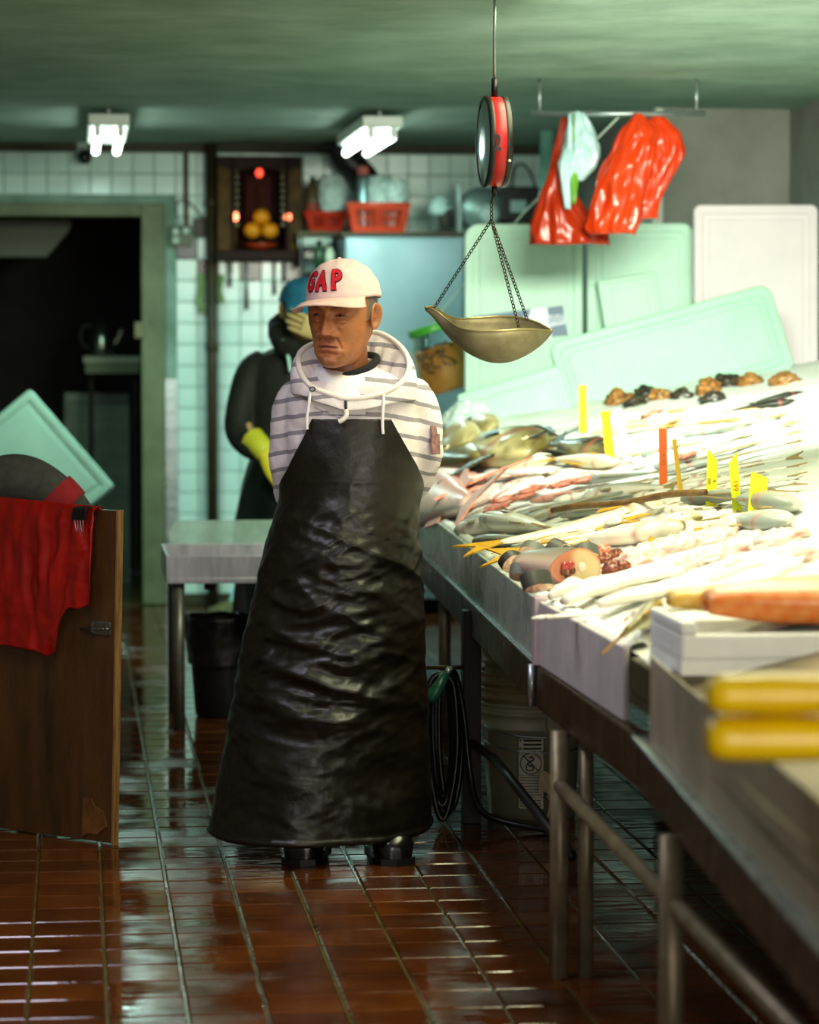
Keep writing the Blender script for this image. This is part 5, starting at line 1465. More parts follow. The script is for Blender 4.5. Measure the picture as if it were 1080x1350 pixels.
# ---- doorway contents
YR = YB + .9
def back_room():
    sh = ony(110, 470, YR); s2 = ony(187, 492, YR)
    t = thing('shelf', 'pale shelf with a kettle on it inside the dark doorway', 'shelf', (sh.x, YR, s2.z))
    MB().box(0, 0, .06, s2.x - sh.x, .3, sh.z - s2.z).build('board', M('shelf_pale', '#8e9a80', rough=.5), t, bev=.003)
    MB().box(.01, .01, 0, s2.x - sh.x - .01, .03, .06).build('front_rail', M('shelf_rail', '#5d6a4c', rough=.6), t)
    for x in (.03, s2.x - sh.x - .05): MB().box(x, .1, -(s2.z), x + .025, .125, .06).build('leg', m_dark, t)
    k = ony(134, 468, YR + .13); k.z = sh.z
    kt = thing('kettle', 'steel kettle on the shelf in the dark doorway', 'kettle', k)
    mk = M('kettle_steel', '#8d9688', rough=.2, metal=.95)
    MB().lathe([(.07, 0), (.078, .01), (.07, .09), (.05, .17), (.03, .19), (.012, .2)], 28).build('body', mk, kt, smooth=True)
    MB().sphere((0, 0, .21), .012, 10, 8).build('knob', m_black, kt, smooth=True)
    MB().tube(chaikin([(.06, 0, .06), (.095, 0, .1), (.11, 0, .15)], 2), .012, 10).build('spout', mk, kt, smooth=True)
    MB().tube(chaikin([(-.05, 0, .17), (-.11, 0, .17), (-.12, 0, .08), (-.07, 0, .04)], 2), .008, 10).build('handle', m_black, kt, smooth=True)
    a, b = ony(85, 518, YR + .4), ony(171, 668, YR + .4)
    lv = thing('louvred_panel', 'pale louvred panel low inside the dark doorway', 'panel', (a.x, YR + .4, 0))
    W_ = b.x - a.x; ml = M('louvre_grey', '#6f8270', '#5c6e5e', nscale=5, rough=.6)
    MB().box(0, .02, .0, W_, .05, a.z).build('backing', ml, lv)
    MB().box(0, -.01, a.z - .05, W_, .02, a.z).build('head_rail', ml, lv, bev=.003)
    nb = 8
    for i in range(nb):
        z = lerp(.08, a.z - .12, i / (nb - 1)); MB().obox((W_ / 2, .005, z), (W_ - .03, .006, .11), (R(14), 0, 0)).build('slat', ml, lv)
    h = MB(); a, b = ony(20, 292, YR + .1), ony(95, 340, YR + .1)
    h.prism([(a.x - .3, a.z), (b.x, a.z), (b.x - .02, a.z - .06), (lerp(a.x, b.x, .55), b.z), (a.x - .3, b.z)], YR - .1, YR + .4)
    tag(h.build('range_hood', M('hood_grey', '#4f5a44', rough=.5), None), 'grey metal extractor hood high inside the dark doorway', 'hood')
    ct = [ony(186, y, YB - .035) for y in (285, 360, 425)]
    c = thing('hanging_plug', 'small socket hanging on a cord at the doorway frame', 'socket', ct[0])
    MB().tube([q - ct[0] for q in ct], .004, 6).build('cord', m_black, c, smooth=True)
    MB().obox(ct[2] - ct[0] + Vector((-.01, 0, -.04)), (.05, .03, .085)).build('socket_body', M('socket_olive', '#6a6a4a', rough=.5), c, bev=.005)
back_room()
# leaning foam board in front of the doorway, standing on a crate
def leaning_board():
    d = 13.9
    cr = at(100, 690, d)
    bx = open_box('fish_crate', 'dark plastic crate stacked behind the plywood door', 'crate', cr.x - .25, cr.y - .15, 0, cr.x + .2, cr.y + .2, cr.z + .03, .02, M('crate_dark', '#2c342c', rough=.6))
    c = at(84, 616, d)
    o = foam_lid(at(52, 612, d), .62, .40, .03, 'large green-lit foam board leaning at an angle before the doorway', M('foam_green_lit', '#9fc4b0', '#8fb5a2', nscale=4, rough=.55), tilt=14, roll=49, r=.02, rim=.035)  # green cast of the light put into the foam colour
leaning_board()
# steel corner guard on the wall end
a, b = ony(217, 500, YB - .03), ony(235, 812, YB - .03)
g = MB(); g.box(a.x, YB - .034, .0, b.x, YB - .030, a.z).box(a.x, YB - .034, 0, a.x + .004, YB, a.z)
tag(g.build('corner_guard', m_steel, None), 'tall steel corner guard on the wall beside the doorway', 'corner guard')
# ================================================================= back wall: pipes, shrine, shelf, steel cabinet
def wallp(px, py, out=0.0): return ony(px, py, YB - out)
# pipes
a, b = wallp(277, 192, .10), wallp(281, 790, .10)
t = thing('drain_pipe', 'thick dark brown pipe running from ceiling to floor beside the shrine', 'pipe', (b.x, YB - .10, 0))
mp_ = M('pipe_brown', '#3a3018', '#26200f', nscale=10, rough=.5, bump=.1)
MB().tube([(0, 0, 0.0), (0, 0, CEIL - .002)], .029, 18).build('pipe', mp_, t, smooth=True)
for z in (.35, 1.35, 2.1): MB().lathe([(.029, -.02), (.034, -.02), (.034, .02), (.029, .02)], 18, (0, 0, z)).build('collar', mp_, t, smooth=True)
a = wallp(246, 310, .03)
t = thing('conduit', 'thin rusty conduit dropping from the ceiling to the wall socket', 'pipe', (a.x, YB - .03, a.z))
MB().tube([(0, 0, 0), (0, 0, CEIL - .05 - a.z)], .012, 12).build('tube', M('conduit_brown', '#5d4b2c', '#46381e', nscale=12, rough=.5), t, smooth=True)
MB().tube(chaikin([(-.03, -.02, .02), (-.06, -.02, .16), (-.01, -.03, .2), (.08, -.02, .1), (.13, -.01, .02)], 3), .004, 6).build('cable', m_black, t, smooth=True)
a, b = wallp(224, 297, 0), wallp(253, 325, 0)
t = thing('wall_socket', 'olive metal wall socket box with pale outlets under the conduit', 'socket', ((a.x + b.x) / 2, YB - .04, b.z))
w_, h_ = b.x - a.x, a.z - b.z
MB().box(-w_ / 2, 0, 0, w_ / 2, .04, h_).build('box', M('socket_box', '#5f6a50', '#4a543c', nscale=8, rough=.5), t, bev=.005)
for x, z in ((-.028, .075), (.026, .08), (-.028, .03)): MB().lathe([(.018, 0), (.018, .008), (.013, .01)], 16).build('outlet', M('outlet_pale', '#b8ccc0', rough=.4), t, smooth=True, loc=(x, -.001, z)).rotation_euler = (R(90), 0, 0)
a, b = wallp(255, 288, 0), wallp(271, 312, 0)
o = MB().box(a.x, YB - .05, b.z, b.x, YB, a.z).build('switch_box', M('switch_brown', '#3f2a1c', '#2c1d12', nscale=9, rough=.5), None, bev=.004); tag(o, 'small brown switch box between socket and thick pipe', 'switch box')
# green cloths behind the pipe
for k, (x0, x1, y0, y1, lab) in enumerate(((260, 269, 360, 412, 'green cloth strip hanging on the doorway side of the pipe'), (286, 294, 362, 400, 'green cloth strip hanging on the shrine side of the pipe'))):
    a, b = wallp(x0, y0, .05), wallp(x1, y1, .05)
    mb = MB().grid(lambda u, v, a=a, b=b, k=k: (lerp(a.x, b.x, u) + .006 * math.sin(v * 7 + k), YB - .05 + .01 * math.sin(u * 9 + v * 2), lerp(a.z, b.z, v)), 10, 16)
    tag(mb.build('hanging_cloth', M('green_cloth', '#8fae78', '#76965e', nscale=14, rough=.9), None, smooth=True, solid=.004), lab, 'cloth')
# security camera
c = wallp(112, 208, .16)
t = thing('security_camera', 'small black security camera on a white mount above the doorway', 'camera', (c.x, YB, c.z))
MB().box(-.05, -.05, .0, .03, 0, .12).build('mount', M('mount_white', '#b8ccba', rough=.5), t, bev=.012)
MB().lathe([(.032, 0), (.036, .02), (.036, .09), (.03, .1)], 20).build('camera_body', m_black, t, smooth=True, loc=(0, -.16, 0)).rotation_euler = (R(-80), 0, 0)
MB().lathe([(.022, 0), (.02, .008), (.008, .012)], 16).build('lens', M('lens_glass', '#101418', rough=.08), t, smooth=True, loc=(0, -.155, 0)).rotation_euler = (R(95), 0, 0)
# black duct behind the second lamp
d0 = [wallp(445, 180, .25), wallp(452, 205, .25), wallp(470, 222, .25), wallp(485, 238, .25)]
t = thing('air_duct', 'black bent air duct behind the ceiling lamp', 'duct', (d0[0].x, YB - .25, d0[0].z))
MB().tube(chaikin([Vector((d0[0].x, YB - .25, CEIL)) - d0[0]] + [q - d0[0] for q in d0] + [Vector((d0[3].x, YB - .02, d0[3].z)) - d0[0]], 2), .07, 18).build('elbow', m_black, t, smooth=True)
MB().lathe([(.07, 0), (.085, 0), (.085, .02), (.07, .02)], 20, tuple(Vector((d0[0].x, YB - .25, CEIL - .025)) - d0[0])).build('flange', m_black, t, smooth=True)

# ---- shrine
def shrine():
    dp = .22; a, b = ony(287, 205, YB - dp), ony(399, 330, YB - dp)
    W_, H_ = b.x - a.x, a.z - b.z
    t = thing('wall_shrine', 'dark wooden wall shrine with red bulb, gilt sides and shelf', 'shrine', (a.x, YB - dp, b.z))
    mw = M('shrine_wood', '#2c0f08', '#1a0804', nscale=7, rough=.6, spec=.2); mo = M('shrine_gilt', '#5a3e0e', '#322308', nscale=16, rough=.6, spec=.2)
    mr = M('shrine_back', '#260c07', '#120604', nscale=20, rough=.8, spec=.15)
    MB().box(.0, dp - .02, 0, W_, dp, H_).build('back_board', mr, t)
    MB().box(0, .02, -.0, .07, dp - .02, H_ * .97).build('side_board', mo, t, bev=.004)
    MB().box(W_ - .07, .02, 0, W_, dp - .02, H_ * .97).build('side_board', mo, t, bev=.004)
    MB().box(.07, .0, 0, .085, .05, H_).build('post', mw, t, bev=.003); MB().box(W_ - .085, .0, 0, W_ - .07, .05, H_).build('post', mw, t, bev=.003)
    MB().box(-.01, 0, -.05, W_ + .01, dp, 0).build('shelf_board', mw, t, bev=.004)
    MB().prism([(.0, H_), (W_, H_), (W_, H_ - .05), (W_ - .1, H_ - .075), (W_ / 2, H_ - .06), (.1, H_ - .075), (0, H_ - .05)], .0, .06).build('canopy', mw, t)
    for x in (.1, W_ - .1):
        for k in range(9): MB().sphere((x, .03, H_ * .85 - k * .035), .011, 8, 6).build('bead', M('bead_glass', '#8a8a70', rough=.15), t, smooth=True)
    MB().box(W_ * .35, .16, .12, W_ * .65, .18, H_ - .09).build('tablet', M('tablet_red', '#3a100a', rough=.7, spec=.15), t, bev=.003)
    for px, py, r, m, nm in ((342, 228, .018, M('bulb_red_dim', (1.0, .08, .04, 1), emit=2.2), 'red_bulb'), (310, 286, .018, M('bulb_red', (1.0, .22, .10, 1), emit=7), 'candle_bulb'), (380, 286, .018, M('bulb_red', (1, .2, .1, 1)), 'candle_bulb')):
        q = ony(px, py, YB - dp + .03) - t.location
        MB().sphere(tuple(q), r, 14, 10, (1, 1, 1.25)).build(nm, m, t, smooth=True)
        if nm == 'candle_bulb': MB().tube([(q.x, q.y, .0), (q.x, q.y, q.z - .02)], .008, 8).build('candle_stick', mo, t, smooth=True)
    q = ony(344, 262, YB - dp + .06) - t.location
    MB().tube([(q.x, .08, .0), (q.x, .08, q.z + .06)], .006, 8).build('incense_stick', mo, t, smooth=True)
    # plate with oranges
    pc = ony(344, 318, YB - dp + .06); pc.z = t.location.z
    pl = thing('plate', 'red plate under three oranges in the shrine', 'plate', (pc.x, YB - dp + .075, pc.z))
    MB().lathe([(.03, 0), (.07, .02), (.086, .034), (.082, .036), (.066, .024), (.01, .012)], 28).build('dish', M('dish_red', '#a83410', rough=.3), pl, smooth=True)
    s = 1 / 250.0
    for px, py, lab in ((333, 304, 'orange on the red plate, by the shrine\'s doorway side'), (356, 304, 'orange on the red plate, by the shrine\'s basket side'), (345, 286, 'orange stacked on top of two others in the shrine')):
        q = ony(px, py, YB - dp + .075); r = .044
        og = thing('orange', lab, 'orange', q)
        rr = []
        for i in range(15):
            th = math.pi * min(max(i / 14, .03), .97); k = r * (1 - .06 * math.exp(-((i - 14) / 1.4) ** 2))
            rr.append([(k * math.sin(th) * math.cos(2 * math.pi * j / 22), k * math.sin(th) * math.sin(2 * math.pi * j / 22), -k * .94 * math.cos(th)) for j in range(22)])
        MB().rings(rr).build('peel', M('orange_peel', '#e89a10', '#d98806', nscale=40, rough=.45, bump=.25, bscale=220, bdist=.003), og, smooth=True)
        MB().sphere((0, 0, r * .92), .006, 8, 5, (1, 1, .4)).build('stem', M('stem_green', '#5a6a20', rough=.7), og, smooth=True)
    # knives and tools on a rail below
    ra, rb = wallp(292, 342, .03), wallp(402, 342, .03)
    rk = thing('tool_rail', 'dark rail under the shrine holding knives', 'rail', (ra.x, YB - .03, ra.z))
    MB().box(0, 0, -.012, rb.x - ra.x, .03, .028).build('bar', M('rail_dark', '#2a2618', rough=.6), rk, bev=.003)
    for px, y1, wd, lab in ((303, 378, .03, 'wide blade cleaver hanging under the shrine near the pipe'), (325, 408, .018, 'long thin knife hanging under the shrine'), (362, 388, .016, 'short dark tool hanging under the shrine'), (375, 372, .026, 'broad knife hanging next to the blue cap')):
        q = wallp(px, 344, .04); e = wallp(px, y1, .04); Lh = q.z - e.z
        kn = thing('knife', lab, 'knife', (q.x, YB - .042, q.z))
        MB().prism([(-wd / 2, 0), (wd / 2, 0), (wd / 2, -Lh * .5), (-wd / 2 * .2, -Lh * .62), (-wd / 2, -Lh * .58)], -.0015, .0015).build('blade', M('knife_steel', '#5d6c66', rough=.5, metal=.4), kn)
        MB().tube([(0, 0, -Lh * .55), (0, 0, -Lh)], [.008, .011], 10).build('handle', M('knife_handle', '#241a10', rough=.6), kn, smooth=True)
shrine()

# ---- shelf, baskets and goods
YS = YB - .34
def goods():
    a, b = ony(391, 304, YS), ony(440, 312, YS)
    sh = thing('wall_shelf', 'narrow wall shelf carrying the low orange basket', 'shelf', (a.x, YS, b.z))
    MB().box(0, 0, 0, .24, .33, a.z - b.z).build('board', M('shelf_wood', '#5a4c28', '#403618', nscale=8, rough=.6), sh, bev=.003)
    for x in (.02, .2): MB().prism([(0, 0), (.012, 0), (.012, -.15), (0, -.15)], .02, .33).build('bracket', m_black, sh, loc=(x, 0, 0))
    # white roll under it
    q0, q1 = ony(394, 317, YS + .02), ony(438, 317, YS + .02)
    rl = thing('paper_roll', 'white paper roll held under the small shelf', 'roll', (q0.x, YS + .06, q0.z))
    MB().tube([(0, 0, 0), (q1.x - q0.x, 0, 0)], .036, 20).build('roll', M('paper_white', '#d2e4da', rough=.8), rl, smooth=True)
    MB().tube([(-.015, 0, 0), (q1.x - q0.x + .015, 0, 0)], .012, 10).build('core', m_black, rl, smooth=True)
    for x in (-.012, q1.x - q0.x + .006): MB().box(x, -.006, -.006, x + .006, .006, b.z - q0.z + .01).build('holder', m_black, rl)
    # cabinet
    YC = YB - .75
    c0, c1 = ony(455, 306, YC), ony(613, 306, YC)
    H_ = c0.z; W_ = c1.x - c0.x
    cb = thing('steel_cabinet', 'tall stainless steel cabinet with a brown top board behind the man', 'cabinet', (c0.x, YC, 0))
    MB().box(0, 0, .08, W_, .70, H_ - .02).build('body', M('cabinet_steel', '#8fa6ae', '#7d969e', nscale=2, rough=.5, rough_var=.08, metal=.5), cb, bev=.006)
    MB().box(-.02, -.015, H_ - .02, W_ + .01, .72, H_).build('top_board', M('board_brown', '#4a3a20', '#342814', nscale=8, rough=.6), cb, bev=.003)
    MB().box(.01, -.006, .12, W_ - .01, 0.001, H_ - .04).build('door', M('cabinet_door', '#93aab2', '#819aa2', nscale=2, rough=.46, rough_var=.08, metal=.5), cb, bev=.004)
    MB().tube([(.05, -.03, .9), (.05, -.03, 1.2)], .009, 10).build('handle', m_steel, cb, smooth=True)
    for x in (.05, W_ - .05):
        for y in (.06, .62): MB().tube([(x, y, 0), (x, y, .085)], .02, 10).build('foot', m_black, cb, smooth=True)
    def basket(x0, x1, y0, y1, Y, zb, label, m):
        A, B = ony(x0, y0, Y), ony(x1, y1, Y); w = B.x - A.x; h = A.z - zb; d = .24
        t = thing('plastic_basket', label, 'basket', (A.x, Y, zb)); ins = .03
        def wall(p0, p1, q0, q1, n, name):
            # slotted side: solid strips at top and bottom, upright slats between
            P0, P1, Q0, Q1 = [Vector(v) for v in (p0, p1, q0, q1)]
            def bi(u, v): return P0.lerp(P1, u).lerp(Q0.lerp(Q1, u), v)
            nrm = (P1 - P0).cross(Q0 - P0).normalized() * .004
            def patch(u0, u1, v0, v1, nm):
                mb = MB(); c = [bi(u0, v0), bi(u1, v0), bi(u1, v1), bi(u0, v1)]
                mb.v = [tuple(k + nrm * .5) for k in c] + [tuple(k - nrm * .5) for k in c]
                for f in ((0, 1, 2, 3), (7, 6, 5, 4), (0, 4, 5, 1), (1, 5, 6, 2), (2, 6, 7, 3), (3, 7, 4, 0)): mb.quad(*f)
                mb.build(nm, m, t)
            patch(0, 1, 0, .22, 'band'); patch(0, 1, .8, 1, 'band')
            patch(.46, .54, .22, .8, 'panel'); patch(0, .1, .22, .8, 'panel'); patch(.9, 1, .22, .8, 'panel')
            for k in range(n):
                u = .12 + .76 * k / (n - 1); patch(u - .012, u + .012, .22, .8, 'slat')
            patch(.1, .9, .48, .53, 'band')
        f0, f1, g0, g1 = (ins, ins, 0), (w - ins, ins, 0), (0, 0, h), (w, 0, h)
        k0, k1, l0, l1 = (ins, d - ins, 0), (w - ins, d - ins, 0), (0, d, h), (w, d, h)
        wall(f0, f1, g0, g1, 13, 'front'); wall(k0, k1, l0, l1, 13, 'back'); wall(f0, k0, g0, l0, 9, 'side'); wall(f1, k1, g1, l1, 9, 'side')
        MB().box(ins, ins, 0, w - ins, d - ins, .005).build('base', m, t)
        MB().tube([g0, g1, l1, l0], .006, 8, loop=True).build('rim', m, t, smooth=True)
        return t
    mo = M('orange_basket', '#d8401c', '#c03412', nscale=6, rough=.35)
    basket(403, 458, 279, 303, YS + .01, a.z, 'low orange plastic basket on the small wall shelf', M('red_orange_basket', '#c82c10', rough=.35))
    basket(459, 541, 268, 304, YC + .06, H_, 'tall slotted orange plastic basket on the steel cabinet', mo)
    # goods in the baskets
    q = ony(412, 302, YS + .1); q.z = a.z + .006
    bt = thing('bottle', 'slim brown bottle standing in the low orange basket', 'bottle', q)
    MB().lathe([(.032, 0), (.034, .01), (.034, .2), (.024, .235), (.014, .25)], 18).build('glass', M('brown_glass', '#4f4020', rough=.2), bt, smooth=True)
    MB().lathe([(.015, .25), (.015, .275)], 14).build('cap', m_black, bt, smooth=True); MB().lathe([(.0345, .06), (.0345, .14)], 18, cap0=False, cap1=False).build('label_band', M('label_red', '#8a3a24', rough=.6), bt, smooth=True)
    q = ony(479, 268, YC + .2); q.z = H_ + .008
    th = thing('thermos', 'steel thermos flask with pink lid in the tall orange basket', 'flask', q); tz = ony(479, 219, YC + .2).z - H_ - .008
    MB().lathe([(.034, 0), (.036, .01), (.034, tz - .07), (.028, tz - .045)], 20).build('body', M('thermos_steel', '#7d9a9c', rough=.25, metal=.7), th, smooth=True)
    MB().lathe([(.03, tz - .045), (.03, tz - .004), (.024, tz)], 20).build('lid', M('thermos_lid', '#c86a62', rough=.4), th, smooth=True)
    mwb = M('white_plastic_bag', '#d8ece6', '#b8d4ce', nscale=9, rough=.3, bump=.1)
    for k, (rows, Y, lab) in enumerate((([(232, 424, 452), (250, 420, 458), (278, 424, 456)], YS + .12, 'white plastic bag bulging from the low orange basket'), ([(233, 487, 515), (250, 484, 524), (270, 486, 522)], YC + .2, 'white plastic bag beside the thermos in the tall basket'), ([(236, 508, 534), (250, 505, 540), (270, 508, 536)], YC + .14, 'grey-white plastic bag over the rim of the tall basket'))):
        c = ony(rows[-1][1], rows[-1][0], Y); c.z = 0; F = Frame(c)
        o = crumple(rows, .9, F, mwb, 'plastic_bag', None, 20 + k * 3, amp=.5); o.location = c; o.rotation_euler = (0, 0, -YAW); tag(o, lab, 'bag')
    # bottles beside the cabinet
    q = ony(433, 345, YB - .5)
    for px, py0, py1, r, hx_, lab in ((421, 322, 356, .03, '#23452c', 'dark green bottle on the ledge under the shelf'), (435, 326, 352, .025, '#c8d4bc', 'white bottle on the ledge beside the steel cabinet')):
        p0, p1 = ony(px, py1, YB - .5), ony(px, py0, YB - .5); h = p1.z - p0.z
        b_ = thing('bottle', lab, 'bottle', (p0.x, p0.y, p0.z)); MB().lathe([(r, 0), (r, h * .7), (r * .5, h * .88), (r * .45, h)], 16).build('body', M('bottle_' + hx_[1:], hx_, rough=.25), b_, smooth=True)
        MB().lathe([(r * .5, h), (r * .5, h + .02)], 12).build('cap', m_black, b_, smooth=True)
    p0 = ony(410, 357, YB - .5)
    lg = thing('ledge', 'dark wooden ledge under the bottles next to the cabinet', 'shelf', (p0.x, YB - .6, p0.z - .03)); MB().box(0, 0, 0, .16, .6, .029).build('board', M('shelf_wood', '#5a4c28'), lg)
    MB().box(.02, .56, -.15, .14, .59, 0).build('bracket', m_black, lg)
    # grinder machine on the cabinet end, with brush
    q = ony(634, 304, YC + .25); zs = H_
    sb = thing('side_stand', 'grey steel stand behind the upright foam boards carrying the motor', 'stand', (c1.x + .03, YC + .05, 0))
    MB().box(0, 0, zs - .03, .40, .55, zs - .001).build('top', m_steel, sb, bev=.003)
    for x in (.03, .37):
        for y in (.03, .52): MB().tube([(x, y, 0), (x, y, zs - .03)], .016, 10).build('leg', m_steel, sb, smooth=True)
    mc = thing('meat_grinder', 'grey round grinder casing with black motor box and cable', 'machine', (q.x, YC + .25, zs))
    mg = M('grinder_grey', '#8fa8a4', '#7c9490', nscale=8, rough=.35, metal=.5)
    MB().lathe([(.0, -.07), (.10, -.07), (.115, -.05), (.115, .05), (.10, .07), (0, .07)], 30, cap0=False, cap1=False).build('casing', mg, mc, smooth=True, loc=(0, 0, .125)).rotation_euler = (R(90), 0, 0)
    MB().lathe([(.05, 0), (.055, .01), (.045, .03), (.02, .035)], 20).build('hub', M('hub_pale', '#b8d0c8', rough=.3), mc, smooth=True, loc=(.035, -.07, .1)).rotation_euler = (R(90), 0, 0)
    MB().box(-.135, -.07, 0, -.105, .07, .26).build('upright', mg, mc, bev=.006); MB().box(-.13, -.09, 0, .12, .09, .012).build('base', mg, mc, bev=.004)
    MB().box(.09, -.09, .06, .29, .09, .24).build('motor_box', m_black, mc, bev=.01); MB().box(.14, -.094, .11, .22, -.09, .17).build('rating_plate', M('plate_pale', '#98b8b4', rough=.5), mc)
    MB().tube(chaikin([(.16, 0, .24), (.17, 0, .36), (.24, 0, .36), (.30, 0, .2), (.32, .05, .02)], 3), .007, 8).build('cable', m_black, mc, smooth=True)
    for x in (.12, .26): MB().box(x - .015, -.05, 0, x + .015, .05, .06).build('foot', m_black, mc)
    q = ony(586, 303, YC + .12); br = thing('brush', 'white-bristled brush standing on the steel cabinet', 'brush', (q.x, YC + .12, zs))
    MB().tube([(0.01, 0, .02), (0, 0, .15)], [.04, .035], 14).build('block', M('brush_dark', '#3a3a34', rough=.7), br, smooth=True)
    rr = [[((.055 + .014 * mnoise.noise((math.cos(q_) * 3, math.sin(q_) * 3, i * .8))) * s_ * math.cos(q_) - .02, .04 * s_ * math.sin(q_), .09 + .02 * i) for q_ in [2 * math.pi * k / 28 for k in range(28)]] for i, s_ in enumerate((.75, 1, 1.05, .95, .7, .35))]
    MB().rings(rr).build('bristles', M('bristle_white', '#cfeae4', '#a8ccc6', nscale=40, rough=.6, bump=.4, bscale=90), br, smooth=True)
    MB().lathe([(.04, 0), (.05, .012), (.01, .02)], 16).build('foot', M('brush_dark', '#3a3a34'), br, smooth=True)
goods()

# ---- worker in dark jacket
def worker():
    d = 12.05; G = at(372, 440, d); G.z = 0; F = Frame(G); p = F.p
    t = thing('person', 'person in dark jacket and blue cap, bare hand over face, yellow glove', 'person', G, -YAW)
    sk = '#b59a62'
    hc = p(399, 411, .0)
    HM = Matrix.Translation(hc) @ Matrix.Rotation(R(24), 4, 'Z') @ Matrix.Rotation(R(8), 4, 'X') @ Matrix.Scale(1.02, 4)
    mb = MB(); mb.col = []
    head_geo(mb, HM, sk, .2, '#141210', .0, .5)
    neck_geo(mb, [hc + Vector((0, .02, -.05)), hc + Vector((0, .03, -.12)), hc + Vector((0, .04, -.22))], [.052, .055, .08], sk)
    limb_geo(mb, [p(385, 480, .04), p(380, 600, .04), p(378, 700, .04)], [.1, .12, .13], sk)
    limb_geo(mb, [p(332, 487, .03), p(312, 560, .0), p(346, 592, -.12)], [.045, .04, .03], sk)
    hand_geo(mb, p(346, 592, -.12), (.7, -.3, -.5), (0, -.4, 1), (-.6, -.3, -.3), sk, 1, 25)
    # other arm raised: hand across the mouth
    sh, el, wr = p(440, 490, .02), p(460, 545, -.14), p(430, 441, -.17)
    limb_geo(mb, [sh, el, wr], [.045, .04, .028], sk)
    hand_geo(mb, wr, (-.88, .02, .38), (-.2, -1, 0.05), (-.35, 0, -.9), '#c2ad72', 1.08, 8, spread=.03)
    for s in (-1, 1): limb_geo(mb, [p(376 + s * 28, 700, .05), p(372 + s * 30, 800, .03), p(372 + s * 30, 880, .06)], [.09, .06, .045], sk)
    mb.build('body', M('skin_third', '#b59a62', rough=.5, attr='Col', bump=.1, bscale=120, bdist=.002), t, smooth=True)
    make_cap(t, Matrix.Translation(hc) @ Matrix.Rotation(R(24), 4, 'Z') @ Matrix.Rotation(R(12), 4, 'X') @ Matrix.Scale(1.06, 4) @ Matrix.Translation((0, .004, .0)), M('teal_blue_cotton', '#1c6f8c', '#175e78', nscale=30, rough=.85), M('teal_blue_brim', '#1488ac', '#1178a0', nscale=30, rough=.85), brim_len=.06)
    mj = M('dark_green_jacket', '#1a2119', '#12170f', nscale=14, rough=.75, bump=.3, bscale=30)
    jb = MB(); rr = []
    for py, xl, xr, b in ((458, 360, 440, .08), (468, 340, 455, .11), (482, 328, 462, .125), (520, 326, 462, .13), (580, 330, 458, .135), (640, 326, 458, .15), (700, 316, 462, .16)):
        a, c = p(xl, py, 0), p(xr, py, 0); hx = (c.x - a.x) / 2; xc = (a.x + c.x) / 2
        rr.append([(xc + hx * math.sin(q), .04 - b * math.cos(q), a.z) for q in [2 * math.pi * k / 32 for k in range(32)]])
    jb.rings(rr)
    jb.tube(chaikin([p(350, 478, .04), p(330, 490, .03), p(317, 535, .01), p(312, 570, -.02), p(330, 590, -.09), p(344, 593, -.12)], 3), [.06, .066, .06, .056, .05, .044], 22)
    jb.tube(chaikin([p(425, 480, .03), p(446, 495, .02), p(462, 545, -.13), p(442, 470, -.16), p(436, 458, -.17)], 3), [.06, .064, .058, .05, .042], 22)
    o = jb.build('jacket', mj, t, smooth=True); apply_remesh(o, .009, 3)
    # collar / hood down
    c = chaikin([p(a, b, y) for a, b, y in ((374, 456, -.07), (366, 438, .0), (370, 424, .08), (402, 418, .13), (432, 424, .1), (440, 448, .0), (425, 464, -.1), (396, 466, -.11))], 3, True)
    MB().tube(c, [.044 + .008 * mnoise.noise((k * .4, 1, 1)) for k in range(len(c))], 18, loop=True).build('collar', M('black_pile', '#10120c', '#1c1f14', nscale=40, rough=.95, bump=.5, bscale=60), t, smooth=True)
    MB().tube(chaikin([p(374, 448, -.1), p(380, 468, -.125), p(383, 490, -.13)], 2), .008, 8).build('white_cord', M('cord_pale', '#a8e0d0', rough=.6), t, smooth=True)
    # rubber glove
    g = MB(); g.col = []
    limb_geo(g, [p(333, 580, -.09), p(342, 588, -.12), p(350, 598, -.14)], [.056, .05, .04], '#c9cf3a')
    hand_geo(g, p(350, 598, -.14), (.55, -.25, -.75), (.2, -.9, .1), (-.8, -.2, -.5), '#d2c92e', 1.25, 14)
    o = g.build('rubber_glove', M('yellow_green_rubber', '#ccc832', rough=.4, attr='Col'), t, smooth=True)
    # dark apron skirt
    rows = [(590, (338, 458)), (640, (322, 462)), (700, (312, 470)), (790, (318, 468)), (820, (320, 466))]
    def sk_(u, v):
        py = lerp(590, 820, u); xl, xr = cat_tab(rows, py); a, c_ = p(xl, py, 0), p(xr, py, 0); th = lerp(R(-105), R(105), v)
        f = .01 * ridged((th * 1.2, u * 2, 2), 2); return ((a.x + c_.x) / 2 + ((c_.x - a.x) / 2 + f) * math.sin(th), .04 - (.165 + f) * math.cos(th), a.z)
    MB().grid(sk_, 40, 60).build('apron', M('dark_green_vinyl', '#0c1610', '#080e0a', nscale=8, rough=.3), t, smooth=True, solid=.002)
    tr = MB()
    tr.tube([p(376, 680, .05), p(376, 730, .05)], [.15, .14], 20)
    for s in (-1, 1): tr.tube([p(376 + s * 28, 700, .05), p(360 + s * 30, 800, .03), p(356 + s * 30, 885, .05)], [.1, .075, .065], 18)
    o = tr.build('trousers', M('dark_trousers', '#16130f', rough=.85), t, smooth=True); apply_remesh(o, .012, 2)
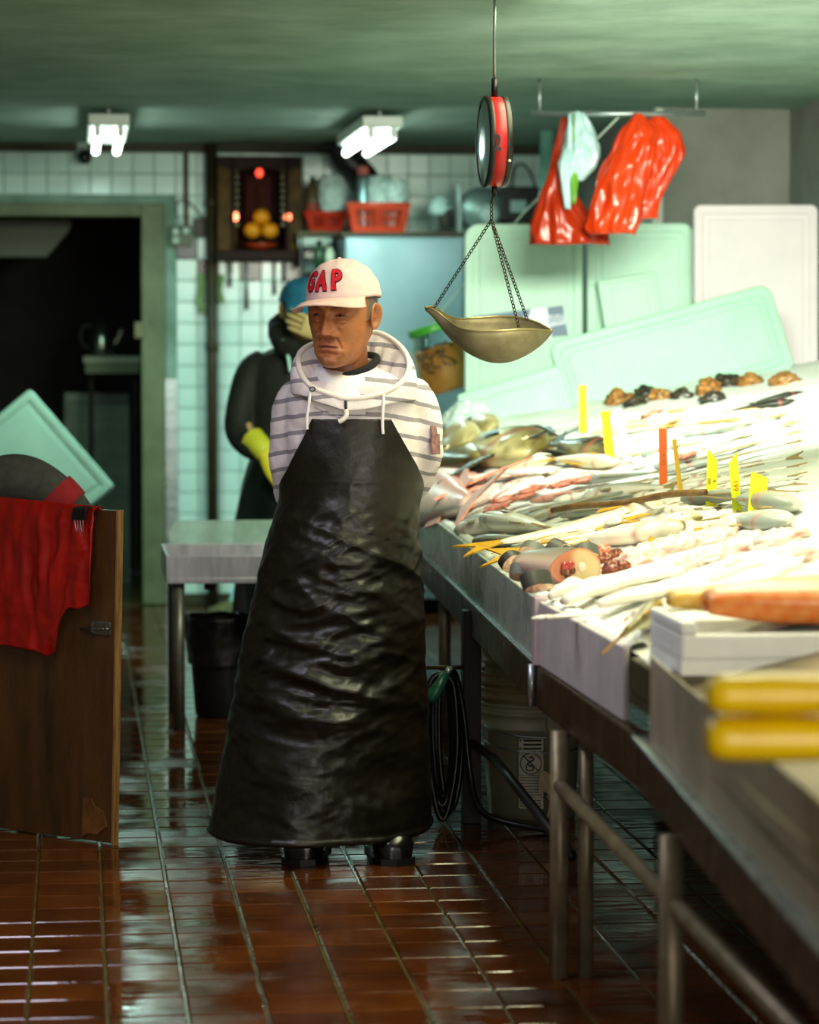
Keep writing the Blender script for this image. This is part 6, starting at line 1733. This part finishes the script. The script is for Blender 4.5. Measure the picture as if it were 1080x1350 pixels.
    for s in (-1, 1):
        q = p(356 + s * 30, 890, .03); b = MB()
        b.rings([[(q.x + math.cos(a) * w_, y_ + .03, max(.003, hz / 2 + math.sin(a) * hz / 2)) for a in [2 * math.pi * k / 18 for k in range(18)]] for y_, w_, hz in ((.11, .03, .09), (.08, .042, .14), (0, .045, .13), (-.08, .05, .085), (-.14, .045, .07), (-.16, .02, .05))])
        b.build('boot', M('black_rubber_boot', '#0d0b09'), t, smooth=True)
worker()
# ================================================================= hanging scale, bags, jar, buckets, hose
def chain_geo(mb, a, b, link=.0135, r=.0015):
    a, b = Vector(a), Vector(b); d = b - a; n = max(2, int(d.length / (link * .78))); d.normalize()
    u = d.orthogonal().normalized(); v = d.cross(u)
    for k in range(n):
        c = a + d * ((k + .5) / n * (b - a).length); s = u if k % 2 else v
        pts = [c + d * (link / 2 * math.cos(q)) + s * (link * .34 * math.sin(q)) for q in [2 * math.pi * j / 10 for j in range(10)]]
        mb.tube(pts, r, 5, loop=True)
def scale_():
    d = 8.3; O = at(648, 262, d); F = Frame(O); p = F.p
    t = thing('hanging_scale', 'red hanging dial scale with a brass pan on chains over the fish', 'scale', O, -YAW)
    # dial drum: axis points left and a little towards the viewer
    c = p(652, 187, 0); rad = p(652, 187, 0).z - p(652, 246, 0).z
    ax = Matrix.Translation(c) @ Matrix.Rotation(R(-90 + 8), 4, 'Z')      # local -y is the dial face
    def ring(y, r): return [ax @ Vector((math.cos(q) * r, y, math.sin(q) * r)) for q in [2 * math.pi * k / 56 for k in range(56)]]
    m_red = M('scale_red', '#c2141c', '#a80f16', nscale=6, rough=.35); m_bk = M('scale_black', '#100e0c', rough=.4)
    hw = .023
    MB().rings([ring(-hw, rad * .985), ring(-hw * .9, rad), ring(hw * .9, rad), ring(hw, rad * .985)]).build('drum', m_red, t, smooth=True)
    for s in (-1, 1): MB().rings([ring(s * hw * .7, rad * 1.012), ring(s * hw * 1.25, rad * 1.03), ring(s * hw * 1.42, rad * 1.0), ring(s * hw * 1.42, rad * .93)], cap0=False, cap1=False).build('bezel', m_bk, t, smooth=True)
    MB().rings([ring(-hw * 1.3, rad * .94), ring(-hw * 1.45, rad * .8), ring(-hw * 1.5, rad * .3), ring(-hw * 1.5, rad * .01)], cap0=False).build('dial_glass', M('dial_glass', '#9fc4c8', '#86aab0', nscale=9, rough=.12), t, smooth=True)
    MB().rings([ring(hw * 1.3, rad * .94), ring(hw * 1.4, rad * .4), ring(hw * 1.4, rad * .01)], cap0=False).build('back_plate', m_bk, t, smooth=True)
    q = c + Vector((.004, -rad - .001, .0))
    o = text_mesh('number_two', '2', .060, m_bk, t, (0, 0, 0), bold=.0016, squash=.72); zz = p(657, 193, 0).z - c.z
    o.location = c + Vector((.005, -math.sqrt(rad * rad - zz * zz) - .0045, zz)); o.rotation_euler = (R(90) - math.asin(zz / rad) * 1.0, 0, R(6))
    for px in (646, 670): 
        zb = p(px, 215, 0).z - c.z; b = Vector((p(px, 215, 0).x, -math.sqrt(max(.0001, rad ** 2 - zb ** 2)) - .001, c.z + zb)); MB().sphere(tuple(b), .0045, 10, 7).build('rivet', M('rivet_pale', '#d8d4cc', rough=.3), t, smooth=True)
    # hook up to the ceiling
    top = c + Vector((0, 0, rad)); zc = CEIL - O.z
    MB().tube([top, top + Vector((0, 0, .05))], .009, 10).build('top_eye', m_bk, t, smooth=True)
    MB().tube([top + Vector((0, 0, .04)), Vector((top.x, top.y, zc))], .0045, 8).build('hanger_rod', m_steel, t, smooth=True)
    m_ch = M('chain_dark', '#4a4236', '#2e2a22', nscale=60, rough=.35, metal=.8)
    MB().tube([c - Vector((0, 0, rad - .002)), c - Vector((0, 0, rad + .022))], .008, 10).build('lower_eye', m_bk, t, smooth=True)
    # pan: boat-shaped scoop
    yc = 0.0
    tab = [(561, (406, 409, .008)), (566, (405, 413, .017)), (575, (408, 423, .027)), (590, (419, 442, .045)), (605, (426, 456, .085)), (622, (427.5, 467, .115)), (645, (427, 476, .13)), (668, (426, 476.5, .128)), (690, (426.5, 469, .105)), (710, (430, 457, .065)), (722, (434, 446, .026)), (728, (436, 438, .004))]
    rr = []; N = 24; tilt = .155
    for k in range(61):
        px = lerp(561, 728, k / 60); ry, by, hw_ = cat_tab(tab, px); a = p(px, ry, yc); b = p(px, by, yc); dep = a.z - b.z; ring_ = []
        for j in range(N + 1):
            q = math.pi * j / N; y = -hw_ * math.cos(q); z = a.z - dep * math.sin(q) ** .8
            ring_.append((a.x, y, z + y * tilt))
        rr.append(ring_)
    pan = MB().rings(rr, closed=False).build('pan', M('brass_pan', '#92886a', '#6c634a', nscale=14, rough=.55, metal=.35, bump=.08, bscale=60), t, smooth=True, solid=.0022)
    for s in (0, -1): MB().tube([Vector(r[s]) for r in rr], .0028, 6).build('pan_rim', M('brass_rim', '#b8a878', rough=.35, metal=.8), pan, smooth=True)
    def rimpt(px, s):
        ry, by, hw_ = cat_tab(tab, px); a = p(px, ry, 0); return Vector((a.x, s * hw_ * .97, a.z + s * hw_ * .97 * tilt))
    tp = p(648, 268, 0)
    sw = p(648, 290, 0)
    for nm, a, b in (('top_chain', tp, sw), ('chain', sw, p(573, 407, 0) + Vector((0, 0, .004))), ('chain', sw, rimpt(683, -1)), ('chain', sw, rimpt(697, 1))):
        mb = MB(); chain_geo(mb, a, b); o = mb.build(nm, m_ch, t, smooth=True); o['kind'] = 'stuff'
    MB().tube([c - Vector((0, 0, rad + .02)), tp], .004, 8).build('hook', m_bk, t, smooth=True)
scale_()

# ---- plastic bags hanging at the top right
def hanging_bags():
    d = 11.6
    # rail they hang from
    r0, r1 = at(700, 150, d), at(930, 150, d)
    t = thing('hanging_rail', 'steel rail under the ceiling from which plastic bags hang', 'rail', (r0.x, r0.y, r0.z))
    v = r1 - r0
    MB().tube([(0, 0, 0), v], .012, 10).build('rod', m_steel, t, smooth=True)
    for k in (.05, .95): MB().tube([v * k, v * k + Vector((0, 0, CEIL - r0.z))], .006, 8).build('drop_wire', m_steel, t, smooth=True)
    m_dkor = M('dark_orange_plastic', '#b8300c', '#98240a', nscale=5, rough=.26)
    m_wh = M('milky_plastic', '#c4e0e2', '#a0c4c8', nscale=7, rough=.3); m_gr = M('green_plastic', '#6aa820', '#4e8814', nscale=7, rough=.3)
    spec = [
        ([(150, 838, 846), (172, 822, 866), (200, 806, 862), (240, 790, 852), (270, 782, 846), (300, 772, 838), (308, 778, 836)], 11.54, .55, m_orpl, 1.0, 'large glossy orange plastic bag hanging in front of the foam boards'),
        ([(152, 862, 872), (175, 852, 896), (205, 850, 900), (228, 846, 888), (265, 842, 868), (288, 838, 866)], 11.63, .5, m_orpl, 5.0, 'orange plastic bag hanging against the grey wall'),
        ([(150, 742, 748), (190, 732, 748), (215, 728, 752), (260, 714, 760), (300, 704, 790), (322, 704, 800)], 11.68, .4, m_dkor, 9.0, 'long red-orange plastic bag hanging behind the upright foam board'),
        ([(148, 752, 770), (175, 748, 784), (205, 744, 790), (222, 742, 782), (238, 742, 768)], 11.6, .6, m_wh, 13.0, 'milky white plastic bag hanging between the orange bags'),
        ([(150, 750, 753), (195, 748, 754), (202, 742, 760), (215, 738, 766), (240, 740, 752), (275, 745, 752)], 11.57, .6, m_wh, 17.0, 'twisted white plastic bag tied in a knot beside the red-orange bag'),
        ([(150, 756, 758), (215, 755, 758), (222, 754, 760), (240, 752, 762), (268, 754, 759)], 11.56, .6, m_gr, 21.0, 'small green plastic bag hanging below the milky bag'),
    ]
    for k, (rows, dd, dep, m, seed, lab) in enumerate(spec):
        c = at(rows[0][1], rows[0][0], dd); c.z = 0; F = Frame(c)
        o = crumple(rows, dep, F, m, 'plastic_bag', None, seed, amp=.85, fold=9, sharp=2.4, n=72); o.location = c; o.rotation_euler = (0, 0, -YAW)
        tag(o, lab, 'bag')
        if rows[0][0] > 160:      # string up to the rail
            pass
hanging_bags()
# pale pipe and dark gap on the wall end behind the bags
a = ony(721, 240, YB - 1.2)
tag(MB().tube([(a.x, YB - 1.2, 0), (a.x, YB - 1.2, CEIL - .002)], .036, 16).build('standpipe', M('pipe_teal', '#7fb8a8', '#6aa294', nscale=6, rough=.4), None, smooth=True), 'pale teal standpipe rising behind the hanging bags', 'pipe')

# ---- glass jar hanging on a cord
def jar():
    d = 12.75; O = at(580, 470, d)
    t = thing('glass_jar', 'glass jar with green lid and black marker writing hanging on a white cord', 'jar', O)
    t.rotation_euler = (0, R(0), -YAW)
    rt = Matrix.Rotation(R(-17), 4, 'Y')
    s = d / FPX
    r = 34 * s; hb, ht = -47 * s, 33 * s
    def lathe_t(prof, name, m, par=t):
        mb = MB(); mb.lathe(prof, 36); mb.v = [tuple(rt @ Vector(v)) for v in mb.v]; return mb.build(name, m, par, smooth=True)
    lathe_t([(r * .86, hb), (r * .98, hb + .008), (r * 1.0, hb + .02), (r * .98, ht * .45), (r * .82, ht * .8), (r * .8, ht)], 'glass', M('jar_glass', '#f2fff8', rough=.05, trans=1.0, ior=1.12))
    lathe_t([(r * .84, hb + .006), (r * .95, hb + .016), (r * .95, ht * .38), (r * .5, ht * .42)], 'contents', M('preserve_orange', '#d08a3c', '#b87428', nscale=9, rough=.5))
    lathe_t([(r * .9, ht), (r * .92, ht + .004), (r * .92, ht + 9 * s), (r * .86, ht + 11 * s)], 'lid', M('lid_green', '#3f9a2c', rough=.35))
    # marker scrawl on the glass
    def onj(az, z, off=.0014):
        rr_ = r * 1.0 if z < ht * .45 else lerp(r * .98, r * .82, min(1, (z - ht * .45) / (ht * .35)))
        return rt @ Vector((math.sin(az) * (rr_ + off), -math.cos(az) * (rr_ + off), z))
    m_mk = M('marker_black', '#1a1408', rough=.5)
    glyphs = [[(-.9, .5), (-.95, .1), (-.75, -.1), (-.6, .2), (-.7, .5)], [(-.45, .5), (-.5, .0), (-.3, -.1), (-.2, .3)], [(-.15, .0), (.0, .55), (.1, .0)], [(-.1, .2), (.08, .2)], [(.2, .5), (.18, .0)],
              [(-.8, -.3), (-.85, -.8), (-.6, -.85), (-.5, -.5), (-.75, -.3)], [(-.35, -.2), (-.4, -.9), (-.1, -.95)], [(-.1, -.1), (.15, -.2), (.4, -.5), (.45, -.8)], [(.05, -.45), (.1, -.9), (.3, -1.0)], [(.5, -.75), (.58, -1.0), (.4, -1.05)],
              [(-.7, -1.15), (-.4, -1.2), (-.45, -1.35)], [(-.8, .9), (-.6, .75), (-.3, .85)], [(-.1, .8), (.1, .95), (.25, .75), (.45, .9)], [(.5, .7), (.65, .45)]]
    for k, g in enumerate(glyphs):
        pts = chaikin([Vector((x, y, 0)) for x, y in g], 2)
        MB().tube([onj(q.x * 1.0, q.y * .052 + .008) for q in pts], .0042, 6).build('scrawl', m_mk, t, smooth=True)
    # cord up to the rail of the hanging bags
    top = rt @ Vector((0, 0, ht + 11 * s))
    def lo(w_): v = w_ - O; return Vector((v.dot(RT), v.dot(FWH), v.z))
    e = lo(at(690, 281, 12.62)); up = lo(at(820, 150, 11.6))
    MB().tube([top, top.lerp(e, .5), e, e.lerp(up, .5), up], .0038, 8).build('cord', M('cord_white', '#c8d8cc', rough=.7), t, smooth=True)
    MB().sphere(tuple(e.lerp(up, .2)), .014, 10, 8, (1, 1, 1.3)).build('knot', M('knot_white', '#d0dcd8', rough=.7), t, smooth=True)
jar()
# ---- ice bag at the far end of the counter
def ice_bag():
    c = at(620, 575, 11.3); c.z = 0; F = Frame(c)
    m = M('clear_ice_bag', '#dff2ea', '#c4e4da', nscale=10, rough=.18, trans=.25, bump=.3, bscale=40)
    o = crumple([(528, 606, 640), (540, 592, 646), (556, 580, 660), (576, 575, 672)], .7, F, m, 'ice_bag', None, 31, amp=.4, fold=8); o.location = c; o.rotation_euler = (0, 0, -YAW)
    tag(o, 'crumpled clear plastic bag of ice at the far end of the counter', 'bag')
ice_bag()

# ---- buckets under the counter
def buckets():
    c = onz(703, 1082, 0) + FWH * .125
    m1 = M('bucket_white', '#b8b498', '#a39f84', nscale=6, rough=.45, bump=.04); m2 = M('bucket_cream', '#a89c70', '#94885e', nscale=6, rough=.45)
    labs = ['white plastic bucket with printed warning label, lowest of the nested stack', 'cream plastic bucket nested in the labelled bucket, second of the stack', 'cream plastic bucket nested third in the stack under the counter', 'narrow-rimmed bucket on top of the nested stack under the counter']
    for k in range(4):
        z0 = .045 * k + (.0 if k < 3 else .012); sc = 1.0 if k < 3 else .93
        t = thing('bucket', labs[k], 'bucket', (c.x, c.y, z0), -YAW, 'nested buckets under the counter'); m = m1 if k == 0 else m2
        H = .34
        rb, rt_ = .128 * sc, .149 * sc
        prof = [(rb - .02, 0.004), (rb, 0), (lerp(rb, rt_, .78), H * .78), (rt_ + .004, H * .78), (rt_ + .004, H * .8), (rt_ - .002, H * .81), (rt_, H * .90), (rt_ + .006, H * .9), (rt_ + .006, H * .925), (rt_, H * .93), (rt_ + .002, H * .975), (rt_ + .008, H * .98), (rt_ + .008, H), (rt_ - .003, H), (rb - .003, .02)]
        MB().lathe(prof, 48, cap0=True, cap1=True).build('shell', m, t, smooth=False, bev=0)
        for f in t.children[0].data.polygons: f.use_smooth = True
        if k in (0, 1):
            hz = MB(); hz.obox((.06, -rt_ * .94, H * .86), (.05, .02, .05), (0, 0, R(22))); hz.build('handle_ear', m, t, bev=.004)
            MB().tube([(math.sin(a) * (rt_ + .008), -math.cos(a) * (rt_ + .008), H * .86 - .09 * math.cos((a - .4) * .5)) for a in [R(-66 + 178 * q / 24) for q in range(25)]], .0028, 6).build('wire_handle', m_steel, t, smooth=True)
        if k == 0:
            # printed label: frame, pictogram in a barred ring, text lines
            mk = M('label_print', '#2a2818', rough=.6)
            def on(u, z, off=.0008):      # u metres along the curve from the label centre
                r = lerp(rb, rt_, z / H) + off; a = R(-3) + u / r; return Vector((math.sin(a) * r, -math.cos(a) * r, z))
            lb = MB().grid(lambda u, v: on(lerp(-.038, .038, u), lerp(.035, .245, v), .0004), 10, 4).build('printed_label', M('label_paper', '#c6c2a6', rough=.5), t, smooth=True)
            def line(pts, r=.0011, nm='label_line'): MB().tube([on(*q) for q in pts], r, 5).build(nm, mk, lb)
            fr = [(-.038, .035), (0, .035), (.038, .035), (.038, .1), (.038, .17), (.038, .245), (0, .245), (-.038, .245), (-.038, .17), (-.038, .1), (-.038, .035)]
            line(fr); line([(-.038, .205), (0, .205), (.038, .205)]); line([(-.038, .135), (0, .135), (.038, .135)]); line([(-.038, .07), (0, .07), (.038, .07)])
            MB().tube([on(math.cos(a) * .031, .170 + math.sin(a) * .031) for a in [2 * math.pi * q / 32 for q in range(32)]], .0016, 5, loop=True).build('warning_ring', mk, lb)
            line([(-.021, .192), (0, .170), (.022, .148)], .0018, 'warning_bar')
            line([(-.004, .186), (.003, .19), (.008, .184), (.004, .178), (-.006, .176), (-.010, .168), (-.002, .162), (.008, .166)], .0026, 'pictogram_figure')
            line([(-.014, .166), (-.013, .150), (.006, .150), (.008, .163)], .0022, 'pictogram_pail')
            for z in (.238, .226, .214): line([(-.022, z), (.0, z), (.03, z)], .0028, 'label_text')
            for z in (.214, .238): line([(-.033, z), (-.028, z)], .003, 'label_symbol')
            for q in range(7): line([(-.033, .128 - q * .0085), (0, .128 - q * .0085), (.033 - .012 * (q % 3 == 1), .128 - q * .0085)], .0013, 'label_text')
            for z in (.060, .052, .044): line([(-.033, z), (0, z), (.03, z)], .0015, 'label_text')
    # torn paper scraps between bucket and leg
    s = thing('paper_scrap', 'crumpled cream paper scrap caught between bucket and counter leg', 'paper', tuple(at(722, 1035, (c - CAM).dot(FWH) - .17)), -YAW)
    MB().grid(lambda u, v: ((u - .5) * .05, .006 * math.sin(u * 7 + v * 5), (v - .5) * .06 + .01 * math.sin(u * 5)), 8, 8).build('scrap', M('scrap_cream', '#b8a878', rough=.8), s, solid=.001)
    p0 = at(722, 1055, (c - CAM).dot(FWH) - .17)
    MB().tube([(0, .0, -.03), (0.01, .004, -.05 - p0.z * .0), (.0, .01, -s.location.z + .002)], .003, 5).build('stalk', M('scrap_cream', '#b8a878'), s)
buckets()
# ---- garden hose looped under the counter
def hose():
    w0 = wl + Vector((-.02, -.06, 0)); d = (w0 - CAM).dot(FWH); O = Vector((w0.x, w0.y, 0)); F = Frame(O); p = F.p
    t = thing('garden_hose', 'dark looped garden hose with green spray nozzle hanging under the counter', 'hose', O, -YAW)
    mh = M('hose_dark', '#14180f', '#0c0f0a', nscale=20, rough=.28)
    for k, (x0, x1, y1, yy) in enumerate(((566, 600, 1062, -.02), (570, 606, 1074, .0), (574, 596, 1050, .02), (563, 604, 1080, -.035), (578, 610, 1066, .03))):
        pts = chaikin([p(x0 + 4, 890, yy), p(x0, 930, yy), p(x0 + 1, 1000, yy), p((x0 + x1) / 2 - 6, y1, yy), p((x0 + x1) / 2 + 6, y1, yy), p(x1, 1000, yy + .01), p(x1 - 2, 930, yy + .01), p(x1 - 8, 888, yy + .01)], 3, True)
        MB().tube(pts, .0095, 10, loop=True).build('loop', mh, t, smooth=True)
    a, b, c = p(566, 925, -.06), p(577, 908, -.06), p(588, 888, -.05)
    nz = MB().tube([a, a.lerp(b, .3), b, c], [.016, .021, .019, .012], 16).build('nozzle', M('nozzle_green', '#1f5a44', '#184a38', nscale=12, rough=.3), t, smooth=True)
    MB().tube([c, p(594, 882, -.045)], .009, 10).build('collar', m_steel, nz, smooth=True)
    MB().tube(chaikin([p(594, 882, -.045), p(602, 890, -.03), p(612, 940, -.02), p(618, 1010, -.02), p(628, 1068, -.06), p(660, 1084, -.10), p(724, 1094, -.13)], 3), .0095, 10).build('tail', mh, t, smooth=True)
    MB().tube([p(562, 880, .02), p(612, 880, .02)], .006, 8).build('hanger_bar', m_rail, t, smooth=True)
hose()
